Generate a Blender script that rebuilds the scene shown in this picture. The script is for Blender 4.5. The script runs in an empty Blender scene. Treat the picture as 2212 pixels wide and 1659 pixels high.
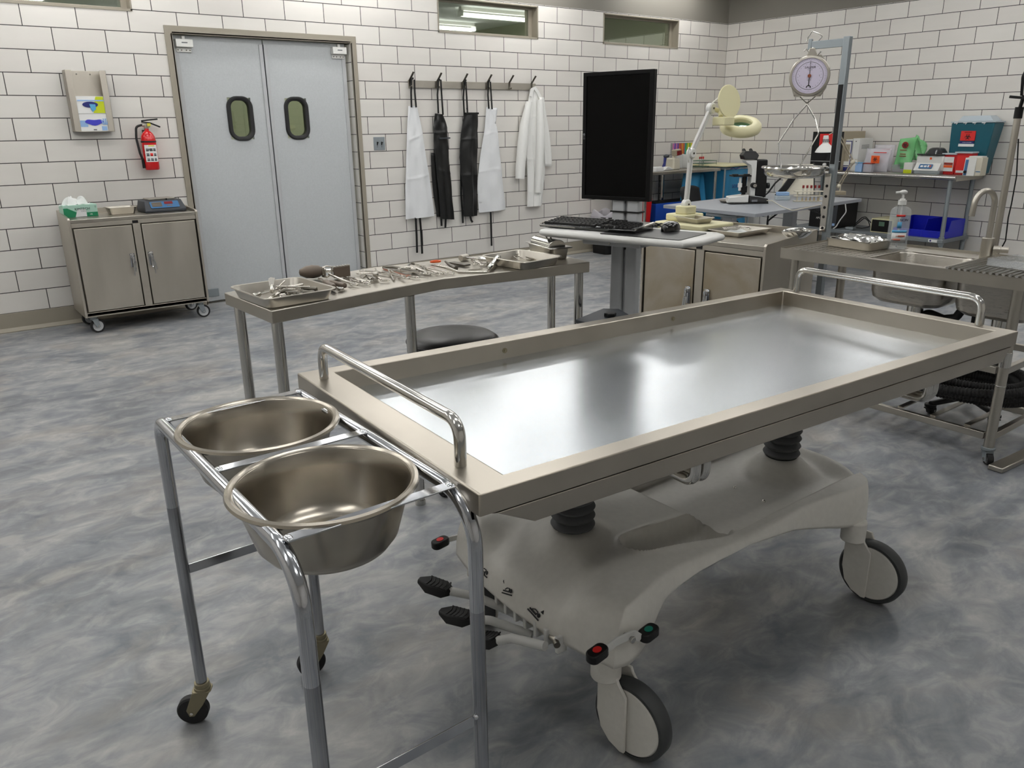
import bpy, bmesh, math, random
from math import sin, cos, pi, radians
from mathutils import Vector, Matrix, Euler
V = Vector
SC = bpy.context.scene
COL = SC.collection
# ---------------------------------------------------------------- camera
FPX = 1693.37
cr, cu, cf = V((0.79317415, -0.60887353, -0.01215702)), V((0.1998102, 0.24132987, 0.94965034)), V((0.57528311, 0.7556672, -0.31307576))
CAM = V((-8.61854, -6.79567, 1.4176))
cam_d = bpy.data.cameras.new('camera')
cam_d.sensor_width = 36; cam_d.lens = 36 * FPX / 2212; cam_d.clip_start = .05
cam = bpy.data.objects.new('camera', cam_d); COL.objects.link(cam)
cam.matrix_world = Matrix(((cr.x, cu.x, -cf.x, CAM.x), (cr.y, cu.y, -cf.y, CAM.y), (cr.z, cu.z, -cf.z, CAM.z), (0, 0, 0, 1)))
SC.camera = cam
SC.view_settings.view_transform = 'Standard'; SC.view_settings.look = 'None'
SC.view_settings.gamma = 1; SC.view_settings.use_curve_mapping = False
SC.view_settings.exposure = EXPOSURE = 0.12
SC.cycles.use_denoising = True
SC.cycles.max_bounces = 8; SC.cycles.diffuse_bounces = 4; SC.cycles.glossy_bounces = 4
SC.cycles.transmission_bounces = 8; SC.cycles.transparent_max_bounces = 12
SC.cycles.sample_clamp_indirect = 6; SC.cycles.caustics_reflective = False; SC.cycles.caustics_refractive = False
wd = bpy.data.worlds.new('world'); SC.world = wd; wd.use_nodes = True
wd.node_tree.nodes['Background'].inputs[0].default_value = (.8, .85, .9, 1)
wd.node_tree.nodes['Background'].inputs[1].default_value = .05
LAMP = 16.0          # ceiling strip emission
LAMP_COL = (1.0, .985, .96)

def at(x, y, axis, val):
    "the point of a measured plane that shows at pixel x, y"
    d = cf + cr * ((x - 1106) / FPX) - cu * ((y - 829.5) / FPX)
    t = (val - CAM[axis]) / d[axis]
    return CAM + d * t
# ---------------------------------------------------------------- materials
def lin(c):
    return tuple(((v / 255) / 12.92 if v / 255 <= .04045 else ((v / 255 + .055) / 1.055) ** 2.4) for v in c) + (1,)
M = {}
def mat(name, rgb, rough=.5, metal=0, **k):
    m = bpy.data.materials.new(name); m.use_nodes = True
    nt = m.node_tree; b = nt.nodes['Principled BSDF']
    b.inputs['Base Color'].default_value = lin(rgb)
    b.inputs['Roughness'].default_value = rough
    b.inputs['Metallic'].default_value = metal
    for kk, v in k.items():
        if kk == 'coat': b.inputs['Coat Weight'].default_value = v
        elif kk == 'trans': b.inputs['Transmission Weight'].default_value = v
        elif kk == 'ior': b.inputs['IOR'].default_value = v
        elif kk == 'alpha': b.inputs['Alpha'].default_value = v
        elif kk == 'spec': b.inputs['Specular IOR Level'].default_value = v
        elif kk == 'emit':
            b.inputs['Emission Color'].default_value = lin(rgb); b.inputs['Emission Strength'].default_value = v
    M[name] = m
    return m
def nd(m, t, **k):
    n = m.node_tree.nodes.new(t)
    for a, v in k.items(): setattr(n, a, v)
    return n
def lk(m, a, b): m.node_tree.links.new(a, b)
def noise_on(m, scale=(1, 1, 1), nscale=5, detail=4, lo=None, hi=None, rough=None, bump=0, bdist=.002, dist=0):
    "colour between lo and hi, roughness between rough[0..1], bump, all from one object-space noise"
    b = m.node_tree.nodes['Principled BSDF']
    tc = nd(m, 'ShaderNodeTexCoord'); mp = nd(m, 'ShaderNodeMapping'); mp.inputs['Scale'].default_value = scale
    nz = nd(m, 'ShaderNodeTexNoise'); nz.inputs['Scale'].default_value = nscale; nz.inputs['Detail'].default_value = detail
    nz.inputs['Distortion'].default_value = dist
    lk(m, tc.outputs['Object'], mp.inputs[0]); lk(m, mp.outputs[0], nz.inputs['Vector'])
    if lo:
        r = nd(m, 'ShaderNodeValToRGB'); r.color_ramp.elements[0].position = .3; r.color_ramp.elements[1].position = .7
        r.color_ramp.elements[0].color = lin(lo); r.color_ramp.elements[1].color = lin(hi)
        lk(m, nz.outputs[0], r.inputs[0]); lk(m, r.outputs[0], b.inputs['Base Color'])
    if rough:
        q = nd(m, 'ShaderNodeMapRange'); q.inputs[1].default_value = .3; q.inputs[2].default_value = .7
        q.inputs[3].default_value = rough[0]; q.inputs[4].default_value = rough[1]
        lk(m, nz.outputs[0], q.inputs[0]); lk(m, q.outputs[0], b.inputs['Roughness'])
    if bump:
        bp = nd(m, 'ShaderNodeBump'); bp.inputs['Strength'].default_value = bump; bp.inputs['Distance'].default_value = bdist
        lk(m, nz.outputs[0], bp.inputs['Height']); lk(m, bp.outputs[0], b.inputs['Normal'])
    return m
# metals
noise_on(mat('steel_satin', (184, 179, 169), .32, 1), (1, 1, 1), 6, 4, (179, 174, 164), (189, 184, 174), (.28, .38))
noise_on(mat('steel_brushed', (188, 183, 174), .3, 1), (1, 1, 40), 30, 3, (182, 177, 168), (196, 191, 182), (.26, .38))
noise_on(mat('steel_tray', (222, 228, 234), .25, 1), (1, 1, 1), 3, 4, (208, 213, 217), (216, 221, 225), dist=.8)
noise_on(mat('steel_rim', (184, 177, 165), .3, 1), (1, 1, 1), 5, 4, (178, 171, 159), (190, 183, 171), (.28, .38), dist=.4)
noise_on(mat('steel_cabinet', (190, 184, 173), .42, 1), (3, 3, .6), 3, 4, (186, 180, 169), (195, 189, 178), (.38, .46))
noise_on(mat('steel_stained', (190, 184, 172), .42, 1), (2, 2, 1.4), 2.6, 5, (174, 161, 138), (196, 190, 179), (.38, .46), dist=1.0)
mat('steel_polished', (205, 203, 198), .12, 1)
noise_on(mat('steel_basin', (176, 169, 157), .26, 1), (1, 1, 4), 5, 3, (172, 165, 153), (180, 173, 161))
mat('chrome', (196, 198, 202), .1, 1)
noise_on(mat('chrome_worn', (168, 170, 174), .2, 1), (1, 1, .2), 30, 4, (148, 150, 154), (184, 186, 190), (.12, .26))
mat('instrument_steel', (190, 186, 178), .22, 1)
mat('dark_steel', (110, 106, 98), .35, 1)
mat('brass_dull', (150, 142, 118), .5, .8)
mat('galvanised', (150, 158, 162), .45, .6)
# plastics, paints
noise_on(mat('base_plastic', (224, 221, 213), .42), (1, 1, 1), 60, 3, (221, 218, 210), (227, 224, 216), bump=.05, bdist=.0006)
mat('white_plastic', (226, 226, 222), .35); mat('grey_plastic', (186, 188, 190), .4); mat('white_paint', (214, 214, 210), .35)
mat('black_plastic', (14, 14, 15), .42, spec=.35); mat('black_gloss', (9, 9, 10), .1, coat=.5); mat('bezel_black', (8, 8, 9), .4, spec=.2); mat('screen_black', (2, 2, 2), .18, spec=.12)
mat('black_rubber', (24, 24, 25), .6); mat('bellows_grey', (84, 86, 88), .65); mat('tyre_grey', (60, 62, 62), .55)
mat('charcoal', (52, 56, 62), .5); mat('blue_panel', (52, 104, 150), .4); mat('red_display', (120, 20, 24), .3)
mat('vinyl_black', (18, 18, 19), .36); mat('fabric_black', (24, 25, 27), .9)
mat('cream', (226, 220, 178), .42); mat('beige', (212, 206, 188), .5); mat('beige_dark', (158, 148, 128), .5)
mat('red_plastic', (196, 22, 26), .35); mat('red_paint', (200, 14, 20), .22, coat=.4); mat('red_bright', (214, 34, 30), .5)
mat('orange', (232, 92, 26), .5); mat('teal', (4, 84, 100), .38); mat('teal_dot', (10, 130, 112), .45)
mat('blue_bin', (18, 32, 186), .38); mat('blue_bin2', (16, 70, 170), .38); mat('pale_blue', (150, 184, 226), .3); mat('sky_blue', (88, 168, 214), .4)
mat('grey_table', (150, 154, 160), .42); mat('grey_paint', (128, 124, 116), .7); mat('taupe', (152, 145, 131), .45)
noise_on(mat('door_grey', (190, 194, 196), .5), (1, 1, 1), 90, 2, (187, 191, 193), (193, 197, 199))
mat('paper', (236, 236, 234), .8); mat('label_white', (238, 238, 236), .6); mat('ink', (20, 20, 22), .6); mat('ink_grey', (110, 112, 116), .6)
mat('green_box', (18, 128, 84), .5); mat('mint', (176, 214, 196), .5); mat('lime', (196, 208, 20), .5); mat('violet', (60, 60, 190), .5)
mat('lilac_dial', (222, 214, 234), .35); mat('copper', (150, 90, 66), .4, .6); mat('brown_red', (140, 40, 28), .5); mat('navy', (24, 34, 110), .5)
mat('skin_print', (216, 130, 110), .6); mat('wood_dark', (112, 99, 86), .5); mat('amber', (200, 170, 100), .3); mat('tube_cap', (130, 30, 30), .5)
mat('green_rack', (90, 120, 100), .5); mat('shelf_grey', (120, 126, 130), .5); mat('ceiling_white', (243, 245, 247), .8); mat('corridor_wall', (205, 208, 190), .8)
for n, c in (('pen_pink', (200, 120, 170)), ('pen_purple', (120, 90, 180)), ('pen_red', (190, 90, 70)), ('pen_teal', (40, 150, 150)), ('pen_green', (120, 180, 70)), ('pen_yellow', (226, 214, 70)), ('pen_orange', (226, 150, 50))): mat(n, c, .5)
def cloth(n, rgb, r=.7, b=.35):
    noise_on(mat(n, rgb, r), (1, 1, .35), 26, 5, bump=b, bdist=.004)
cloth('apron_white', (234, 236, 238), .5); cloth('apron_black', (17, 18, 18), .34); cloth('coat_white', (240, 240, 237), .85); cloth('tissue', (240, 242, 240), .9)
def glassy(name, rgb, alpha, rough=.05):
    m = bpy.data.materials.new(name); m.use_nodes = True; nt = m.node_tree; nt.nodes.clear()
    o = nd(m, 'ShaderNodeOutputMaterial'); mx = nd(m, 'ShaderNodeMixShader'); t = nd(m, 'ShaderNodeBsdfTransparent'); g = nd(m, 'ShaderNodeBsdfPrincipled')
    g.inputs['Base Color'].default_value = lin(rgb); g.inputs['Roughness'].default_value = rough
    t.inputs[0].default_value = (1, 1, 1, 1)
    mx.inputs[0].default_value = alpha
    lk(m, t.outputs[0], mx.inputs[1]); lk(m, g.outputs[0], mx.inputs[2]); lk(m, mx.outputs[0], o.inputs[0]); M[name] = m
    return m
glassy('clear_plastic', (228, 232, 234), .24); glassy('soap_liquid', (214, 226, 230), .14); glassy('green_film', (130, 214, 140), .72, .15)
glassy('bag_film', (225, 222, 230), .45, .12); glassy('blue_film', (60, 150, 200), .8, .2); glassy('smoke_lid', (50, 52, 54), .85); glassy('frost_lid', (205, 218, 226), .75, .2)
def pane(name, rgb, refl, tint):
    m = bpy.data.materials.new(name); m.use_nodes = True; nt = m.node_tree; nt.nodes.clear()
    o = nd(m, 'ShaderNodeOutputMaterial'); mx = nd(m, 'ShaderNodeMixShader'); t = nd(m, 'ShaderNodeBsdfTransparent'); g = nd(m, 'ShaderNodeBsdfGlossy')
    g.inputs['Roughness'].default_value = .02; g.inputs[0].default_value = lin(rgb); t.inputs[0].default_value = lin(tint); mx.inputs[0].default_value = refl
    lk(m, t.outputs[0], mx.inputs[1]); lk(m, g.outputs[0], mx.inputs[2]); lk(m, mx.outputs[0], o.inputs[0]); M[name] = m
pane('window_glass', (240, 245, 235), .38, (190, 196, 182)); pane('door_glass', (240, 240, 240), .07, (235, 238, 226)); pane('lens_glass', (200, 230, 225), .35, (190, 225, 215))
def emis(name, rgb, s):
    m = bpy.data.materials.new(name); m.use_nodes = True; nt = m.node_tree; nt.nodes.clear()
    o = nd(m, 'ShaderNodeOutputMaterial'); e = nd(m, 'ShaderNodeEmission'); e.inputs[0].default_value = rgb + (1,); e.inputs[1].default_value = s
    lk(m, e.outputs[0], o.inputs[0]); M[name] = m
emis('lamp_diffuser', LAMP_COL, LAMP)
emis('corridor_lamp', (.97, 1, .88), 15)
# tiles
def tiles(name, axis, shift):
    m = mat(name, (214, 210, 203), .3); b = m.node_tree.nodes['Principled BSDF']
    tc = nd(m, 'ShaderNodeTexCoord'); sp = nd(m, 'ShaderNodeSeparateXYZ'); cb = nd(m, 'ShaderNodeCombineXYZ')
    lk(m, tc.outputs['Object'], sp.inputs[0])
    a1 = nd(m, 'ShaderNodeMath', operation='ADD'); a1.inputs[1].default_value = shift
    a2 = nd(m, 'ShaderNodeMath', operation='ADD'); a2.inputs[1].default_value = -.138 + .1524 * 20
    mu = nd(m, 'ShaderNodeMath', operation='MULTIPLY'); mu.inputs[1].default_value = 1 if axis == 'X' else -1
    lk(m, sp.outputs[axis], mu.inputs[0]); lk(m, mu.outputs[0], a1.inputs[0]); lk(m, sp.outputs['Z'], a2.inputs[0])
    lk(m, a1.outputs[0], cb.inputs[0]); lk(m, a2.outputs[0], cb.inputs[1])
    br = nd(m, 'ShaderNodeTexBrick'); lk(m, cb.outputs[0], br.inputs[0])
    br.offset = .5; br.offset_frequency = 2; br.squash = 1
    for k, v in (('Scale', 1), ('Mortar Size', .0034), ('Mortar Smooth', .3), ('Bias', 0), ('Brick Width', .34931), ('Row Height', .1524)): br.inputs[k].default_value = v
    br.inputs['Color1'].default_value = lin((231, 228, 222)); br.inputs['Color2'].default_value = lin((223, 219, 213)); br.inputs['Mortar'].default_value = lin((46, 43, 42))
    nz = nd(m, 'ShaderNodeTexNoise'); nz.inputs['Scale'].default_value = 1.7; nz.inputs['Detail'].default_value = 4
    mp = nd(m, 'ShaderNodeMapping'); mp.inputs['Scale'].default_value = (1, 1, 5); lk(m, tc.outputs['Object'], mp.inputs[0]); lk(m, mp.outputs[0], nz.inputs['Vector'])
    mr = nd(m, 'ShaderNodeMapRange'); mr.inputs[1].default_value = .3; mr.inputs[2].default_value = .7; mr.inputs[3].default_value = .965; mr.inputs[4].default_value = 1.02
    lk(m, nz.outputs[0], mr.inputs[0])
    vm = nd(m, 'ShaderNodeVectorMath', operation='SCALE'); lk(m, br.outputs['Color'], vm.inputs[0]); lk(m, mr.outputs[0], vm.inputs['Scale']); lk(m, vm.outputs[0], b.inputs['Base Color'])
    iv = nd(m, 'ShaderNodeMath', operation='SUBTRACT'); iv.inputs[0].default_value = 1; lk(m, br.outputs['Fac'], iv.inputs[1])
    bp = nd(m, 'ShaderNodeBump'); bp.inputs['Strength'].default_value = .6; bp.inputs['Distance'].default_value = .003
    lk(m, iv.outputs[0], bp.inputs['Height']); lk(m, bp.outputs[0], b.inputs['Normal'])
tiles('tile_back', 'X', .34931 * 40)
tiles('tile_right', 'Y', .34931 * 40.5)
def floor_mat():
    m = mat('floor_marble', (140, 145, 150), .34); b = m.node_tree.nodes['Principled BSDF']
    tc = nd(m, 'ShaderNodeTexCoord')
    def nz(scale, sx, sy, rot, det, dist, w=0):
        mp = nd(m, 'ShaderNodeMapping'); mp.inputs['Scale'].default_value = (sx, sy, 1); mp.inputs['Rotation'].default_value = (0, 0, rot); mp.inputs['Location'].default_value = (w, w * .7, 0)
        n = nd(m, 'ShaderNodeTexNoise'); n.inputs['Scale'].default_value = scale; n.inputs['Detail'].default_value = det; n.inputs['Roughness'].default_value = .6; n.inputs['Distortion'].default_value = dist
        lk(m, tc.outputs['Object'], mp.inputs[0]); lk(m, mp.outputs[0], n.inputs['Vector']); return n.outputs[0]
    def ramp(inp, stops):
        r = nd(m, 'ShaderNodeValToRGB'); e = r.color_ramp.elements
        while len(e) > 1: e.remove(e[-1])
        e[0].position = stops[0][0]; e[0].color = stops[0][1]
        for p, c in stops[1:]:
            x = e.new(p); x.color = c
        lk(m, inp, r.inputs[0]); return r.outputs[0]
    def mix(f, a, bb):
        x = nd(m, 'ShaderNodeMix', data_type='RGBA'); lk(m, f, x.inputs[0]); lk(m, a, x.inputs[6]); lk(m, bb, x.inputs[7]); return x.outputs[2]
    base = ramp(nz(1.35, 1, 1.9, .35, 9, 1.0), ((.30, lin((88, 92, 100))), (.42, lin((114, 118, 124))), (.5, lin((138, 142, 147))), (.58, lin((160, 161, 161))), (.70, lin((188, 186, 180)))))
    warm = ramp(nz(.9, 1, 1.4, -.2, 6, .8, 7), ((0, lin((158, 150, 140))), (1, lin((172, 163, 150)))))
    f1 = ramp(nz(1.3, 1, 1.5, .6, 7, 1.5, 13), ((.52, (0, 0, 0, 1)), (.66, (.6, .6, .6, 1))))
    c = mix(f1, base, warm)
    blue = ramp(nz(3, 1, 1, 0, 3, 0, 3), ((0, lin((84, 94, 110))), (1, lin((98, 106, 120)))))
    f2 = ramp(nz(2.3, 1, 2, 1.1, 8, 1.3, 21), ((.53, (0, 0, 0, 1)), (.68, (.6, .6, .6, 1))))
    c = mix(f2, c, blue)
    veins = ramp(nz(7, 1, 1.5, .5, 12, .8, 31), ((.34, lin((96, 100, 107))), (.5, lin((138, 140, 142))), (.66, lin((192, 190, 185)))))
    hx = nd(m, 'ShaderNodeMix', data_type='RGBA'); hx.inputs[0].default_value = .42; lk(m, c, hx.inputs[6]); lk(m, veins, hx.inputs[7])
    lk(m, hx.outputs[2], b.inputs['Base Color'])
    mr = nd(m, 'ShaderNodeMapRange'); mr.inputs[3].default_value = .26; mr.inputs[4].default_value = .5
    lk(m, nz(4, 1, 1, 0, 5, .5, 41), mr.inputs[0]); lk(m, mr.outputs[0], b.inputs['Roughness'])
floor_mat()
# ---------------------------------------------------------------- mesh helpers
def R3(ax, a): return Matrix.Rotation(a, 4, ax)
def frame(o, x, y=None, z=None):
    "matrix with origin o, local x along x and local z near z"
    x = V(x).normalized(); z = V(z or (0, 0, 1)); y = z.cross(x).normalized(); z = x.cross(y)
    return Matrix(((x.x, y.x, z.x, o[0]), (x.y, y.y, z.y, o[1]), (x.z, y.z, z.z, o[2]), (0, 0, 0, 1)))
class MB:
    def __init__(s, xf=None): s.bm = bmesh.new(); s.xf = xf or Matrix()
    def _v(s, pts): return [s.bm.verts.new(s.xf @ V(p)) for p in pts]
    def _f(s, vs):
        try: return s.bm.faces.new(vs)
        except ValueError: return None
    def box(s, x0, x1, y0, y1, z0, z1):
        v = s._v([(x, y, z) for z in (z0, z1) for y in (y0, y1) for x in (x0, x1)])
        for f in ((0, 2, 3, 1), (4, 5, 7, 6), (0, 1, 5, 4), (2, 6, 7, 3), (0, 4, 6, 2), (1, 3, 7, 5)): s._f([v[i] for i in f])
        return s
    def frus(s, a, b, z0, z1):
        "two rectangles (x0,x1,y0,y1) joined"
        v = s._v([(x, y, z0) for y in a[2:] for x in a[:2]] + [(x, y, z1) for y in b[2:] for x in b[:2]])
        for f in ((0, 2, 3, 1), (4, 5, 7, 6), (0, 1, 5, 4), (2, 6, 7, 3), (0, 4, 6, 2), (1, 3, 7, 5)): s._f([v[i] for i in f])
        return s
    def loops(s, rings, cap0=True, cap1=True, close=True):
        vr = [s._v(r) for r in rings]; n = len(rings[0])
        for a, b in zip(vr, vr[1:]):
            for i in range(n if close else n - 1):
                j = (i + 1) % n; s._f([a[i], a[j], b[j], b[i]])
        if cap0: s._f(vr[0][::-1])
        if cap1: s._f(vr[-1])
        return s
    def prism(s, poly, z0, z1): return s.loops([[(x, y, z0) for x, y in poly], [(x, y, z1) for x, y in poly]])
    def cyl(s, p0, p1, r0, r1=None, n=20, cap=True):
        r1 = r0 if r1 is None else r1; p0, p1 = V(p0), V(p1); d = (p1 - p0).normalized()
        a = d.orthogonal().normalized(); b = d.cross(a)
        return s.loops([[p + (a * cos(2 * pi * i / n) + b * sin(2 * pi * i / n)) * r for i in range(n)] for p, r in ((p0, r0), (p1, r1))], cap, cap)
    def lathe(s, prof, c=(0, 0, 0), ax='Z', n=40, cap0=False, cap1=False, sy=1):
        c = V(c); rings = []
        for r, h in prof:
            ring = []
            for i in range(n):
                a = 2 * pi * i / n; x, y = r * cos(a), r * sin(a) * sy
                ring.append(c + (V((x, y, h)) if ax == 'Z' else V((h, x, y)) if ax == 'X' else V((y, h, x))))
            rings.append(ring)
        return s.loops(rings, cap0, cap1)
    def tube(s, pts, r, n=12, bend=0, closed=False, k=6, cap=True, flat=None):
        pts = [V(p) for p in pts]
        if bend:
            out = [pts[0]]
            for i in range(1, len(pts) - 1):
                a, b, c = pts[i - 1], pts[i], pts[i + 1]; u, w = (a - b), (c - b)
                th = u.angle(w, pi)
                if th > pi - .05: out.append(b); continue
                t = min(bend / math.tan(th / 2), u.length * .49, w.length * .49)
                p, q = b + u.normalized() * t, b + w.normalized() * t
                for j in range(k + 1):
                    f = j / k; out.append(p * (1 - f) ** 2 + b * 2 * f * (1 - f) + q * f * f)
            out.append(pts[-1]); pts = out
        m = len(pts); rings = []; up = None
        for i in range(m):
            t = (pts[(i + 1) % m] - pts[i - 1]) if closed else (pts[min(i + 1, m - 1)] - pts[max(i - 1, 0)])
            t.normalize()
            if up is None: up = t.orthogonal().normalized() if flat is None else V(flat)
            up = (up - t * up.dot(t)).normalized(); sd = t.cross(up)
            rr = r[i] if isinstance(r, (list, tuple)) and len(r) == m and not flat else r
            if flat is not None:
                w, h = r; rings.append([pts[i] + sd * w + up * h, pts[i] - sd * w + up * h, pts[i] - sd * w - up * h, pts[i] + sd * w - up * h])
            else: rings.append([pts[i] + (up * cos(2 * pi * j / n) + sd * sin(2 * pi * j / n)) * rr for j in range(n)])
        if closed: rings.append(rings[0])
        return s.loops(rings, cap and not closed, cap and not closed)
    def ball(s, c, r, n=16, sc=(1, 1, 1)):
        bmesh.ops.create_uvsphere(s.bm, u_segments=n, v_segments=max(6, n // 2), radius=r, matrix=s.xf @ Matrix.Translation(c) @ Matrix.Diagonal((*sc, 1))); return s
    def rbox(s, x0, x1, y0, y1, z0, z1, r, k=5, taper=0):
        def ring(z, e):
            o = []
            for cx, cy, a0 in ((x1 - r, y1 - r, 0), (x0 + r, y1 - r, 1), (x0 + r, y0 + r, 2), (x1 - r, y0 + r, 3)):
                for j in range(k + 1):
                    a = (a0 + j / k) * pi / 2
                    px, py = cx + r * cos(a), cy + r * sin(a)
                    mx, my = (x0 + x1) / 2, (y0 + y1) / 2
                    o.append((px - e * (1 if px > mx else -1), py - e * (1 if py > my else -1), z))
            return o
        return s.loops([ring(z0, taper), ring(z1, 0)])
    def grid(s, fn, nu, nv, closeu=False):
        v = [[s.bm.verts.new(s.xf @ V(fn(i / nu, j / nv))) for j in range(nv + 1)] for i in range(nu + (0 if closeu else 1))]
        for i in range(nu):
            for j in range(nv):
                a = v[i]; b = v[(i + 1) % len(v)]; s._f([a[j], b[j], b[j + 1], a[j + 1]])
        return s
    def wall(s, x0, x1, z0, z1, y0, y1, holes):
        xs = sorted({x0, x1, *[h[0] for h in holes], *[h[1] for h in holes]}); zs = sorted({z0, z1, *[h[2] for h in holes], *[h[3] for h in holes]})
        for a, b in zip(xs, xs[1:]):
            for c, d in zip(zs, zs[1:]):
                if not any(h[0] <= a and b <= h[1] and h[2] <= c and d <= h[3] for h in holes): s.box(a, b, y0, y1, c, d)
        bmesh.ops.remove_doubles(s.bm, verts=s.bm.verts, dist=1e-5)
        seen = {}
        for f in s.bm.faces: seen.setdefault(tuple(sorted(v.index for v in f.verts)) if False else tuple(sorted(tuple(round(c, 4) for c in v.co) for v in f.verts)), []).append(f)
        bmesh.ops.delete(s.bm, geom=[f for l in seen.values() if len(l) > 1 for f in l], context='FACES_ONLY')
        return s
    def build(s, name, m, parent=None, bevel=0, seg=2, smooth=True, sub=0, world=True, solid=0, label=None):
        bm = s.bm
        bmesh.ops.recalc_face_normals(bm, faces=bm.faces)
        if world and parent is not None:
            p = parent; mt = Matrix(); ch = []
            while p is not None: ch.append(p.matrix_basis.copy()); p = p.parent
            for q in reversed(ch): mt = mt @ q
            bm.transform(mt.inverted())
        me = bpy.data.meshes.new(name); bm.to_mesh(me); bm.free()
        me.materials.append(M[m] if isinstance(m, str) else m)
        if smooth:
            me.shade_smooth(); me.set_sharp_from_angle(angle=radians(38))
        o = bpy.data.objects.new(name, me); COL.objects.link(o); o.parent = parent
        if solid:
            q = o.modifiers.new('solidify', 'SOLIDIFY'); q.thickness = solid; q.offset = 0
        if bevel:
            b = o.modifiers.new('bevel', 'BEVEL'); b.width = bevel; b.segments = seg; b.limit_method = 'ANGLE'; b.angle_limit = radians(40)
            b.harden_normals = False
        if sub:
            q = o.modifiers.new('subdivision', 'SUBSURF'); q.levels = sub; q.render_levels = sub
        if label: o['label'] = label
        return o
def tag(o, label, cat, group=None, kind=None):
    if label: o['label'] = label
    if cat: o['category'] = cat
    if group: o['group'] = group
    if kind: o['kind'] = kind
    return o
def thing(name, label, cat, loc=(0, 0, 0), rz=0, group=None, mtx=None):
    o = bpy.data.objects.new(name, None); COL.objects.link(o); o.empty_display_size = .05
    if mtx: o.matrix_basis = mtx
    else: o.location = loc; o.rotation_euler = (0, 0, rz)
    o.matrix_basis = mtx if mtx else Matrix.Translation(loc) @ R3('Z', rz)
    return tag(o, label, cat, group)
def struct(o): o['kind'] = 'structure'; return o
def text(body, size, m, parent, mt, name='lettering', ext=.0004, sx=1, world=True):
    cu_ = bpy.data.curves.new(name, 'FONT'); cu_.body = body; cu_.size = size; cu_.extrude = ext; cu_.align_x = 'CENTER'; cu_.align_y = 'CENTER'
    cu_.resolution_u = 3
    tmp = bpy.data.objects.new(name, cu_); COL.objects.link(tmp)
    me = bpy.data.meshes.new_from_object(tmp.evaluated_get(bpy.context.evaluated_depsgraph_get())).copy(); me.name = name
    bpy.data.objects.remove(tmp)
    me.materials.clear(); me.materials.append(M[m])
    o = bpy.data.objects.new(name, me); COL.objects.link(o); o.parent = parent
    mt = mt @ Matrix.Diagonal((sx, 1, 1, 1))
    if world and parent is not None:
        p = parent; ch = []; w = Matrix()
        while p is not None: ch.append(p.matrix_basis.copy()); p = p.parent
        for q in reversed(ch): w = w @ q
        mt = w.inverted() @ mt
    o.matrix_basis = mt
    return o
def face_mtx(o, n, up=(0, 0, 1)):
    "frame for flat lettering: x right, y up, z out along n"
    n = V(n).normalized(); up = V(up); x = up.cross(n).normalized(); y = n.cross(x)
    return Matrix(((x.x, y.x, n.x, o[0]), (x.y, y.y, n.y, o[1]), (x.z, y.z, n.z, o[2]), (0, 0, 0, 1)))
def copy_tree(o, parent=None):
    c = o.copy(); COL.objects.link(c)
    if parent is not None: c.parent = parent
    for ch in [x for x in bpy.data.objects if x.parent == o]: copy_tree(ch, c)
    return c
def biohazard(mt, r, m, parent, name='biohazard_symbol'):
    b = MB(mt)
    for k in range(3):
        a = pi / 2 + k * 2 * pi / 3; c = V((cos(a), sin(a), 0)) * r * .52
        pts = []
        for i in range(15):
            t = a + radians(32) + (2 * pi - radians(64)) * i / 14
            pts.append(c + V((cos(t), sin(t), .0005)) * r * .42)
        b.tube(pts, (r * .085, .0004), flat=(0, 0, 1))
    b.tube([V((cos(i * pi / 9), sin(i * pi / 9), .0005)) * r * .42 for i in range(18)], (r * .05, .0004), flat=(0, 0, 1), closed=True)
    return b.build(name, m, parent, smooth=False)
# ================================================================ SETTING
CEIL = 3.0
struct(MB().box(-11, .2, -10, .2, -.1, 0).build('floor', 'floor_marble', smooth=False))
cl = [(-8.2, -6.95, 2.262, 2.568), (-4.265, -3.052, 2.262, 2.568), (-2.132, -.91, 2.262, 2.568)]
DX0, DX1, DZ = -6.70, -5.19, 2.125
w = MB().wall(-11, 0, 0, 2.583, 0, .2, [(DX0, DX1, 0, DZ)] + cl).build('wall_back', 'tile_back', smooth=False); struct(w)
struct(MB().box(-11, 0, 0, .2, 2.583, CEIL).build('wall_back_upper', 'grey_paint', smooth=False))
struct(MB().box(0, .2, -10, .2, 0, 2.583).build('wall_right', 'tile_right', smooth=False))
struct(MB().box(0, .2, -10, .2, 2.583, CEIL).build('wall_right_upper', 'grey_paint', smooth=False))
struct(MB().box(-11.2, -11, -10, .2, 0, CEIL).build('wall_left', 'tile_right', smooth=False))
struct(MB().box(-11.2, .2, -10.2, -10, 0, CEIL).build('wall_front', 'tile_back', smooth=False))
struct(MB().box(-11.2, .2, -10.2, .2, CEIL, CEIL + .1).build('ceiling', 'ceiling_white', smooth=False))
for nm, a, b in (('baseboard_back', -11, -6.745), ('baseboard_back', -5.13, 0)):
    struct(MB().loops([[(x, 0, .138), (x, -.008, .138), (x, -.008, .03), (x, -.028, .006), (x, -.028, 0), (x, 0, 0)] for x in (a, b)]).build(nm, 'taupe', bevel=.002))
struct(MB().loops([[(0, y, .138), (-.008, y, .138), (-.008, y, .03), (-.028, y, .006), (-.028, y, 0), (0, y, 0)] for y in (0, -10)]).build('baseboard_right', 'taupe', bevel=.002))
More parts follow.
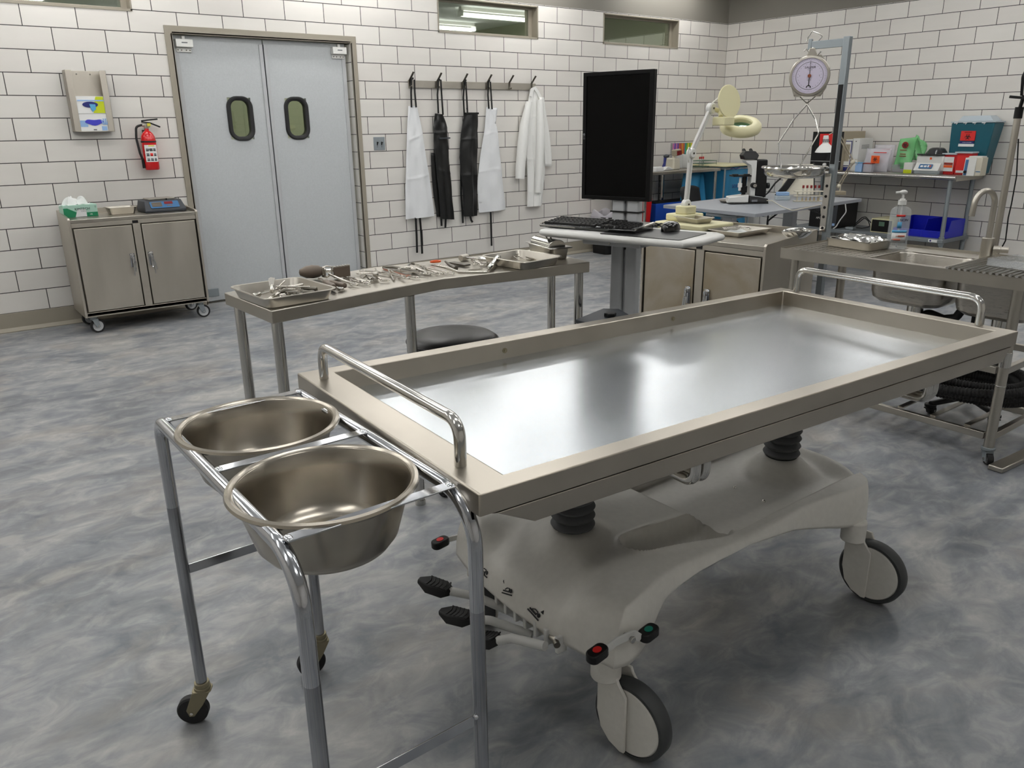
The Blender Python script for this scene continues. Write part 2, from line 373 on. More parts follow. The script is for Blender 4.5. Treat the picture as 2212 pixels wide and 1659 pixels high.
# corridor beyond the back wall
struct(MB().box(-9.5, .2, 2.4, 2.6, 0, CEIL).build('wall_corridor', 'corridor_wall', smooth=False))
struct(MB().box(-9.7, -9.5, .2, 2.6, 0, CEIL).build('wall_corridor_left', 'corridor_wall', smooth=False))
struct(MB().box(.2, .4, .2, 2.6, 0, CEIL).build('wall_corridor_right', 'corridor_wall', smooth=False))
struct(MB().box(-9.7, .4, .2, 2.6, -.1, 0).build('floor_corridor', 'floor_marble', smooth=False))
struct(MB().box(-9.7, .4, .2, 2.6, CEIL, CEIL + .1).build('ceiling_corridor', 'ceiling_white', smooth=False))
# clerestory windows
for i, (a, b, c, d) in enumerate(cl):
    fr = struct(MB().wall(a, b, c, d, .085, .115, [(a + .03, b - .055, c + .03, d - .03)]).build('window_%d' % (i + 1), 'taupe', bevel=.004, smooth=False))
    MB().box(a, b, -.006, .115, c - .004, c + .012).build('sill', 'taupe', fr); MB().box(b - .012, b, -.006, .09, c, d).build('jamb', 'taupe', fr)
    MB().box(a, a + .012, -.006, .09, c, d).build('jamb', 'taupe', fr); MB().box(a, b, -.006, .09, d - .012, d).build('head', 'taupe', fr)
    MB().box(a + .03, b - .055, .098, .102, c + .03, d - .03).build('pane', 'window_glass', fr, smooth=False)
# double door
fr = struct(MB().wall(-6.745, -5.132, 0, 2.178, -.012, 0, [(-6.69, -5.187, 0, 2.122)]).build('door_1', 'taupe', bevel=.003, smooth=False))
j = MB(); j.box(-6.702, -6.69, -.012, .19, 0, 2.122); j.box(-5.187, -5.175, -.012, .19, 0, 2.122); j.box(-6.69, -5.187, -.012, .19, 2.122, 2.134)
j.box(-6.69, -6.675, .11, .14, 0, 2.122); j.box(-5.202, -5.187, .11, .14, 0, 2.122)
j.build('door_frame', 'taupe', fr, smooth=False)
MIDX = -5.957
for sgn, a, b in ((-1, -6.672, MIDX - .005), (1, MIDX + .005, -5.215)):
    wx = at(520, 254, 1, .06).x if sgn < 0 else at(641.5, 254, 1, .06).x
    ww, wz0, wz1 = .098, 1.335, 1.665
    lf = MB().wall(a, b, .012, 2.118, .06, .1, [(wx - ww, wx + ww, wz0, wz1)]).build('door_leaf', 'door_grey', fr, smooth=False)
    def rr(cx, cz, hw, hz, r, y, k=7):
        o = []
        for sx, sz, a0 in ((1, 1, 0), (-1, 1, 1), (-1, -1, 2), (1, -1, 3)):
            for q in range(k + 1):
                t = (a0 + q / k) * pi / 2; o.append((cx + sx * (hw - r) + r * cos(t), y, cz + sz * (hz - r) + r * sin(t)))
        return o
    cz = (wz0 + wz1) / 2; hz = (wz1 - wz0) / 2
    g = MB(); R = [(.0, .10), (.0, .05), (.012, .042), (.026, .042), (.034, .052), (.034, .06)]
    g.loops([rr(wx, cz, ww - .022 + e, hz - .022 + e, .055 + e, y) for e, y in R], False, False)
    g.build('window_gasket', 'black_rubber', lf)
    MB().loops([rr(wx, cz, ww - .015, hz - .015, .055, .078), rr(wx, cz, ww - .015, hz - .015, .055, .082)]).build('window_pane', 'door_glass', lf, smooth=False)
    ex = MIDX + sgn * .005
    MB().box(min(ex, ex + sgn * .03), max(ex, ex + sgn * .03), .05, .062, .012, 2.08).build('edge_strip', 'grey_plastic', lf, bevel=.002)
    MB().box(min(ex, ex - sgn * .003), max(ex, ex - sgn * .003), .06, .09, .012, 2.08).build('gasket', 'charcoal', lf)
    ox = a if sgn < 0 else b
    MB().box(min(ox, ox - sgn * .035), max(ox, ox - sgn * .035), .052, .062, .012, 2.085).build('edge_strip', 'grey_plastic', lf, bevel=.002)
    hx = -6.60 if sgn < 0 else -5.285
    h = MB(); h.box(hx - .065, hx + .065, .005, .06, 2.03, 2.088).box(hx - .058, hx + .058, .045, .06, 1.995, 2.03).box(hx - .012, hx + .012, .02, .05, 2.088, 2.112)
    hh = h.build('hinge_housing', 'white_plastic', lf, bevel=.004)
    sc = MB()
    for q in (-.045, -.018, .018, .045): sc.cyl((hx + q, .046, 2.01), (hx + q, .042, 2.01), .005, n=10)
    sc.build('screw', 'dark_steel', hh); MB().box(hx - .022, hx + .022, .0035, .006, 2.058, 2.066).build('badge', 'ink_grey', hh)
    hx = ox - sgn * .05
    q = MB().box(hx - .05, hx + .05, .05, .06, .05, .12).build('bottom_hinge', 'galvanised', lf, bevel=.003)
MB().box(-6.69, -5.187, .03, .16, .0, .008).build('threshold', 'dark_steel', fr)
# ceiling strip lamps
k = 0
for y in (-.35, -1.55, -2.96, -4.4, -5.85, -7.4):
    for x in (-1.25, -3.3, -5.35, -7.4, -9.45):
        if x > -2 and y in (-1.55, -5.85, -7.4): continue
        if y < -7 and x in (-5.35, -9.45): continue  # unseen sparse row behind the camera, added to brighten the white base and basins
        t = thing('ceiling_lamp', 'white strip lamp on the ceiling', 'ceiling light', (x, y, CEIL), 0, 'ceiling strip lamps')
        MB().box(x - .62, x + .62, y - .035, y + .035, CEIL - .05, CEIL - .001).box(x - .62, x - .605, y - .07, y + .07, CEIL - .125, CEIL - .0505).box(x + .605, x + .62, y - .07, y + .07, CEIL - .125, CEIL - .0505).build('housing', 'white_paint', t, bevel=.003)
        for yy in (y - .045, y + .045): MB().cyl((x - .604, yy, CEIL - .10), (x + .604, yy, CEIL - .10), .019, n=8).build('tube', 'lamp_diffuser', t, smooth=False)
for x in (-7.5, -4.2, -1.2):
    t = thing('corridor_lamp', 'strip lamp on the corridor ceiling behind the high windows', 'ceiling light', (x, 1.3, CEIL), 0, 'corridor lamps')
    MB().box(x - .6, x + .6, 1.2, 1.4, CEIL - .04, CEIL - .001).build('diffuser', 'corridor_lamp', t, smooth=False)
# ================================================================ ON THE BACK WALL
# glove box holder
hx0, hx1, hz0, hz1, hd = -7.49, -7.222, 1.412, 1.835, -.10
t = thing('glove_dispenser', 'tall steel glove box holder with open front on the tiled wall left of the door', 'dispenser', ((hx0 + hx1) / 2, 0, hz0))
b = MB(); b.box(hx0, hx1, -.003, 0, hz0, hz1).box(hx0, hx0 + .003, hd, 0, hz0, hz1).box(hx1 - .003, hx1, hd, 0, hz0, hz1).box(hx0, hx1, hd, 0, hz0, hz0 + .003)
b.box(hx0, hx0 + .042, hd, hd + .003, hz0, hz1).box(hx1 - .042, hx1, hd, hd + .003, hz0, hz1)
b.build('holder_body', 'steel_cabinet', t, bevel=.001)
for x in (-7.40, -7.31):
    MB().cyl((x, -.004, 1.812), (x, -.009, 1.812), .005).build('screw', 'steel_polished', t)
zb = hz0 + .004
for i, (lab, main) in enumerate((('white and violet printed glove box, lower of the two in the steel holder', 'violet'), ('white and lime printed glove box with blue opening, upper of the two in the holder', 'lime'))):
    z0 = zb + i * .122; z1 = z0 + .12; yf = hd + .006
    g = thing('glove_box', lab, 'box', (-7.356, -.05, z0), 0, 'glove boxes in the holder')
    MB().box(hx0 + .008, hx1 - .008, yf, -.006, z0, z1).build('carton', 'label_white', g, bevel=.001)
    cx = -7.356
    if i == 0:
        MB().box(hx0 + .045, cx - .04, yf - .001, yf, z0 + .03, z0 + .075).build('printed_band', 'pale_blue', g)
        m = MB()
        m.loops([[(cx + .005 + .062 * cos(a), yf - .0015 - .002 * q, z0 + .064 + .02 * sin(a) * (1 + .3 * sin(3 * a))) for a in [2 * pi * s / 24 for s in range(24)]] for q in (0, 1)])
        m.build('glove_opening', 'violet', g)
        for dx in (-.012, -.004, .004, .012): MB().cyl((cx + .075 + dx, yf - .002, z0 + .045), (cx + .075 + dx * 1.8, yf - .002, z0 + .092 - abs(dx)), .004, n=8).build('printed_finger', 'pale_blue', g)
        MB().box(cx + .05, cx + .085, yf - .001, yf, z0 + .004, z0 + .034).build('printed_cuff', 'pale_blue', g)
        MB().box(cx - .008, cx + .014, yf - .001, yf, z0 + .006, z0 + .014).build('printed_mark', 'ink_grey', g)
    else:
        MB().loops([[(cx + .01, y, z0 + .004), (cx + .09, y, z0 + .004), (cx + .09, y, z1 - .002), (cx + .04, y, z1 - .002), (cx + .03, y, z1 - .03)] for y in (yf, yf - .001)]).build('printed_panel', 'lime', g, smooth=False)
        MB().box(cx - .085, cx + .09, yf - .0018, yf, z1 - .034, z1 - .025).build('printed_stripe', 'pale_blue', g)
        MB().loops([[(cx - .004 + .052 * cos(a), yf - .001 - .002 * q, z0 + .062 + .021 * sin(a)) for a in [2 * pi * s / 24 for s in range(24)]] for q in (0, 1)]).build('glove_opening', 'navy', g)
        MB().loops([[(cx - .01, y, z0 + .066), (cx + .03, y, z0 + .064), (cx + .03, y, z0 + .03), (cx + .006, y, z0 + .012), (cx - .004, y, z0 + .03)] for y in (yf - .003, yf - .006)]).build('glove', 'sky_blue', g, bevel=.002)
# fire extinguisher
ex, ey = -6.992, -.075
t = thing('fire_extinguisher', 'red fire extinguisher with black hose on the wall beside the door', 'fire extinguisher', (ex, ey, 1.13))
MB().lathe([(0, 1.125), (.046, 1.125), (.052, 1.132), (.053, 1.15), (.053, 1.345), (.05, 1.37), (.04, 1.392), (.026, 1.408), (.016, 1.414), (.015, 1.432), (0, 1.432)], (ex, ey, 0)).build('cylinder', 'red_paint', t)
lb = MB().grid(lambda u, v: (ex + .0537 * sin(-.95 + 1.9 * u), ey - .0537 * cos(-.95 + 1.9 * u), 1.185 + .125 * v), 14, 2).build('instruction_label', 'label_white', t)
for q in range(3):
    for c_ in range(3):
        MB().grid(lambda u, v: (ex + .0542 * sin(-.75 + .5 * c_ + .38 * u), ey - .0542 * cos(-.75 + .5 * c_ + .38 * u), 1.192 + q * .036 + .022 * v), 4, 1).build('label_picture', 'ink_grey' if (q + c_) % 2 else ('red_bright' if q == 1 else 'ink_grey'), lb, solid=.0003)
MB().grid(lambda u, v: (ex + .0542 * sin(-.35 + .8 * u), ey - .0542 * cos(-.35 + .8 * u), 1.3 + .008 * v), 4, 1).build('label_heading', 'pen_yellow', lb, solid=.0003)
text('ABC', .02, 'ink', lb, face_mtx((ex - .005, ey - .055, 1.276), (-.1, -1, 0)), 'lettering')
MB().lathe([(.0545, 1.328), (.0555, 1.33), (.0555, 1.338), (.0545, 1.34)], (ex, ey, 0)).build('strap', 'black_rubber', t)
MB().cyl((ex, ey, 1.43), (ex, ey, 1.462), .017).cyl((ex - .03, ey, 1.455), (ex + .016, ey, 1.455), .012).build('valve', 'steel_satin', t, bevel=.001)
MB().cyl((ex + .01, ey - .018, 1.45), (ex + .01, ey - .026, 1.45), .014).build('gauge', 'brass_dull', t)
MB().box(ex + .002, ex + .026, ey - .03, ey - .027, 1.448, 1.468).build('inspection_tag', 'pen_yellow', t)
MB().tube([(ex - .03, ey, 1.486), (ex + .02, ey, 1.492), (ex + .088, ey, 1.498)], (.010, .005), flat=(0, 0, 1)).build('handle', 'black_plastic', t, bevel=.002)
MB().tube([(ex - .03, ey, 1.478), (ex + .03, ey, 1.47), (ex + .1, ey, 1.44)], (.010, .005), flat=(0, 0, 1)).build('lever', 'black_plastic', t, bevel=.002)
MB().tube([(ex - .03, ey, 1.456), (ex - .075, ey - .005, 1.445), (ex - .085, ey - .005, 1.36), (ex - .075, ey - .005, 1.25), (ex - .062, ey - .004, 1.20)], .0085, bend=.04).build('hose', 'black_rubber', t)
MB().cyl((ex - .063, ey - .004, 1.205), (ex - .057, ey - .002, 1.14), .009, .014).build('nozzle', 'black_plastic', t)
MB().box(ex - .02, ex + .02, ey + .05, 0, 1.2, 1.42).build('wall_bracket', 'dark_steel', t)
# switch plate
t = thing('switch_plate', 'grey steel double switch plate on the tiles between the door and the aprons', 'light switch', (-4.96, 0, 1.273))
MB().box(-5.019, -4.902, -.006, 0, 1.215, 1.332).build('plate', 'galvanised', t, bevel=.003)
for x in (-4.983, -4.938):
    MB().box(x - .005, x + .005, -.0075, -.005, 1.258, 1.29).build('slot', 'black_plastic', t)
    MB().tube([(x, -.006, 1.272), (x + .004, -.02, 1.284)], .004, n=8).build('toggle', 'black_plastic', t)
    MB().cyl((x, -.006, 1.245), (x, -.008, 1.245), .003, n=8).build('screw', 'black_plastic', t)
# hook rail
RX0, RX1 = -4.62, -3.098
t = thing('hook_rail', 'steel wall rail with six angled coat hooks above the aprons', 'coat rack', (-3.86, 0, 1.80))
MB().box(RX0, RX1, -.02, 0, 1.764, 1.83).build('rail', 'steel_satin', t, bevel=.002)
HX = [at(x, y, 1, -.05).x for x, y in ((889, 188), (949, 188), (1005, 188), (1057, 190), (1104, 191), (1152, 192))]
for x in HX:
    MB().tube([(x, -.02, 1.835), (x, -.024, 1.775), (x, -.036, 1.768), (x, -.05, 1.776)], (.008, .003), flat=(0, 1, 0), bend=.012).tube([(x, -.022, 1.79), (x, -.024, 1.832), (x + .015, -.075, 1.90)], (.009, .003), flat=(0, 1, 0), bend=.02).ball((x, -.052, 1.778), .007, 10).build('hook', 'dark_steel', t)
# aprons: folded sheets hanging against the tiles; outlines measured on the wall
def garment(name, label, cat, outline_l, outline_r, m, y0, depth, folds, ph, straps, ties, group='aprons on the hook rail', loops_=None):
    "outline_l/r: (x, z) lists from top to bottom; the sheet is a flattened closed fold with soft pleats"
    t = thing(name, label, cat, ((outline_l[0][0] + outline_r[0][0]) / 2, y0, outline_l[0][1]), 0, group)
    nu, nv = 22, 90
    def interp(pl, v):
        f = v * (len(pl) - 1); i = min(int(f), len(pl) - 2); f -= i
        return pl[i][0] * (1 - f) + pl[i + 1][0] * f, pl[i][1] * (1 - f) + pl[i + 1][1] * f
    b = MB()
    def fn(u, v):
        lx, lz = interp(outline_l, v); rx, rz = interp(outline_r, v)
        a = 2 * pi * u; s = (1 - cos(a)) / 2 if u <= .5 else (1 - cos(a)) / 2
        x = lx + (rx - lx) * s; z = lz + (rz - lz) * s
        thick = depth * (.35 + .65 * v) * max(.15, sin(pi * min(1, max(0, s))) ** .5)
        wav = sum(am * sin(fr_ * s * pi + ph + v * tw) for fr_, am, tw in folds) * (.3 + .7 * v)
        wav += .004 * sin(v * 23 + ph) * sin(s * 9 + ph)
        wav += sum(.0045 * math.exp(-((v - c_ - .01 * sin(3 * s + ph)) / .009) ** 2) for c_ in (.30, .63)) - .003 * math.exp(-((s - .5) / .03) ** 2) * v
        y = y0 - (thick if u <= .5 else 0) - (wav if u <= .5 else wav * .4)
        return (x, min(y, -.004), z)
    b.grid(fn, nu * 2, nv, closeu=True)
    b.build('cloth_body', m, t, bevel=0)
    for st in straps: MB().tube(st, (.009, .0012), flat=(0, 1, 0)).build('neck_strap', 'apron_black', t)
    for st in ties: MB().tube(st, (.011, .0012), flat=(0, 1, 0)).build('tie', 'apron_black', t)
    return t
def P(x, y, Y=-.05):
    p = at(x, y, 1, Y); return (p.x, p.z)
def OL(*pts): return [P(*q) for q in pts]
def ST(pts, Y=-.045): return [at(x, y, 1, Y) for x, y in pts]
t = garment('apron', 'long white apron hanging from the leftmost hook, narrow at the top', 'apron', OL((884, 229), (881, 290), (879, 350), (877, 420), (878, 474)), OL((903, 229), (913, 275), (923, 340), (934, 410), (941, 467)), 'apron_white', -.03, .022, [(3, .006, 1.2), (6, .003, .5)], .4,
    [ST([(889, 232), (888, 200), (889, 172), (893, 168)], -.04), ST([(899, 232), (896, 200), (895, 172)], -.05)], [ST([(898, 470), (900, 510), (901, 546)]), ST([(907, 470), (910, 505), (912, 548)], -.04)])
t = garment('apron', 'glossy black apron on the second hook, folded into a narrow strip', 'apron', OL((940, 245), (937, 275), (938, 320), (946, 400), (952, 473)), OL((958, 247), (967, 275), (970, 340), (976, 410), (981, 474)), 'apron_black', -.04, .03, [(2, .008, .8), (5, .004, 2)], 1.4,
    [ST([(947, 245), (945, 205), (947, 176), (950, 170)], -.045), ST([(957, 248), (954, 205), (952, 172)], -.055)], [ST([(953, 470), (954, 488)]), ST([(963, 470), (962, 492)])])
# the fold hanging behind it
MB().grid(lambda u, v: (P(934 - 3 * sin(v * 3.1) + (955 - 934) * u + v * 14, 320 + v * 152)[0] , -.018 - .012 * sin(pi * u), P(940, 330 + v * 140)[1] - .0), 8, 20).build('rear_fold', 'apron_black', t, solid=.002)
MB().box(P(945, 300)[0], P(968, 300)[0], -.092, -.075, P(950, 300)[1], P(950, 297)[1]).build('chest_crease', 'charcoal', t, bevel=.001)
t = garment('apron', 'black apron on the third hook with one bib corner sticking out right', 'apron', OL((1003, 246), (996, 290), (993, 340), (1000, 410), (1003, 468)), OL((1034, 243), (1033, 290), (1032, 350), (1032, 410), (1031, 466)), 'apron_black', -.04, .034, [(3, .01, 1.5), (7, .003, .5)], 2.1,
    [ST([(1003, 252), (1001, 210), (1003, 178), (1007, 172)], -.045), ST([(1010, 246), (1008, 208), (1006, 176)], -.055)], [ST([(996, 330), (996, 420), (999, 460), (1000, 482)], -.03), ST([(1015, 464), (1018, 476), (1021, 480)])])
MB().box(P(1004, 244)[0], P(1033, 244)[0], -.062, -.052, P(1010, 247)[1], P(1010, 243)[1]).build('bib_hem', 'apron_black', t)
MB().cyl(at(1009, 233, 1, -.055), at(1009, 236, 1, -.05), .008, n=10).build('strap_buckle', 'black_plastic', t)
t = garment('apron', 'white apron on the fourth hook, broad at the hem with folded bib', 'apron', OL((1053, 231), (1049, 280), (1039, 340), (1033, 400), (1037, 460)), OL((1064, 233), (1076, 275), (1082, 330), (1089, 400), (1095, 452)), 'apron_white', -.03, .03, [(2, .009, .5), (4, .004, 1.2)], 2.9,
    [ST([(1056, 235), (1054, 205), (1055, 178), (1058, 172)], -.04), ST([(1063, 236), (1061, 205), (1059, 176)], -.055)], [ST([(1060, 458), (1061, 495), (1062, 531)], -.04)])
MB().grid(lambda u, v: (P(1062 + 14 * u - 4 * v, 233 + 34 * v)[0], -.03 - .01 * u, P(1062 + 14 * u, 233 + 34 * v)[1]), 4, 6).build('bib_corner', 'apron_white', t, solid=.003)
# lab coat
t = garment('lab_coat', 'white lab coat on the rightmost hook with hanging sleeve', 'coat', OL((1147, 192), (1140, 240), (1136, 300), (1140, 380), (1140, 447)), OL((1160, 193), (1172, 235), (1178, 290), (1180, 370), (1173, 443)), 'coat_white', -.03, .05, [(3, .012, 1.2), (8, .006, 1), (13, .003, 2)], .7, [], [], None)
def sleeve(pts, r, nm):
    MB().tube([at(x, y, 1, Y) for x, y, Y in pts], r, n=14).build(nm, 'coat_white', t)
sleeve([(1143, 220, -.06), (1133, 270, -.065), (1128, 320, -.07), (1124, 365, -.07), (1123, 386, -.07)], [.03, .05, .055, .052, .048], 'sleeve')
sleeve([(1166, 215, -.08), (1168, 280, -.09), (1166, 340, -.09), (1162, 400, -.08), (1162, 416, -.08)], [.028, .045, .045, .036, .034], 'sleeve')
MB().grid(lambda u, v: (P(1164 + 12 * u + v * 14, 210 + v * 150)[0], -.06 - .02 * sin(5 * u + 4 * v), P(1170, 210 + v * 150)[1]), 8, 20).build('front_panel', 'coat_white', t, solid=.003)
MB().tube(ST([(1146, 208), (1150, 193), (1155, 190), (1162, 200), (1170, 216)], -.06), (.018, .004), flat=(0, 1, 0)).build('collar', 'coat_white', t)
MB().grid(lambda u, v: (P(1132 + 8 * u, 224 + 22 * v)[0], -.07, P(1132, 224 + 22 * v + 4 * sin(8 * u))[1]), 3, 3).build('lapel', 'coat_white', t, solid=.003)
# ================================================================ BUILDERS
def caster(parent, x, y, z_top, r, wid, yaw=0, trail=.02, tyre='black_rubber', hub='grey_plastic', fork='galvanised', name='caster', style=0):
    "a swivel caster whose wheel touches the floor under (x, y) shifted by its trail"
    mt = Matrix.Translation((x, y, 0)) @ R3('Z', yaw)
    f = MB(mt)
    f.cyl((0, 0, z_top), (0, 0, z_top - .012), .028).cyl((0, 0, z_top - .012), (0, 0, z_top - .02), .018)
    for s in (-1, 1):
        yy = s * (wid / 2 + .004)
        f.loops([[(-.022, y_, z_top - .018), (.022, y_, z_top - .018), (-trail + .014, y_, r - .006), (-trail, y_, r - .014), (-trail - .014, y_, r - .006)] for y_ in (yy - .002, yy + .002)])
    f.box(-.022, .022, -wid / 2 - .006, wid / 2 + .006, z_top - .024, z_top - .018)
    fo = f.build(name, fork, parent, bevel=.001)
    w = MB(mt)
    prof = [(r * .74, -wid / 2 * .8), (r * .8, -wid / 2), (r * .95, -wid / 2), (r, -wid / 2 * .6), (r, wid / 2 * .6), (r * .95, wid / 2), (r * .8, wid / 2), (r * .74, wid / 2 * .8)]
    w.lathe(prof, (-trail, 0, r), 'Y').build('tyre', tyre, fo)
    h = MB(mt)
    h.lathe([(0, -wid / 2 * .75), (r * .3, -wid / 2 * .8), (r * .32, -wid / 2 * .55), (r * .62, -wid / 2 * .55), (r * .76, -wid / 2 * .8), (r * .76, wid / 2 * .8), (r * .62, wid / 2 * .55), (r * .32, wid / 2 * .55), (r * .3, wid / 2 * .8), (0, wid / 2 * .75)], (-trail, 0, r), 'Y')
    h.build('wheel_hub', hub, fo)
    MB(mt).cyl((-trail, -wid / 2 - .01, r), (-trail, wid / 2 + .01, r), .006, n=10).build('axle', 'steel_polished', fo)
    return fo
def cabinet(name, label, mt, W, D, Z0, Z1, dsteel, zc, cyaw):
    steel = 'steel_cabinet'
    t = thing(name, label, 'cabinet', mtx=mt)
    def B(): return MB(mt)
    for x0, x1 in ((0, .016), (W - .016, W)):
        B().loops([[(x, 0, Z0), (x, D, Z0), (x, D, Z1 + .035), (x, .012, Z1 + .008), (x, 0, Z1 - .004)] for x in (x0, x1)]).build('side_panel', steel, t, bevel=.0015)
    B().box(.016, W - .016, D - .004, D, Z0, Z1 + .035).build('back_panel', steel, t, bevel=.001)
    B().box(.0165, W - .0165, .004, D - .0045, Z1 - .03, Z1 - .004).build('top', 'steel_satin', t, bevel=.003)
    B().box(.0165, W - .0165, .006, D - .005, Z0 + .01, Z0 + .03).build('bottom_shelf', steel, t)
    B().box(.0165, W - .0165, .006, .03, Z0, Z0 + .034).build('bottom_rail', steel, t, bevel=.002)
    B().box(.0165, W - .0165, .006, .02, Z1 - .06, Z1 - .031).build('top_rail', steel, t, bevel=.002)
    mid = W / 2
    B().box(mid - .026, mid + .026, .006, .02, Z0 + .035, Z1 - .061).build('centre_post', steel, t, bevel=.002)
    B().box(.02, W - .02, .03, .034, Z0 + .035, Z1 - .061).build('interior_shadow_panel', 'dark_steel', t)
    MB(mt).box(mid - .026, mid + .014, .0035, .006, Z1 - .056, Z1 - .036).build('maker_plate', 'black_plastic', t, bevel=.001)
    for s, x0, x1 in ((1, .028, mid - .034), (-1, mid + .034, W - .028)):
        d = B().box(x0, x1, .004, .022, Z0 + .04, Z1 - .068).build('door', dsteel, t, bevel=.003)
        hx = x1 - .03 if s > 0 else x0 + .03; hz = (Z0 + Z1) / 2 + .03
        h = B().rbox(hx - .017, hx + .017, -.001, .003, hz - .05, hz + .05, .0015)
        h.lathe([(0, 0), (.016, 0), (.018, -.008), (.014, -.016), (0, -.018)], (hx, 0, hz + .03), 'Y', n=16)
        h.tube([(hx, -.014, hz + .035), (hx, -.022, hz + .01), (hx, -.02, hz - .05), (hx, -.026, hz - .062)], .008, n=8)
        hh = h.build('latch_handle', 'chrome', d)
        B().box(hx - .002, hx + .002, -.034, -.014, hz - .01, hz + .018).tube([(hx + .01, -.03, hz - .005), (hx + .012 + .01 * -s, -.03, hz - .08)], (.006, .001), flat=(0, 1, 0)).tube([(hx - .002, -.034, hz - .012), (hx + .01 * -s, -.034, hz - .11)], (.004, .001), flat=(0, 1, 0)).build('key', 'steel_polished', hh)
    for x, y, yw in ((.06, .05, cyaw[0]), (W - .06, .05, cyaw[1]), (.06, D - .06, cyaw[2]), (W - .06, D - .06, cyaw[3])):
        p = mt @ V((x, y, 0))
        caster(t, p.x, p.y, Z0, .05 if Z0 > .11 else Z0 * .44, .03, yw, .018)
    return t
def tray(name, label, mt, L, W, H, flare=.012, m='steel_satin', group=None, r=.02):
    "shallow sheet steel tray with flared sides and a rolled rim; frame origin = centre of its base"
    t = thing(name, label, 'tray', mtx=mt, group=group)
    def ring(e, z):
        o = []; rr_ = r
        for sx, sy, a0 in ((1, 1, 0), (-1, 1, 1), (-1, -1, 2), (1, -1, 3)):
            for k in range(5):
                a = (a0 + k / 4) * pi / 2; o.append((sx * (L / 2 - flare + e - rr_) + rr_ * cos(a), sy * (W / 2 - flare + e - rr_) + rr_ * sin(a), z))
        return o
    MB(mt).loops([ring(0, 0), ring(flare, H), ring(flare + .006, H), ring(flare + .006, H - .002), ring(flare + .001, H - .003), ring(.001, -.0)][:1] + [ring(0, 0), ring(flare, H), ring(flare + .006, H + .001), ring(flare + .007, H - .001), ring(flare + .0015, H - .003)][1:], True, False).build('tray_body', m, t, solid=.0012)
    return t
def flatM(a, b, z=None):
    "frame at a with x pointing to b (horizontal)"
    a, b = V(a), V(b); d = b - a; d.z = 0
    return frame(a, d)
def forceps(name, label, tip, ring, group, w=.035, open_=0, m='instrument_steel', ringcol=None, rr=.011, cat='forceps'):
    mt = frame(tip, V(ring) - V(tip)); L = (V(ring) - V(tip)).length
    t = thing(name, label, cat, mtx=mt, group=group)
    for s in (-1, 1):
        b = MB(mt); z = .004 if s > 0 else .008
        piv = L * .36
        b.tube([(0, -s * (.001 + open_), z), (piv * .5, -s * (.002 + open_ * .5), z), (piv, 0, z), (L * .6, s * w * .3, z), (L - rr * 1.4, s * (w * .5 - rr * .3), z)], [.0018, .003, .004, .003, .0026], n=8)
        b.tube([(L - rr + rr * 1.25 * cos(a), s * w * .5 + rr * .85 * sin(a), z) for a in [2 * pi * i / 16 for i in range(16)]], .0022, n=6, closed=True)
        b.build('arm', m if not (ringcol and s > 0) else ringcol, t)
    MB(mt).cyl((L * .36, 0, 0), (L * .36, 0, .0125), .004, n=10).build('pivot', m, t)
    return t
def knife(name, label, a, b, group, handle='dark_steel', hl=.42, hw=.009, blade='instrument_steel', bw=.009, cat='knife'):
    mt = frame(a, V(b) - V(a)); L = (V(b) - V(a)).length
    t = thing(name, label, cat, mtx=mt, group=group)
    h = L * hl
    MB(mt).lathe([(0, 0), (hw * .8, .002), (hw, h * .2), (hw * .75, h * .5), (hw * .95, h * .8), (hw * .6, h), (0, h)], (0, 0, hw), 'X', n=14).build('handle', handle, t)
    MB(mt).prism([(h, -bw * .5), (L * .92, -bw), (L, 0), (L * .9, bw * .6), (h, bw * .5)], hw - .0012, hw + .0012).build('blade', blade, t, bevel=.0004)
    return t
def bar(name, label, pts, r, group, m='instrument_steel', cat='instrument', flat=None, bend=0):
    pts = [V(p) for p in pts]
    t = thing(name, label, cat, pts[0], 0, group)
    MB().tube(pts, r, n=10, flat=flat, bend=bend).build('shaft', m, t)
    return t
# ================================================================ CABINET AT THE BACK WALL
mt = Matrix.Translation((-7.705, -.5, 0))
cabinet('steel_cabinet', 'two-door steel cabinet on casters against the back wall left of the door', mt, .885, .43, .125, .83, 'steel_cabinet', 0, (pi + .2, pi - .1, pi + .3, pi + .2))
zt = .8265
# tissue box
t = thing('tissue_box', 'green and white wipes box with tissue pulled out, on the left of the cabinet top', 'tissue box', (-7.585, -.25, zt), radians(4))
mt = t.matrix_basis.copy()
MB(mt).box(-.112, .112, -.06, .06, 0, .085).build('carton', 'mint', t, bevel=.001)
MB(mt).loops([[(-.112, y, .001), (.112, y, .001), (.112, y, .03), (-.02, y, .03), (-.085, y, .066), (-.112, y, .066)] for y in (-.0602, -.0612)]).build('green_print', 'green_box', t, smooth=False)
MB(mt).loops([[(-.04, y, .002), (.036, y, .002), (.036, y, .055), (-.02, y, .055)] for y in (-.0614, -.0622)]).build('white_print', 'label_white', t, smooth=False)
text('KIMTECH', .024, 'ink', t, mt @ face_mtx((.012, -.0625, .056), (0, -1, 0)), 'lettering')
text('SCIENCE', .009, 'ink_grey', t, mt @ face_mtx((.02, -.0625, .04), (0, -1, 0)), 'lettering')
text('1', .02, 'ink', t, mt @ face_mtx((.1, -.0625, .066), (0, -1, 0)), 'lettering')
text('198', .013, 'label_white', t, mt @ face_mtx((.065, -.0617, .015), (0, -1, 0)), 'lettering')
random.seed(3)
def tis(u, v):
    a = 2 * pi * u; r = .012 + .07 * v
    return (-.02 + r * cos(a) * 1.25 + .01 * sin(7 * a), r * sin(a) * .5 + .008 * sin(5 * a + 1) * v, .085 + .045 * sin(pi * min(1, v * 1.25)) * (1 + .35 * sin(3 * a + 2)) + .006 * sin(11 * a) * v)
MB(mt).grid(tis, 40, 10, closeu=True).build('tissue', 'tissue', t)
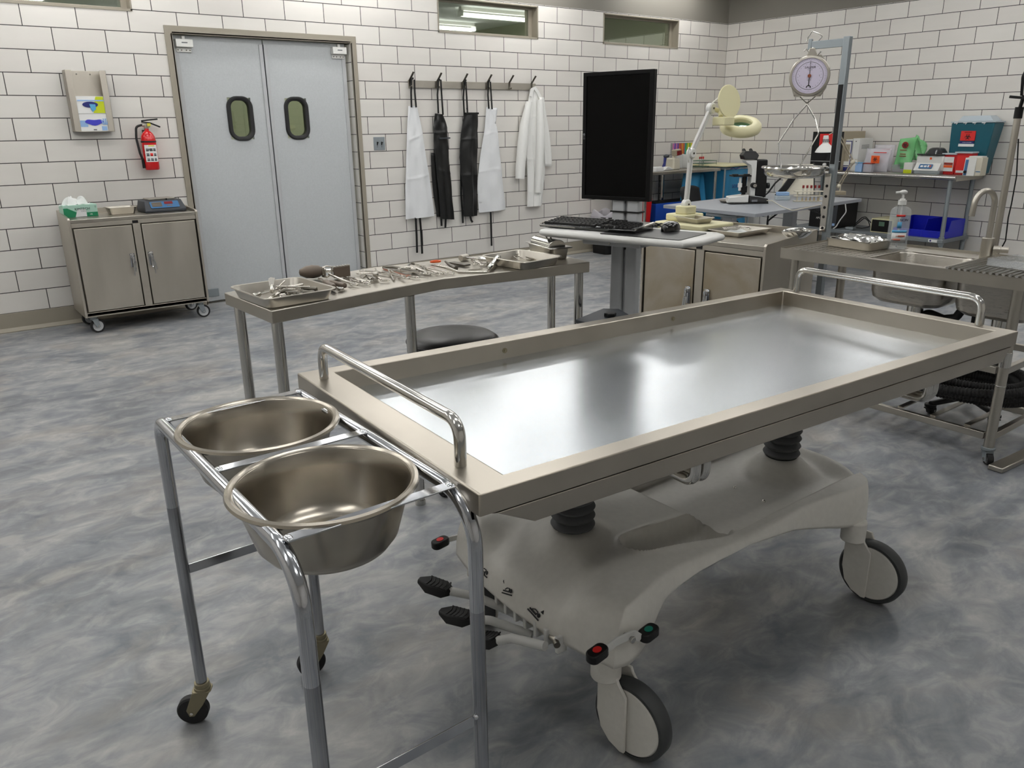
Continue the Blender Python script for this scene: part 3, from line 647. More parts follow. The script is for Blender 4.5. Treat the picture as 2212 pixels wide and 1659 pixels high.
# balance
t = thing('benchtop_balance', 'dark electronic balance with blue front panel and red display on the cabinet', 'scale', (-7.015, -.27, zt), radians(2))
mt = t.matrix_basis.copy()
MB(mt).loops([[(x, y, z) for x, y, z in ((-.15 + e, -.11, 0), (.15 - e, -.11, 0), (.15 - e, .12, 0), (-.15 + e, .12, 0))] for e in (0,)] + [[(-.15, -.11, .02), (.15, -.11, .02), (.15, .12, .02), (-.15, .12, .02)], [(-.135, -.05, .085), (.135, -.05, .085), (.135, .12, .085), (-.135, .12, .085)]]).build('housing', 'charcoal', t, bevel=.006)
pm = mt @ frame((0, -.084, .0535), (1, 0, 0), z=(0, -.735, .68))
MB(pm).rbox(-.105, .105, -.03, .03, 0, .0015, .008).build('front_panel', 'blue_panel', t)
MB(pm).box(-.092, -.02, -.018, .024, .0015, .0025).build('parts_label', 'dark_steel', t)
for q in range(4): MB(pm).box(-.087, -.026, -.012 + q * .009, -.0085 + q * .009, .0025, .003).build('label_line', 'wood_dark', t)
MB(pm).box(0, .062, .002, .026, .0015, .0025).build('display', 'red_display', t)
for q in range(3): MB(pm).box(.014 + q * .014, .024 + q * .014, -.018, -.006, .0015, .003).build('button', 'wood_dark', t)
MB(mt).rbox(-.1, .1, -.03, .11, .087, .097, .012).build('pan', 'steel_satin', t, bevel=.002)
MB(mt).ball((.03, -.045, .09), .007, 10).build('level_bubble', 'black_plastic', t)
a, b = at(258, 467, 2, zt), at(306, 466, 2, zt)
tray('instrument_tray', 'small empty steel tray on the cabinet between the wipes box and the balance', frame((-7.305, -.27, zt + .0015), (1, .03, 0)), .19, .13, .05, m='steel_satin')
# ================================================================ INSTRUMENT BENCH
BZ = .88
near = [at(586, 672, 2, BZ), at(952, 602, 2, BZ), at(1274, 566, 2, BZ)]
far = [at(484, 632, 2, BZ), at(802, 578, 2, BZ), at(1163, 537, 2, BZ)]
t = thing('instrument_bench', 'long narrow steel bench, slightly bent, with round legs in front of the aprons', 'table', (-7.08, -4.2, 0))
poly = [tuple(p[:2]) for p in near] + [tuple(p[:2]) for p in far[::-1]]
MB().prism(poly, BZ - .042, BZ).build('bench_top', 'steel_satin', t, bevel=.003)
for x, y in ((-7.735, -4.40), (-7.745, -4.08), (-7.215, -4.345), (-6.44, -4.40), (-6.30, -4.06)):
    MB().cyl((x, y, .02), (x, y, BZ - .0425), .0185).cyl((x, y, 0), (x, y, .022), .021, n=16).build('leg', 'steel_polished', t)
T = lambda x, y, z=BZ + .0035: at(x, y, 2, z)
g = 'instruments on the bench'
c0, c1 = T(548, 612), T(660, 640)
TC = V((-7.66, -4.285, BZ + .002))
tray('instrument_tray', 'large steel tray heaped with instruments at the left end of the bench', frame(TC, (1, .06, 0)), .245, .275, .034, r=.03)
def tl(dx, dy, dz=.006): return TC + V((dx * .74, dy * .95, dz))
lb = 'inside the large tray at the left end'
knife('bone_cutter', 'broad bright blade standing up against the back rim inside the large left tray', tl(-.06, -.02, .02), tl(.0, .105, .045), g, handle='instrument_steel', bw=.014, cat='instrument')
knife('dark_handled_knife', 'dark-handled knife lying to the right side inside the large left tray', tl(.13, -.06, .014), tl(.02, .06, .018), g, handle='dark_steel')
knife('scalpel', 'slim scalpel lying across the middle of the large left tray', tl(.1, .0, .03), tl(-.08, .015, .022), g, handle='instrument_steel', hw=.005, bw=.005, cat='scalpel')
knife('spatula', 'pale flat spatula near the left rim inside the large left tray', tl(-.13, .02, .006), tl(-.03, .05, .01), g, handle='instrument_steel', bw=.013, cat='instrument')
forceps('forceps', 'forceps with rings pointing to the front corner of the large left tray', tl(.06, .01, .012), tl(-.03, -.1, .014), g)
forceps('forceps', 'forceps lying under the slim scalpel, rings toward the right rim of the large tray', tl(-.06, -.03, .01), tl(.08, -.07, .01), g)
forceps('forceps', 'short forceps tucked beside the dark-handled knife in the large tray', tl(0, .08, .008), tl(.1, .03, .01), g, w=.028)
bar('chisel', 'square bright chisel near the front of the large left tray', [tl(-.04, -.06, .016), tl(.05, -.04, .024)], (.008, .003), g, flat=(0, 0, 1), cat='chisel')
bar('chisel', 'narrow chisel crossing the rings at the front of the large left tray', [tl(-.09, -.05, .012), tl(.01, -.01, .03)], (.006, .0025), g, flat=(0, 0, 1), cat='chisel')
bar('probe', 'thin rod resting on top of the heap in the large left tray', [tl(-.02, .02, .036), tl(.11, -.035, .03)], .003, g, cat='probe')
bar('ruler', 'flat pale strip lying on the bottom at the left of the large left tray', [tl(-.13, -.02, .004), tl(-.07, -.09, .004)], (.011, .001), g, flat=(0, 0, 1), cat='ruler')
knife('dark_chisel', 'dark flat chisel near the right rim, under the dark-handled knife in the large tray', tl(.12, -.02, .006), tl(.0, -.02, .01), g, handle='dark_steel', cat='chisel')
knife('dark_rasp', 'dark rasp at the front right inside the large left tray', tl(.1, -.09, .01), tl(-.02, -.055, .02), g, handle='dark_steel', blade='dark_steel', cat='rasp')
bar('probe', 'bright rod leaning from the middle to the back rim of the large left tray', [tl(-.03, .03, .02), tl(.06, .1, .036)], .0035, g, cat='probe')
forceps('forceps', 'forceps at the very front of the heap in the large left tray', tl(-.08, -.085, .01), tl(.05, -.1, .014), g)
bar('clamp', 'dark stubby clamp at the centre of the heap in the large left tray', [tl(-.03, -.02, .022), tl(.0, -.03, .028), tl(.04, -.05, .02)], [.006, .009, .005], g, m='dark_steel', cat='clamp')
# loose instruments on the bench top, left to right
a, b = T(650, 604), T(746, 596)
mtm = frame(a, b - a); t = thing('mallet', 'mallet with brown rounded head behind the large left tray', 'mallet', mtx=mtm, group=g)
L = (b - a).length
MB(mtm).lathe([(0, -.005), (.011, -.002), (.022, .02), (.025, .045), (.022, .068), (.014, .08), (0, .08)], (0, 0, .026), 'X', n=20).build('head', 'wood_dark', t)
MB(mtm).lathe([(.0, .08), (.017, .08), (.017, .09), (.008, .094), (.007, L)], (0, 0, .026), 'X', n=14, cap1=True).build('handle', 'steel_polished', t)
a, b = T(688, 608), T(722, 629)
knife('osteotome', 'pointed tool with thick brown cylindrical handle beside the large tray rim', b, a, g, handle='wood_dark', hw=.013, hl=.6, cat='chisel')
knife('bone_knife', 'knife with worn brown handle, blade pointing to the tray, second right of the tray', T(746, 624), T(686, 609), g, handle='wood_dark', hw=.011, hl=.55)
t = thing('thumb_disc', 'small round steel cap standing in front of the brown-handled knife', 'instrument', T(736, 628), 0, g)
MB().cyl(T(736, 628), T(736, 628) + V((0, 0, .012)), .011).build('cap', 'steel_polished', t, bevel=.002)
t = thing('bone_rongeur', 'upright looped handles of a large shear behind the brown-handled knife', 'instrument', T(706, 605), 0, g)
p = T(706, 604)
MB().tube([p + V((-.01, 0, .045)), p + V((.0, 0, .05)), p + V((.022, -.004, .046)), p + V((.02, -.004, .02)), p + V((0, 0, .008)), p + V((-.012, 0, .02))], .0035, closed=True).tube([p + V((-.008, 0, .04)), p + V((-.01, 0, .01))], (.003, .012), flat=(0, 1, 0)).build('loop_handle', 'instrument_steel', t)
MB().tube([p + V((.01, 0, .02)), T(742, 606, BZ + .016), T(772, 616, BZ + .008)], [.004, .005, .003], n=10).build('jaw', 'instrument_steel', t)
# notched specimen comb
a, b = T(722, 601), T(756, 596); mtc = frame(a, b - a); L = (b - a).length
t = thing('toothed_scraper', 'brown rectangular metal block with a toothed top edge standing on the bench', 'instrument', mtx=mtc, group=g)
MB(mtc).box(0, L, -.006, .006, 0, .04).build('body', 'wood_dark', t, bevel=.002)
for i in range(6): MB(mtc).box(L * (i + .1) / 5.6, L * (i + .6) / 5.6, -.008, .01, .0405, .045).build('tooth', 'steel_polished', t, bevel=.001)
forceps('scissors', 'scissors with open rings toward the front edge right of the brown-handled knives', T(742, 602), T(782, 618), g, w=.045, rr=.015, cat='scissors')
forceps('forceps', 'forceps beside the toothed block with rings at the front, right of the open scissors', T(752, 603), T(790, 612), g, w=.03)
bar('probe', 'thin grey rod lying just in front of the toothed block', [T(722, 606), T(758, 601)], (.004, .0015), g, flat=(0, 0, 1), cat='probe')
forceps('retractor', 'forceps lying crosswise left of the pile near the middle of the bench', T(832, 592), T(775, 591), g, w=.035, cat='forceps')
t = thing('self_retaining_retractor', 'bulky ratchet retractor with two rings left of the middle of the bench', 'instrument', T(815, 604), 0, g)
p = T(812, 603)
MB().tube([T(779, 596), T(784, 601), T(792, 595), T(802, 596, BZ + .012), T(810, 602, BZ + .018)], .0032).tube([T(790, 594), T(806, 598, BZ + .016), T(812, 603, BZ + .02)], .0034).build('toothed_arm', 'instrument_steel', t)
MB().ball(p + V((0, 0, .018)), .011, 12).cyl(p, p + V((0, 0, .014)), .01).build('ratchet', 'instrument_steel', t)
for q in ((806, 607), (832, 608)):
    c = T(*q); MB().tube([p + V((0, 0, .012)), c + V((-.01, .01, .006))], .003).tube([c + V((.017 * cos(a_), .012 * sin(a_), .004)) for a_ in [2 * pi * i / 16 for i in range(16)]], .0024, closed=True, n=6).build('ring_handle', 'instrument_steel', t)
bar('probe', 'pale short rod lying diagonally across the forceps near the middle of the bench', [T(839, 583, BZ + .012), T(851, 606)], .0035, g, cat='probe')
bar('probe', 'short leaning rod behind the ratchet retractor', [T(811, 580, BZ + .01), T(817, 589)], .003, g, cat='probe')
forceps('scissors', 'long scissors crossing under the pale rod, ring handles at the front edge', T(820, 592), T(893, 604), g, w=.05, rr=.013, open_=.004, cat='scissors')
forceps('needle_holder', 'long forceps with reddish ring tips at the middle of the bench', T(828, 583), T(876, 600), g, w=.03, ringcol='copper')
forceps('forceps', 'longest slender forceps running along the middle of the bench top', T(835, 585), T(925, 594), g, w=.03)
t = thing('rib_spreader', 'heavy dark-jointed shear with pistol grips behind the long forceps at mid bench', 'shears', T(880, 580), 0, g)
MB().tube([T(828, 577, BZ + .01), T(850, 578, BZ + .012), T(880, 583, BZ + .012), T(905, 588, BZ + .01)], [.007, .008, .006, .005], n=10).build('lower_handle', 'dark_steel', t)
MB().tube([T(860, 582, BZ + .01), T(880, 578, BZ + .018), T(902, 581, BZ + .014), T(930, 592, BZ + .006)], [.005, .008, .006, .004], n=10).build('upper_handle', 'instrument_steel', t)
MB().ball(T(893, 583, BZ + .012), .013, 12).build('joint', 'instrument_steel', t); MB().tube([T(878, 577, BZ + .02), T(887, 569, BZ + .02), T(896, 571, BZ + .016)], .004).build('jaw', 'dark_steel', t)
forceps('scissors', 'large scissors with wide bright rings at the front edge right of mid bench', T(893, 573), T(963, 595), g, w=.055, rr=.018, cat='scissors')
forceps('scissors', 'scissors with rings overlapping the wide bright ones, blades toward the back', T(905, 578), T(940, 595), g, w=.05, rr=.017, cat='scissors')
t = thing('orange_ring_forceps', 'long forceps with one orange ring handle lying toward the back edge', 'forceps', T(940, 570), 0, g)
c = T(941, 569); MB().tube([c + V((.02 * cos(a_), .014 * sin(a_), .008)) for a_ in [2 * pi * i / 18 for i in range(18)]], (.004, .003), flat=(0, 0, 1), closed=True).build('orange_ring', 'orange', t)
MB().tube([T(942, 573), T(965, 578), T(990, 586)], .0032).tube([T(948, 572), T(970, 577), T(992, 588)], .003).build('arm', 'instrument_steel', t)
bar('cranked_probe', 'long cranked steel rod ending at the chrome handle near the front edge', [T(952, 573), T(992, 588), T(1012, 588), T(1052, 588)], .005, g, cat='probe')
bar('bone_pliers', 'brown-gripped pliers with small open jaws pointing to the back edge', [T(962, 565, BZ + .012), T(972, 573, BZ + .01), T(985, 580, BZ + .008)], [.004, .007, .009], g, m='dark_steel', cat='pliers')
bar('amputation_knife', 'broad dark knife blade lying at the back edge right of the pliers', [T(975, 567, BZ + .008), T(1010, 573, BZ + .008)], (.016, .003), g, m='dark_steel', flat=(0, 0, 1), cat='knife')
bar('probe', 'thin rod beside the cranked one, under the chrome-handled mallet', [T(1012, 583), T(1042, 580)], (.005, .0015), g, flat=(0, 0, 1), cat='probe')
# oscillating saw and mallet
a, b = T(1002, 556, BZ + .014), T(1060, 562, BZ + .014); mm = frame(a, b - a); L = (b - a).length
t = thing('steel_mallet', 'steel mallet with small cylindrical head lying near the back edge', 'mallet', mtx=mm, group=g)
MB(mm).cyl((.0, -.022, 0), (0, .022, 0), .013).build('head', 'steel_satin', t, bevel=.002)
MB(mm).lathe([(.004, .012), (.004, L * .55), (.011, L * .6), (.012, L * .75), (.008, L * .95), (.009, L), (0, L)], (0, 0, 0), 'X', n=14).build('handle', 'steel_polished', t)
a, b = T(1057, 581, BZ + .012), T(1077, 554, BZ + .03)
mm = frame(a, b - a); L = (b - a).length
t = thing('chrome_knife_handle', 'thick mirror-bright contoured handle tilted up beside the front edge', 'knife', a, 0, g)
d = (b - a).normalized()
MB().tube([a + d * L * q for q in (0, .08, .3, .55, .8, .95, 1)], [.007, .012, .013, .0115, .014, .012, .005], n=16).build('handle', 'steel_polished', t)
MB().tube([a, T(1050, 586), T(1040, 588)], (.009, .001), flat=(0, 0, 1)).build('blade', 'instrument_steel', t)
t = thing('plaster_saw', 'short bulky chrome saw with round knob at the right of the chrome handle', 'saw', T(1085, 566), 0, g)
MB().tube([T(1052, 561, BZ + .014), T(1070, 563, BZ + .016), T(1090, 567, BZ + .016)], [.008, .014, .011], n=14).build('body', 'steel_polished', t)
MB().cyl(T(1078, 568, BZ + .004), T(1078, 568, BZ + .012), .018).build('round_blade', 'dark_steel', t); MB().tube([T(1090, 566, BZ + .01), T(1106, 569, BZ + .01)], .004).ball(T(1107, 569, BZ + .01), .009, 12).build('knob', 'instrument_steel', t)
forceps('forceps', 'dull clamp lying between the steel mallet and the chrome handle', T(1018, 564), T(1036, 575), g, w=.03)
forceps('forceps', 'small bright clamp just left of the chrome saw', T(1060, 572), T(1040, 572), g, w=.024)
# right-hand tray
mr_ = frame((-6.65, -4.285, BZ + .002), (1, .1, 0))
tray('instrument_tray', 'steel tray with bright instruments near the right end of the bench', mr_, .215, .25, .032, r=.025)
g2 = 'instruments in the right bench tray'
Tq = lambda x, y, dz=.006: at(x, y, 2, BZ + .004 + dz)
bar('chisel', 'bright flat chisel at the right side of the right bench tray', [Tq(1136, 549), Tq(1168, 558)], (.008, .002), g2, flat=(0, 0, 1), cat='chisel')
bar('chisel', 'second flat chisel left of the brightest one in the right bench tray', [Tq(1128, 551), Tq(1150, 559)], (.006, .002), g2, flat=(0, 0, 1), cat='chisel')
forceps('forceps', 'clamp with raised joint near the back of the right bench tray', Tq(1088, 557), Tq(1136, 550), g2, w=.026)
knife('scalpel', 'slim scalpel lying along the left side of the right bench tray', Tq(1104, 553), Tq(1122, 563), g2, handle='instrument_steel', hw=.004, bw=.005, cat='scalpel')
knife('scalpel', 'scalpel lying second from the left side in the right bench tray', Tq(1112, 552), Tq(1136, 562), g2, handle='instrument_steel', hw=.004, bw=.005, cat='scalpel')
# lidded steriliser box
mm = frame((-6.43, -4.19, BZ + .001), (-.07, -.31, 0))
t = thing('steriliser_box', 'lidded steel instrument box with a loop handle at the right end of the bench', 'box', mtx=mm)
MB(mm).rbox(-.115, .115, -.045, .045, .0, .045, .02, taper=.006).build('box_body', 'steel_satin', t, bevel=.003)
ld = MB(mm); ld.rbox(-.128, .128, -.055, .055, .0452, .05, .012)
ld.loops([[(x, .04 * cos(a_), .05 + .028 * sin(a_)) for a_ in [pi * i / 12 for i in range(13)]] for x in (-.1, -.095, .085, .1)][1:3])
l = ld.build('lid', 'steel_polished', t, bevel=.004)
MB(mm).tube([(-.015, 0, .076), (-.015, 0, .1), (.025, 0, .1), (.025, 0, .076)], (.006, .0015), bend=.008, flat=(0, 1, 0)).build('loop_handle', 'dark_steel', l)
# ================================================================ STOOL
sx, sy, sz = -6.91, -4.15, .6
t = thing('rolling_stool', 'round black vinyl stool partly hidden behind the autopsy table', 'stool', (sx, sy, 0))
MB().lathe([(0, sz - .085), (.17, sz - .085), (.186, sz - .078), (.19, sz - .06), (.19, sz - .022), (.186, sz - .012), (.165, sz + .002), (.1, sz + .01), (0, sz + .012)], (sx, sy, 0), n=56).build('seat', 'vinyl_black', t)
MB().tube([(sx + .1905 * cos(a_), sy + .1905 * sin(a_), sz - .02) for a_ in [2 * pi * i / 48 for i in range(48)]], .0035, n=8, closed=True).build('piping', 'vinyl_black', t)
MB().cyl((sx, sy, .14), (sx, sy, sz - .085), .022).cyl((sx, sy, .09), (sx, sy, .2), .03).build('gas_lift', 'chrome', t)
for k in range(5):
    a_ = radians(228 + 72 * k); e = V((sx + .28 * cos(a_), sy + .28 * sin(a_), .075))
    MB().tube([(sx, sy, .12), (sx + .15 * cos(a_), sy + .15 * sin(a_), .105), e], [.022, .018, .012], n=10).build('leg', 'black_plastic', t)
    caster(t, e.x, e.y, .075, .028, .03, a_ + 1, .012, 'black_rubber', 'black_plastic', 'black_plastic')
# ================================================================ COMPUTER STAND
kx = V((.25, -.968, 0)).normalized(); ky = V((.968, .25, 0)).normalized()
PM = frame((-6.505, -4.20, 0), kx)           # x along the front edge of the work surface, y away from the user
PZ = 1.0
t = thing('computer_stand', 'grey column stand with white keyboard shelf and black base, in front of the steel cabinet', 'computer stand', (-6.2, -4.42, 0))
pf = MB(PM)
pl = [(.03, 0), (.655, 0), (.675, .008), (.715, .10), (.715, .30), (.68, .33), (.02, .33), (-.03, .30), (-.04, .20), (.0, .018)]
def off(pl, e):
    cx = sum(p[0] for p in pl) / len(pl); cy = sum(p[1] for p in pl) / len(pl)
    return [(cx + (x - cx) * (1 - e / .3), cy + (y - cy) * (1 - e / .16)) for x, y in pl]
pf.loops([[(x, y, z) for x, y in off(pl, e)] for z, e in ((PZ - .028, .012), (PZ - .024, .004), (PZ - .014, 0), (PZ - .004, .004), (PZ, .012))])
pf.build('keyboard_shelf', 'white_plastic', t, bevel=.004, seg=3)
MB(PM).box(.2, .47, .05, .2, PZ - .05, PZ - .0285).build('shelf_bracket', 'grey_plastic', t, bevel=.006)
MB(PM).ball((.33, .05, PZ - .04), .006, 10).build('screw', 'steel_polished', t)
cx0, cx1, cy0, cy1 = .215, .34, .255, .30
cc = PM @ V(((cx0 + cx1) / 2, (cy0 + cy1) / 2, 0))
c = MB(PM)
for a, b in ((cx0, .2725), (.2875, cx1)): c.box(a, b, cy0, cy1, .06, 1.12)
c.box(.2725, .2875, cy0 + .015, cy1, .06, 1.12)
c.build('column', 'grey_plastic', t, bevel=.006, seg=3)
MB(PM).box(cx0 - .006, cx1 + .006, cy0 - .004, cy1 + .004, 1.062, 1.068).build('column_ring', 'black_plastic', t)
MB(PM).box(.274, .286, cy0 + .012, cy0 + .018, .905, .935).build('cable_slot', 'black_plastic', t)
hx = [at(x, y, 2, .69) for x, y in ((1243, 690), (1303, 666), (1337, 667), (1358, 679))]
hp = [tuple(p[:2]) for p in hx] + [(-6.46, -4.70), (-6.60, -4.63)]
MB().prism(hp, .675, .69).build('lower_shelf', 'charcoal', t, bevel=.002)
sp = at(1318, 684, 2, .69); sm = MB(Matrix.Translation(sp))
sm.loops([[(r * cos(a), r * sin(a), z) for a, r in [(pi * i / 6, .026 if i % 2 else .019) for i in range(12)]] for z in (.0005, .016)]).build('star_knob', 'black_plastic', t, bevel=.003)
for i, (bx, by) in enumerate(((-.05, -.16), (.58, -.16), (-.05, .46), (.58, .46))):
    e = PM @ V((bx, by, .075)); m0 = PM @ V((.28, .24, .085))
    MB().tube([m0, e], (.028, .016), flat=(0, 0, 1)).build('base_leg', 'black_plastic', t, bevel=.004)
    caster(t, e.x, e.y, .06, .032, .035, .5, .012, 'black_rubber', 'black_plastic', 'black_plastic')
MB(PM).box(.16, .40, .12, .36, .06, .10).build('base_hub', 'black_plastic', t, bevel=.01)
# monitor
MM = frame((-6.245, -4.205, 0), V((.28, -.96, 0)))    # x to the right, -y toward the user
t = thing('computer_monitor', 'portrait-turned black computer monitor, switched off, on the grey column', 'monitor', mtx=MM @ Matrix.Translation((.16, 0, 1.112)))
MB(MM).wall(0, .325, 1.112, 1.622, -.012, .014, [(.017, .306, 1.128, 1.606)]).build('bezel', 'bezel_black', t, bevel=.002, smooth=False)
MB(MM).box(.016, .307, -.008, .012, 1.127, 1.607).build('screen', 'screen_black', t, smooth=False)
MB(MM).box(.03, .295, .014, .034, 1.15, 1.58).build('rear_cover', 'black_plastic', t, bevel=.008)
lm_ = MM @ face_mtx((.009, -.0125, 1.365), (0, -1, 0))
text('LG', .012, 'ink_grey', t, lm_ @ R3('Z', -pi / 2), 'lettering'); MB(MM @ Matrix.Translation((.009, -.0125, 1.378))).cyl((0, 0, 0), (0, -.0008, 0), .005, n=16).build('round_emblem', 'ink_grey', t)
b = MB(MM); b.box(.12, .2, .0345, .048, 1.3, 1.4); b.build('mount_plate', 'dark_steel', t, bevel=.004)
MB(PM).box(.25, .31, .27, .31, 1.121, 1.40).build('column_head', 'dark_steel', [o for o in bpy.data.objects if o.name == 'computer_stand'][0], bevel=.004)

# mouse pad, keyboard, mouse
KM = frame(V((-6.435, -4.15, PZ)) + kx * .0 - ky * .012, V((.29, -.957, 0)))
t = thing('keyboard', 'black computer keyboard with silver trim on the white shelf under the monitor', 'keyboard', mtx=KM)
MB(KM).loops([[(x, 0, .003 + 0) for x in (0, .455)] + [(x, .17, .003) for x in (.455, 0)], [(.0, -.002, .014), (.455, -.002, .014), (.455, .172, .026), (0, .172, .026)], [(.008, .012, .017), (.447, .012, .017), (.447, .166, .030), (.008, .166, .030)]]).build('keyboard_body', 'black_gloss', t, bevel=.003)
MB(KM).loops([[(-.003, y, z) for y, z in ((.01, .013), (.17, .026), (.17, .031), (.01, .018))], [(.006, y, z) for y, z in ((.01, .013), (.17, .026), (.17, .031), (.01, .018))]]).loops([[(.449, y, z) for y, z in ((.01, .013), (.17, .026), (.17, .031), (.01, .018))], [(.459, y, z) for y, z in ((.01, .013), (.17, .026), (.17, .031), (.01, .018))]]).loops([[(0, -.003, .009), (0, -.003, .013), (0, 0, .013), (0, 0, .009)], [(.18, -.003, .007), (.18, -.003, .010), (.18, 0, .010), (.18, 0, .007)]]).build('silver_trim', 'steel_polished', t)
keys = MB(KM)
def keyrow(y, xs, w=.0165, d=.0155):
    for x, ww in xs:
        z = .0165 + y / .166 * .0135
        keys.frus((x, x + ww, y, y + d), (x + .0016, x + ww - .0016, y + .0015, y + d - .0012), z, z + .0065)
pitch = .0188
for r_ in range(6):
    y = .018 + r_ * .0235 if r_ < 5 else .018 + 5 * .0235 + .004
    if r_ == 0: row = [(.012, .024), (.038, .02), (.060, .02), (.082, .11), (.194, .02), (.216, .02), (.238, .024)]
    else: row = [(.012 + (r_ % 2) * .003 + k * pitch, .0168) for k in range(14)]
    row += [(.288 + k * pitch, .0168) for k in range(3) if r_ not in (2,)] if r_ != 1 else [(.288 + pitch, .0168)]
    if r_ < 5: row += [(.356 + k * pitch, .0168) for k in range(4)]
    keyrow(y, row)
kk = keys.build('keys', 'black_plastic', t, smooth=False); kk['kind'] = 'stuff'
t = thing('mouse_pad', 'thin black mouse pad under the keyboard and mouse', 'mouse pad', mtx=PM @ Matrix.Translation((.3, .03, PZ)))
MB(PM).rbox(.30, .655, .018, .26, PZ + .0003, PZ + .0026, .012).build('pad', 'vinyl_black', t)
mp_ = at(1440, 500, 2, PZ + .003); mm = frame(mp_ + ky * .03, -ky)
t = thing('computer_mouse', 'glossy black wireless mouse at the right end of the white shelf', 'mouse', mtx=mm)
def mf(u, v):
    a = 2 * pi * u; ph = v * pi / 2; r = cos(ph) ** .6
    return (.056 * r * cos(a), .033 * r * sin(a) * (1 - .12 * cos(a)), .038 * sin(ph) ** .8)
MB(mm).grid(mf, 28, 10, closeu=True).build('shell', 'black_gloss', t)
MB(mm).box(.02, .032, -.003, .003, .028, .036).build('scroll_wheel', 'black_rubber', t, bevel=.001)
p = [at(x, y, 2, z) for x, y, z in ((1405, 492, 1.009), (1410, 486, 1.014), (1418, 488, 1.009), (1424, 486, 1.012), (1430, 490, 1.008))]
t = thing('cable_bundle', 'small tangle of black cable between keyboard and mouse', 'cable', p[0])
MB().tube(p, .004, bend=.01).tube([q + V((.01, -.004, .006)) for q in p], .003, bend=.01).build('cable', 'black_plastic', t)
# ================================================================ CABINET BEHIND THE STAND
C2 = frame((-5.13, -3.515, 0), V((.08, -.81, 0)))
cabinet('steel_cabinet', 'two-door steel cabinet with brownish stains on its doors, behind the autopsy table', C2, .815, .56, .09, .80, 'steel_stained', 0, (1, 2, .5, 1.2))
ZC = .7965
LM = frame((-4.91, -3.40, ZC), V((.0, -1, 0)))       # lamp base: x along -Y, y along +X
t = thing('magnifier_lamp', 'cream magnifying lamp with open lid on a white jointed arm above the stained cabinet', 'lamp', mtx=LM)
b = MB(LM); b.rbox(.0, .385, .0, .30, .012, .046, .02).build('base_plate', 'cream', t, bevel=.008, seg=3)
for x, y in ((.03, .03), (.355, .03), (.03, .27), (.355, .27)): MB(LM).cyl((x, y, 0), (x, y, .0125), .016).build('foot', 'cream', t)
MB(LM).rbox(.0, .16, .10, .29, .0462, .086, .02).build('base_block', 'cream', t, bevel=.008, seg=3)
J0 = at(1482, 441, 1, -3.50); J1 = at(1493, 331, 1, -3.50); J2 = at(1536, 234, 1, -3.50); RC = at(1600, 272, 1, -3.56)
bb = MB(Matrix.Translation((J0.x, J0.y, 0))); bb.rbox(-.05, .05, -.05, .05, ZC + .0862, ZC + .135, .02, taper=0).build('socket', 'cream', t, bevel=.006)
MB().cyl(J0 + V((0, 0, -.02)), (J0.x, J0.y, ZC + .13), .012).build('pin', 'white_paint', t)
def arm(p, q):
    s = (q - p).normalized().cross(V((0, -1, 0))).normalized()
    b = MB()
    for k in (-.010, .010): b.tube([p + s * k, q + s * k], (.006, .009), flat=(0, 1, 0))
    b.build('arm', 'white_paint', t, bevel=.002)
arm(J0, J1); arm(J1, J2)
for j, r in ((J0, .03), (J1, .03), (J2, .032)):
    jj = MB().lathe([(0, -.02), (r * .8, -.02), (r, -.014), (r, .014), (r * .8, .02), (0, .02)], j, 'Y', n=24).build('joint_cover', 'white_plastic', t)
    MB().cyl(j + V((0, -.021, 0)), j + V((0, -.025, 0)), .006, n=10).build('screw', 'dark_steel', jj)
N_ = at(1556, 240, 1, -3.53); N2 = at(1557, 252, 1, -3.56)
MB().tube([J2, N_, N2], .014, bend=.01).build('neck', 'cream', t)
MB().tube([J2 + V((.01, 0, .03)), J2 + V((.05, -.01, .06)), J2 + V((.09, -.02, .06)), N_ + V((.02, 0, .01))], .005, bend=.03).tube([J1 + V((-.02, -.01, .02)), J1 + V((-.05, -.02, .04)), J1 + V((-.045, -.02, -.04)), J1 + V((-.02, 0, -.05))], .004, bend=.02).tube([J0 + V((.03, 0, .01)), J0 + V((.05, 0, -.03)), J0 + V((.02, 0, -.06)), J0 + V((-.03, 0, -.05))], .004, bend=.02).build('cable', 'white_plastic', t)
RM = Matrix.Translation(RC) @ Matrix.Rotation(radians(20), 4, cr) @ Matrix.Rotation(radians(-4), 4, 'Y')
hm = MB(RM)
hm.lathe([(.066, .018), (.07, .026), (.085, .030), (.11, .026), (.125, .010), (.128, -.01), (.122, -.026), (.112, -.03), (.072, -.03), (.066, -.02), (.066, .018)], n=48).build('ring_shade', 'cream', t)
MB(RM).lathe([(0, .004), (.04, .002), (.0655, -.004), (.04, -.009), (0, -.011)], n=32).build('lens', 'lens_glass', t)
hb = MB(); hbM = frame((at(1562, 262, 1, -3.56)), V((1, -.1, 0)))
MB(hbM).rbox(-.045, .05, -.05, .05, -.025, .025, .01).build('hinge_block', 'cream', t, bevel=.005)
LC = at(1575, 219, 1, -3.58)
ln = (-cf + cr * .62 + V((0, 0, -.15))).normalized(); LX = frame(LC, ln)
MB(LX).lathe([(0, -.005), (.094, -.005), (.098, 0), (.094, .005), (0, .005)], ax='X', n=40).build('lid', 'cream', t)
MB().tube([LC + V((.005, -.006, -.085)), LC + V((.012, -.006, -.125))], (.008, .005), flat=(0, 1, 0)).build('lid_hinge', 'beige_dark', t)
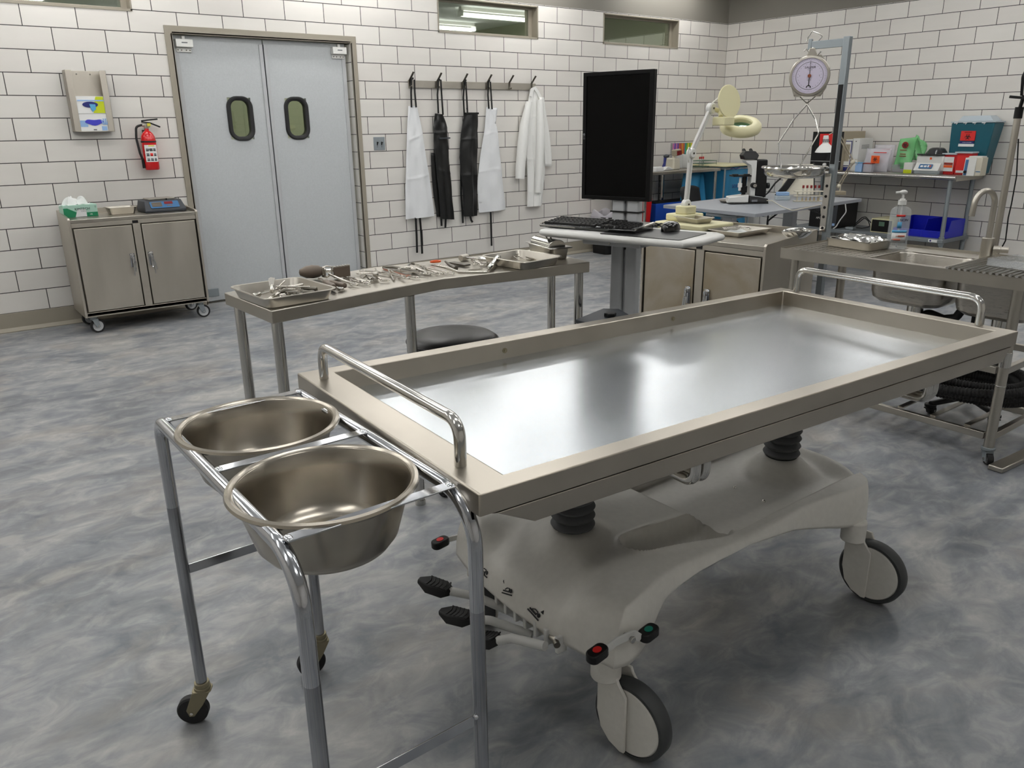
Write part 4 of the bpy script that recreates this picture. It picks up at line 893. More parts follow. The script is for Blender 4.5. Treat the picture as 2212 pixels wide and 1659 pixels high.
# trays and bowl on the cabinet
tray('instrument_tray', 'small steel tray resting on the cream lamp base', LM @ Matrix.Translation((.21, .13, .0475)) @ R3('Z', -.12), .20, .13, .03, m='steel_satin', r=.008)
c = at(1590, 506, 2, ZC + .01)
tm = frame((-4.72, -3.905, ZC + .002), V((.02, -1, 0)))
tray('instrument_tray', 'square steel tray with white gauze and a few instruments on the stained cabinet', tm, .22, .30, .026, r=.012)
t = thing('gauze_pads', 'folded white gauze lying in the square steel tray', 'gauze', tm @ V((0, 0, .003)))
MB(tm).grid(lambda u, v: (-.06 + .13 * u, -.05 + .12 * v, .008 + .006 * sin(9 * u + 3 * v) * sin(5 * v)), 10, 10).build('sheet', 'tissue', t, solid=.004)
forceps('forceps', 'small forceps on the gauze in the square steel tray', tm @ V((-.06, -.02, .018)), tm @ V((.04, .05, .02)), 'instruments on the gauze', w=.025)
forceps('forceps', 'second forceps crossing the other on the gauze, rings nearer the front', tm @ V((.03, .06, .026)), tm @ V((-.07, -.06, .022)), 'instruments on the gauze', w=.025)
bc = (-4.67, -4.255, ZC + .001)
t = thing('steel_bowl', 'shallow bright steel bowl with dented rim at the back corner of the stained cabinet', 'bowl', bc)
MB().grid(lambda u, v: (bc[0] + (.045 + .05 * v + .012 * sin(3 * 2 * pi * u) * v) * cos(2 * pi * u), bc[1] + (.035 + .04 * v) * sin(2 * pi * u), bc[2] + .002 + .045 * v ** 1.5 + .006 * sin(2 * 2 * pi * u) * v), 32, 8, closeu=True).lathe([(0, .002), (.045, .002)], bc, n=32, sy=.78).build('bowl', 'steel_polished', t, solid=.0012)
t = thing('kidney_dish', 'small bright steel dish nested inside the dented bowl', 'bowl', (bc[0], bc[1], bc[2] + .01))
MB().lathe([(0, .02), (.04, .02), (.06, .045), (.064, .046)], (bc[0] + .005, bc[1], bc[2] - .002), n=28, sy=.7).build('dish', 'steel_polished', t, solid=.001)
# ================================================================ TABLE UNDER THE PEN RACK (back wall)
AZ, AF, AL, AR = .905, -.60, -2.12, -.70
t = thing('side_table', 'steel table with undershelf along the back wall, left of the blue soiled linen bag', 'table', (-1.45, -.33, 0))
b = MB(); b.rbox(AL, AR, AF, -.03, AZ - .035, AZ, .03)
b.build('table_top', 'steel_satin', t, bevel=.006, seg=3)
for x, y in ((-1.965, AF + .04), (-.76, AF + .04), (-1.965, -.09), (-1.2, -.12), (-.76, -.09)):
    MB().cyl((x, y, .0), (x, y, AZ - .036), .02).build('leg', 'steel_polished', t)
MB().box(AL + .03, AR - .04, AF + .06, -.06, .31, .33).build('undershelf', 'dark_steel', t, bevel=.003)
def pbox(name, label, cat, a, b, axis, val, depth, m, group=None, zb=None, bevel=.004, taper=0):
    "box whose front face is the measured plane: a = upper left pixel, b = lower right pixel"
    p, q = at(*a, axis, val), at(*b, axis, val); z0 = zb if zb is not None else q.z; o = 1 - axis
    lo, hi = sorted((p[o], q[o])); z1 = p.z
    t = thing(name, label, cat, ((val + depth / 2, (lo + hi) / 2, z0) if axis == 0 else ((lo + hi) / 2, val + depth / 2, z0)), 0, group)
    r1 = (val, val + depth, lo, hi) if axis == 0 else (lo, hi, val, val + depth)
    r0 = (r1[0] + taper, r1[1] - taper, r1[2] + taper, r1[3] - taper)
    MB().frus(r0, r1, z0, z1).build('body', m, t, bevel=bevel)
    return t, lo, hi, z0, z1
zs = .3315
t, lo, hi, z0, z1 = pbox('sharps_container', 'red sharps container with a white label on the undershelf beside the steel leg', 'container', (1369, 432), (1407, 474), 1, -.5, .16, 'red_plastic', zb=zs, taper=.01)
MB().box(lo + .01, lo + .075, -.503, -.5005, z0 + .16, z0 + .25).build('paper_label', 'paper', t)
t, lo, hi, z0, z1 = pbox('plastic_bin', 'blue open plastic bin on the undershelf left of the grey desk', 'bin', (1417, 443), (1507, 470), 1, -.48, .28, 'blue_bin2', zb=zs, taper=.012)
MB().frus((lo + .006, hi - .006, -.474, -.206), (lo + .006, hi - .006, -.474, -.206), z1 - .002, z1 + .012).build('rim', 'blue_bin2', t, bevel=.003)
MB().box(lo + .02, hi - .02, -.46, -.22, z1 + .004, z1 + .02).build('dark_contents', 'black_plastic', t, bevel=.008)
t = thing('coiled_cord', 'black coiled cord hanging from the side table into the blue bin', 'cord', at(1425, 380, 1, -.45))
p0, p1 = at(1425, 375, 1, -.40), at(1423, 446, 1, -.40)
MB().tube([p0 + (p1 - p0) * i / 260 + V((.012 * cos(i * 2 * pi / 9), .012 * sin(i * 2 * pi / 9), 0)) for i in range(261)], .0035, n=6).build('cord', 'black_plastic', t)
# items on the side table
def TB(x, y=-.33): return V((x, y, AZ))
p = at(1436, 330, 1, -.38); t = thing('handheld_scanner', 'dark blue handheld scanner standing in a white cradle at the left of the side table', 'scanner', (p.x, p.y, AZ + .001))
MB().loops([[(p.x - .07, y, AZ + .001), (p.x + .1, y, AZ + .001), (p.x + .03, y, AZ + .035), (p.x - .02, y, AZ + .04)] for y in (-.45, -.31)]).build('cradle', 'white_plastic', t, bevel=.006)
MB().tube([(p.x - .01, -.38, AZ + .03), (p.x + .005, -.38, AZ + .08), (p.x + .012, -.38, AZ + .14)], [.02, .014, .018]).build('grip', 'navy', t)
MB().ball((p.x + .02, -.39, AZ + .155), .03, 14, (1.4, 1, .7)).build('head', 'charcoal', t)
q = at(1421, 358, 1, -.5); t = thing('white_box', 'small plain white carton at the front left of the side table', 'box', (q.x, -.5, AZ + .001))
MB().box(q.x - .09, q.x + .035, -.56, -.46, AZ + .001, AZ + .048).build('carton', 'paper', t, bevel=.002)
p = at(1455, 345, 1, -.36); t = thing('beige_analyser', 'beige analyser with red-windowed head standing on the side table', 'instrument', (p.x, -.36, AZ + .001))
MB().rbox(p.x - .06, p.x + .05, -.42, -.3, AZ + .001, AZ + .125, .02, taper=-.006).build('base', 'beige', t, bevel=.008)
MB().box(p.x - .015, p.x + .012, -.4215, -.42, AZ + .03, AZ + .055).build('badge', 'ink', t)
MB().cyl((p.x, -.36, AZ + .12), (p.x, -.36, AZ + .16), .018).build('neck', 'beige', t)
hd_ = MB(frame((p.x + .02, -.38, AZ + .19), (1, 0, .1))); hd_.rbox(-.05, .05, -.04, .04, -.035, .035, .02).build('head', 'beige_dark', t, bevel=.01)
MB(frame((p.x + .02, -.38, AZ + .19), (1, 0, .1))).rbox(-.036, .046, -.046, -.041, -.03, .02, .002).build('red_window', 'red_display', t, bevel=.004)
p = at(1477, 345, 1, -.30); t = thing('white_stand', 'white plastic stand with slots behind the beige analyser', 'stand', (p.x, -.3, AZ + .001))
b = MB(); b.box(p.x - .17, p.x + .03, -.275, -.26, AZ + .001, AZ + .165).box(p.x + .012, p.x + .03, -.36, -.276, AZ + .001, AZ + .16).box(p.x - .17, p.x - .158, -.34, -.276, AZ + .001, AZ + .16); b.build('frame', 'white_plastic', t, bevel=.004)
# pen rack on the wall
t = thing('tube_organiser', 'clear wall organiser filled with rows of coloured stickers above the side table', 'organiser', (-.76, 0, 1.07))
MB().box(-.95, -.56, -.025, -.0, 1.02, 1.19).build('case', 'clear_plastic', t, bevel=.002)
cols = ['pen_pink', 'pen_purple', 'pen_pink', 'pen_purple', 'pen_red', 'pen_red', 'pen_orange', 'pen_red', 'pen_teal', 'pen_green', 'pen_yellow', 'pen_green', 'pen_yellow', 'pen_orange']
for i, c_ in enumerate(cols):
    x = -.942 + i * .0272
    MB().box(x, x + .022, -.034, -.026, 1.03 + .02 * (i > 7), 1.185).build('coloured_strip', c_, t, smooth=False)
# green tube rack and red caps
p = at(1520, 350, 1, -.3); t = thing('mesh_rack', 'green wire rack with three tiers at the right end of the side table', 'rack', (p.x, -.3, AZ + .001))
for k in range(3):
    z = AZ + .012 + k * .032; b = MB(); x0, x1 = p.x - .14, p.x + .12
    b.tube([(x0, -.4, z), (x1, -.4, z), (x1, -.2, z), (x0, -.2, z)], .003, closed=True, n=6)
    for i in range(1, 8): b.tube([(x0 + (x1 - x0) * i / 8, -.4, z), (x0 + (x1 - x0) * i / 8, -.2, z)], .0018, n=5)
    for i in range(1, 4): b.tube([(x0, -.4 + .05 * i, z), (x1, -.4 + .05 * i, z)], .0018, n=5)
    b.build('tier', 'green_rack', t)
b = MB()
for x in (p.x - .14, p.x + .12):
    for y in (-.4, -.2): b.cyl((x, y, AZ + .001), (x, y, AZ + .08), .003, n=6)
b.build('rack_frame', 'green_rack', t)
for i in range(3):
    x = p.x - .105 + i * .032
    u = thing('specimen_tube', 'red-capped glass tube in the green rack', 'tube', (x, -.325, AZ + .014), 0, 'red-capped tubes in the green rack')
    MB().cyl((x, -.325, AZ + .014), (x, -.325, AZ + .1), .007, n=12).build('glass', 'clear_plastic', u); MB().cyl((x, -.325, AZ + .1), (x, -.325, AZ + .125), .0085, n=12).build('cap', 'red_plastic', u)
# linen hamper
HX0, HX1, HY0, HY1 = -.66, -.14, -.62, -.08
t = thing('linen_hamper', 'blue soiled linen bag with cream lid in the room corner', 'hamper', (-.4, -.35, 0))
b = MB()
for x in (HX0, HX1):
    for y in (HY0, HY1): b.cyl((x, y, .05), (x, y, .9), .012, n=10)
b.tube([(HX0, HY0, .89), (HX1, HY0, .89), (HX1, HY1, .89), (HX0, HY1, .89)], .012, closed=True, n=8); b.tube([(HX0, HY0, .08), (HX1, HY0, .08), (HX1, HY1, .08), (HX0, HY1, .08)], .012, closed=True, n=8); b.build('frame', 'galvanised', t)
def bag(u, v):
    a = 2 * pi * u; s = 1 - .12 * sin(pi * v) + .02 * sin(9 * a + 5 * v) * (.3 + v); k = max(abs(cos(a)), abs(sin(a))) ** .8
    return (-.4 + .262 * s * cos(a) / k, -.35 + .272 * s * sin(a) / k - .004, .905 - .72 * v)
MB().grid(bag, 64, 16, closeu=True).build('bag', 'blue_film', t, solid=.002)
MB().rbox(HX0 - .03, HX1 + .03, HY0 - .03, HY1 + .02, .912, .935, .04).build('lid', 'cream', t, bevel=.008)
p = at(1587, 402, 1, -.645); text('SOILED', .06, 'navy', t, face_mtx((p.x + .02, -.665, p.z), (0, -1, 0)), 'lettering', ext=.001)
MB().tube([at(x, y, 1, -.66) for x, y in ((1578, 365), (1584, 363), (1590, 365), (1598, 361))], (.006, .001), flat=(0, 1, 0)).build('printed_mark', 'navy', t)
t = thing('plastic_bag', 'dark blue plastic sheeting hanging under the right end of the side table', 'bag', (-1.0, -.3, .35))
MB().grid(lambda u, v: (-1.22 + .44 * u + (.0 + .06 * u) * v - .04 * u, -.46 + .03 * sin(8 * u + 2 * v), .86 - .50 * v), 24, 10).build('sheet', 'blue_film', t, solid=.002)
# waste bin
t = thing('waste_bin', 'black waste bin with a clear liner on the floor behind the computer stand', 'bin', (-2.24, -.21, 0))
MB().rbox(-2.34, -2.14, -.36, -.06, 0, .42, .05, taper=.02).build('bin_body', 'black_plastic', t, bevel=.004)
def lin_(u, v):
    a = 2 * pi * u; k = max(abs(cos(a)), abs(sin(a))) ** .7
    return (-2.24 + (.108 + .012 * sin(5 * a) * v) * cos(a) / k * (1 - .15 * v), -.21 + .152 * sin(a) / k * (1 - .1 * v), .40 + .07 * v + .03 * v * sin(3 * a))
MB().grid(lin_, 40, 5, closeu=True).build('liner', 'bag_film', t, solid=.001)
# ================================================================ GREY DESK, CHAIR, MICROSCOPE
DZ_ = .74
DM = frame((-3.325, -3.01, 0), V((1.75, .12, 0)))      # x along the front edge, y away
t = thing('desk', 'grey height-adjustable desk carrying the microscope, between the cabinet and the corner', 'desk', mtx=DM)
MB(DM).prism([(0, 0), (1.76, 0), (1.76, .98), (.10, .98)], DZ_ - .028, DZ_).build('desk_top', 'grey_table', t, bevel=.002)
for x in (.42, 1.42):
    MB(DM).loops([[(x - .03, y, DZ_ - .1), (x + .03, y, DZ_ - .1), (x + .03, y2, DZ_ - .03), (x - .03, y2, DZ_ - .03)][:4] for y, y2 in ((.42, .2), (.6, .8))]).build('leg_bracket', 'grey_plastic', t, bevel=.004)
    MB(DM).box(x - .04, x + .04, .46, .56, .05, DZ_ - .09).build('leg', 'grey_plastic', t, bevel=.006)
    MB(DM).box(x - .035, x + .035, .1, .9, .0, .05).build('foot', 'grey_plastic', t, bevel=.008)
MB(DM).box(.05, .35, .2, .5, DZ_ - .055, DZ_ - .03).build('control_box', 'shelf_grey', t, bevel=.006)
q = [DM @ V(p_) for p_ in ((.35, .1, .69), (.38, .12, .62), (.36, .1, .52), (.42, .14, .64), (.5, .1, .70))]
MB().tube(q, .007, bend=.04).tube([DM @ V(p_) for p_ in ((1.0, .06, .70), (1.15, .05, .64), (1.3, .05, .66), (1.36, .05, .70))], .006, bend=.05).tube([DM @ V(p_) for p_ in ((.95, .08, .70), (1.12, .08, .66), (1.34, .06, .69))], .006, bend=.05).build('cable', 'black_plastic', t)
# office chair behind the desk
cx_, cy_ = -2.22, -1.72
t = thing('office_chair', 'black office chair pushed in behind the grey desk', 'chair', (cx_, cy_, 0))
cm = Matrix.Translation((cx_, cy_, 0)) @ R3('Z', .35)
MB(cm).loops([[(.235 * (1 - e) * cos(a) / max(abs(cos(a)), abs(sin(a))) ** .75, .22 * (1 - e) * sin(a) / max(abs(cos(a)), abs(sin(a))) ** .75, z) for a in [2 * pi * i / 32 for i in range(32)]] for z, e in ((.42, .12), (.43, .02), (.46, 0), (.48, .04), (.49, .2))]).build('seat', 'fabric_black', t)
MB(cm).grid(lambda u, v: (-.225 + .45 * u, .20 + .05 * (1 - (2 * u - 1) ** 2) + .05 * v, .56 + .26 * v * (1 - .12 * (2 * u - 1) ** 4)), 16, 10).build('backrest', 'fabric_black', t, solid=.035)
MB(cm).box(-.03, .03, .1, .25, .40, .42).box(-.025, .025, .235, .25, .40, .62).build('back_bracket', 'black_plastic', t, bevel=.004)
MB(cm).cyl((0, 0, .08), (0, 0, .42), .025).build('gas_lift', 'black_plastic', t)
for k in range(5):
    a = k * 2 * pi / 5; e = cm @ V((.27 * cos(a), .27 * sin(a), .07)); MB().tube([cm @ V((0, 0, .11)), e], [.02, .012], n=10).build('leg', 'black_plastic', t)
    caster(t, e.x, e.y, .07, .025, .03, a, .01, 'black_rubber', 'black_plastic', 'black_plastic')
# microscope
mo = at(1618, 441, 2, DZ_); XM = frame((mo.x, mo.y, DZ_ + .0005), V((.82, -.57, 0))) @ Matrix.Diagonal((1.02, 1.02, .93, 1))   # x to the right in view, y away
t = thing('microscope', 'black and white inverted microscope with binocular head on the grey desk', 'microscope', mtx=XM)
MB(XM).loops([[(-.17, .0, z), (.17, .0, z), (.17, .15, z), (-.10, .17, z)] for z in (0, .012)]).build('foot_plate', 'black_plastic', t, bevel=.004)
MB(XM).loops([[(-.19, .02, .0125), (-.005, .004, .0125), (-.005, .15, .0125), (-.15, .18, .0125)], [(-.17, .02, .062), (-.005, .004, .085), (-.005, .15, .085), (-.15, .18, .062)]]).build('lamp_base', 'white_plastic', t, bevel=.006)
MB(XM).loops([[(.0, y, z) for y, z in ((.0, .0125), (.16, .0125), (.15, .07), (.01, .07))], [(.17, y, z) for y, z in ((.0, .0125), (.16, .0125), (.13, .045), (.02, .045))]]).build('power_base', 'black_plastic', t, bevel=.006)
MB(XM).loops([[(x, y, z) for x, z in ((.055, .072), (.155, .055), (.145, .40), (.05, .40))] for y in (.03, .13)]).build('pillar', 'black_plastic', t, bevel=.012, seg=3)
MB(XM).loops([[(x, y, z) for x, z in ((.012, .072), (.054, .072), (.049, .395), (-.05, .395), (-.04, .375), (.0, .35), (.012, .31))] for y in (.025, .135)]).build('white_arm', 'white_plastic', t, bevel=.004)
MB(XM).loops([[(x, y, .401) for x, y in ((-.06, .02), (.05, .02), (.05, .14), (-.06, .14))], [(x, y, .44) for x, y in ((-.075, .03), (.065, .03), (.065, .13), (-.075, .13))], [(x, y, .475) for x, y in ((-.05, .05), (.04, .05), (.04, .12), (-.05, .12))]]).build('binocular_head', 'black_plastic', t, bevel=.006)
for x in (-.03, .03): MB(XM).cyl((x, .10, .455), (x, .16, .485), .014).build('eyepiece', 'black_plastic', t)
MB(XM).box(-.145, .01, .02, .14, .248, .262).box(-.15, -.10, .03, .06, .2625, .272).box(-.05, -.0, .03, .06, .2625, .272).build('stage', 'black_plastic', t, bevel=.002)
MB(XM).cyl((-.03, .08, .10), (-.03, .08, .16), .03).cyl((-.03, .08, .16), (-.03, .08, .247), .02).cyl((-.03, .08, .066), (-.03, .08, .10), .018).build('condenser', 'black_plastic', t, bevel=.003)
MB(XM).cyl((-.075, .05, .12), (-.075, .05, .24), .011).cyl((-.075, .05, .15), (-.075, .05, .19), .018).build('objective', 'white_plastic', t, bevel=.003)
for x, r, dd in ((.0, .026, -.03), (.19, .024, .0)): pass
MB(XM).cyl((.03, .024, .17), (.03, -.02, .17), .026).build('focus_knob', 'black_plastic', t, bevel=.003); MB(XM).cyl((.03, -.0205, .17), (.03, -.026, .17), .016).build('knob_face', 'steel_polished', t)
MB(XM).cyl((.125, .08, .16), (.165, .08, .16), .018).cyl((.165, .08, .16), (.19, .08, .16), .027).build('focus_knob', 'black_plastic', t, bevel=.003)
MB(XM).box(.02, .07, -.002, .004, .02, .04).build('maker_plate', 'ink_grey', t)
MB().tube([XM @ V((.15, -.004, .03)), XM @ V((.19, -.03, .03)), at(1690, 447, 2, DZ_ + .004), at(1712, 455, 2, DZ_ + .004), DM @ V((1.0, -.006, .74)), DM @ V((1.02, -.006, .66))], .0035, bend=.02).build('cable', 'beige', t)
tray('instrument_tray', 'small steel dish with white swabs left of the microscope', frame(at(1580, 437, 2, DZ_) + V((-.02, 0, .001)), V((.8, -.5, 0))), .17, .12, .02, m='steel_satin', r=.015)
sp_ = at(1580, 434, 2, DZ_) + V((-.02, 0, .003)); t = thing('cotton_swabs', 'white swabs in the small dish by the microscope', 'swabs', sp_)
MB().rbox(sp_.x - .03, sp_.x + .03, sp_.y - .02, sp_.y + .02, sp_.z + .001, sp_.z + .022, .008).build('pad', 'tissue', t, bevel=.004)
# document camera / tilted screen
p = at(1740, 400, 2, DZ_); TS = frame((-1.93, -2.43, DZ_), V((.75, -.66, 0)))
t = thing('tilted_screen', 'cream panel of a tilted touch screen with black arm on the right of the desk', 'monitor', mtx=TS)
MB(TS).loops([[(-.14, .0, .03), (.17, .0, .03), (.17, .02, .03), (-.14, .02, .03)], [(-.07, .10, .30), (.17, .10, .30), (.17, .12, .30), (-.07, .12, .30)]]).build('rear_panel', 'beige', t, bevel=.004)
MB(TS).loops([[(.1705, -.0, .03), (.18, -.0, .03), (.18, .03, .03), (.1705, .03, .03)], [(.1705, .10, .31), (.18, .10, .31), (.18, .13, .31), (.1705, .13, .31)]]).build('black_frame', 'black_plastic', t, bevel=.002)
MB(TS).tube([(-.17, -.02, .01), (-.1, -.02, .10), (-.02, .03, .2), (.06, .06, .29)], (.03, .012), flat=(0, 1, 0)).build('stand_arm', 'black_plastic', t, bevel=.006)
MB(TS).tube([(-.26, -.03, .05), (-.2, -.03, .14), (-.12, -.01, .21), (-.04, .02, .24)], .008, bend=.05).tube([(-.3, -.02, .01), (-.26, -.03, .05)], .006).build('cable', 'black_plastic', t)
p = at(1690, 432, 2, DZ_); bm_ = frame((p.x, p.y, DZ_ + .001), V((.8, -.6, 0)))
t = thing('slide_box', 'pale blue translucent slide box on the desk in front of the black arm', 'box', mtx=bm_)
MB(bm_).box(-.06, .06, -.03, .05, 0, .038).build('box_base', 'frost_lid', t, bevel=.004); MB(bm_).box(-.05, .055, -.02, .05, .0385, .07).build('box_lid', 'pale_blue', t, bevel=.006)
# test tube rack
p = at(1747, 436, 2, DZ_); rm_ = frame((p.x, p.y, DZ_ + .001), V((.72, -.69, 0)))
t = thing('test_tube_rack', 'cream test tube rack near the front edge of the grey desk', 'rack', mtx=rm_)
b = MB(rm_); L_ = .125
for z in (0, .045, .085): b.box(-L_, L_, 0, .07, z, z + .006)
for x in (-L_ + .03, L_ - .03): b.box(x - .006, x + .006, .03, .04, .0065, .0845)
b.build('rack_body', 'beige', t, bevel=.002)
for i in range(5):
    x = -.05 + i * .034
    u = thing('blood_tube', 'glass blood tube with dark red cap standing in the cream rack', 'tube', rm_ @ V((x, .035, .0065)), 0, 'dark-capped tubes in the cream rack')
    MB(rm_).cyl((x, .035, .007), (x, .035, .115), .007, n=12).build('glass', 'clear_plastic', u); MB(rm_).cyl((x, .035, .0075), (x, .035, .03), .0062, n=12).build('sample', 'amber', u)
    MB(rm_).cyl((x, .035, .1155), (x, .035, .14), .0095, n=12).build('cap', 'tube_cap', u)
# desk lamp
LB = at(1811, 421, 2, DZ_)
t = thing('desk_lamp', 'cream spring-arm desk lamp with ribbed bell shade on the right end of the desk', 'lamp', LB)
lm2 = frame((LB.x, LB.y, DZ_ + .001), V((.8, -.6, 0)))
MB(lm2).rbox(-.05, .06, -.04, .06, 0, .035, .012).build('base', 'beige_dark', t, bevel=.004); MB(lm2).cyl((0.01, 0, .035), (0.01, 0, .10), .006).build('post', 'beige', t)
dv = V((.8, -.6, 0)).normalized(); Pl = lambda x, y: (lambda o, d, n: o + d * ((LB - o).dot(n) / d.dot(n)))(CAM, (at(x, y, 2, 0) - CAM), V((.6, .8, 0)))
K0, K1, K2, K3 = Pl(1812, 402), Pl(1842, 350), Pl(1812, 290), Pl(1790, 300)
for (a, b_) in ((K0, K1), (K1, K2)):
    n_ = (b_ - a).normalized().cross(V((.6, .8, 0)))
    bb = MB()
    for k in (-.010, .010): bb.tube([a + n_ * k, b_ + n_ * k], (.004, .006), flat=(.6, .8, 0))
    bb.build('arm', 'beige_dark', t)
bb = MB(); bb.ball(K0, .02, 12).ball(K1, .024, 12).ball(K2, .018, 12); bb.build('joint', 'beige', t)
MB().tube([K2, K2 + V((.02, -.01, .03)), K2 + V((.0, 0, .05)), K3 + V((0, 0, .04))], .003, bend=.02).tube([K1 + V((.0, 0, .02)), K1 + V((.05, -.03, .02)), K1 + V((.03, -.02, -.03))], .003, bend=.02).build('cable', 'beige', t)
S0 = Pl(1784, 300); ax_ = V((.05, 0, -1)).normalized(); sm_ = frame(S0, ax_, z=(0, 1, 0))
MB(sm_).lathe([(.0, -.03), (.022, -.03), (.026, 0), (.028, .04), (.05, .06), (.075, .09), (.088, .115), (.09, .12), (.084, .118), (.07, .09), (.045, .065), (.02, .05)], ax='X', n=32).build('shade', 'coat_white', t)
b = MB(sm_)
for i in range(10):
    a = 2 * pi * i / 10; b.tube([(.0, .0265 * cos(a), .0265 * sin(a)), (.03, .028 * cos(a), .028 * sin(a))], (.004, .0008), flat=(0, cos(a), sin(a)))
b.build('vent_slot', 'black_plastic', t)
# ================================================================ TABLE AT THE RIGHT WALL
BZ2, BX, BY0, BY1 = .91, -.585, -1.52, -3.26
t = thing('wall_table', 'steel-topped table with rounded front edge along the right wall under the teal container', 'table', (-.3, -2.4, 0))
MB().box(BX, -.01, BY1, BY0, BZ2 - .02, BZ2).build('table_top', 'steel_satin', t, bevel=.003)
MB().cyl((BX - .004, BY0, BZ2 - .018), (BX - .004, BY1, BZ2 - .018), .02, n=24).build('rolled_edge', 'steel_polished', t)
MB().box(BX, -.01, BY1 - .003, BY1 - .0005, BZ2 - .05, BZ2 - .001).build('end_flange', 'steel_satin', t, bevel=.001)
for x in (BX + .03, -.08):
    for y in (BY0 - .04, BY1 + .06):
        l = MB().cyl((x, y, .0), (x, y, BZ2 - .0205), .02).build('leg', 'galvanised', t)
        MB().lathe([(.02, .24), (.026, .245), (.027, .32), (.02, .325)], (x, y, 0), n=20).build('leg_collar', 'galvanised', l)
MB().box(BX + .0, -.03, BY1 + .03, BY0 - .03, .265, .30).build('undershelf', 'shelf_grey', t, bevel=.004)
p = at(2018, 517, 0, BX); MB().box(BX - .002, BX - .0003, p.y - .03, p.y + .055, .272, .298).build('shelf_label', 'label_white', t)
MB().cyl((BX - .002, p.y + .035, .285), (BX - .003, p.y + .035, .285), .009, n=16).build('round_emblem', 'navy', t)
gz = BZ2 + .0005
# incubator with sticker
t, lo, hi, z0, z1 = pbox('incubator', 'taupe cabinet with black front and red biohazard sticker at the left of the wall table', 'incubator', (1757, 284), (1815, 370), 0, -.5, .42, 'beige_dark', zb=gz)
MB().box(-.505, -.5005, lo + .003, hi - .003, z0 + .01, z1 - .004).build('black_front', 'black_plastic', t, bevel=.002)
a, b_ = at(1772, 289, 0, -.506), at(1800, 312, 0, -.506)
MB().box(-.508, -.5055, min(a.y, b_.y), max(a.y, b_.y), z1 - .16, a.z).build('red_sticker', 'red_bright', t)
biohazard(face_mtx((-.509, (a.y + b_.y) / 2, z1 - .1), (-1, 0, 0)), .045, 'ink', t)
MB().box(-.508, -.5055, lo + .01, hi - .01, z0 + .095, z0 + .098).build('trim_line', 'label_white', t); MB().cyl((-.505, (lo + hi) / 2, z0 + .06), (-.525, (lo + hi) / 2, z0 + .06), .018).build('dial_knob', 'label_white', t)
text('LED', .018, 'ink_grey', t, face_mtx((-.5085, hi - .05, z0 + .05), (-1, 0, 0)), 'lettering')
# mug
p = at(1818, 362, 0, -.45); t = thing('paper_cup', 'small white printed cup beside the incubator', 'cup', (-.42, p.y, gz))
MB().lathe([(0, 0), (.03, 0), (.034, .055), (.03, .055), (.0, .052)], (-.42, p.y - .005, gz), n=24).build('cup', 'white_plastic', t); MB().box(-.4565, -.454, p.y - .02, p.y + .008, gz + .015, gz + .042).build('printed_mark', 'ink_grey', t)
# binders
for i, (x0, x1, yt, lab, lm_) in enumerate(((1822, 1837, 301, 'white ring binder with a blue-framed spine label, left of the pair', 'navy'), (1843, 1850, 299, 'white ring binder with a plain spine and printed grey side, right of the pair', 'ink_grey'))):
    t, lo, hi, z0, z1 = pbox('ring_binder', lab, 'binder', (x0, yt), (x1, 364), 0, -.45, .27, 'white_plastic', 'binders on the wall table', zb=gz, bevel=.002)
    if i == 0:
        MB().box(-.4525, -.4505, lo + .012, hi - .012, z0 + .05, z1 - .015).build('label_frame', 'navy', t); MB().box(-.4545, -.4527, lo + .02, hi - .02, z0 + .058, z1 - .023).build('spine_label', 'paper', t); MB().box(-.4565, -.4547, lo + .03, hi - .03, z0 + .1, z1 - .05).build('printed_line', 'beige_dark', t)
        MB().box(-.4525, -.4505, lo + .004, hi - .004, z0 + .002, z0 + .04).build('blue_band', 'navy', t)
    else:
        MB().cyl((-.4505, (lo + hi) / 2, z1 - .03), (-.453, (lo + hi) / 2, z1 - .03), .005, n=12).build('finger_hole', 'ink', t)
        for q in range(4): MB().box(-.40, -.25, lo - .0015, lo - .0003, z1 - .07 - q * .012, z1 - .066 - q * .012).build('printed_line', 'ink_grey', t)
# tubs
t, lo, hi, z0, z1 = pbox('plastic_tub', 'pale blue see-through tub in front of the binders', 'tub', (1848, 352), (1861, 366), 0, -.555, .05, 'pale_blue', zb=gz)
MB().box(-.56, -.5, lo - .004, hi + .004, z1 + .0003, z1 + .006).build('lid', 'sky_blue', t, bevel=.002)
t, lo, hi, z0, z1 = pbox('plastic_tub', 'clear pink-tinted tub with dark red lid right of the pale blue one', 'tub', (1865, 354), (1882, 367), 0, -.555, .05, 'bag_film', zb=gz)
MB().box(-.56, -.5, lo - .004, hi + .004, z1 + .0003, z1 + .01).build('lid', 'brown_red', t, bevel=.002)
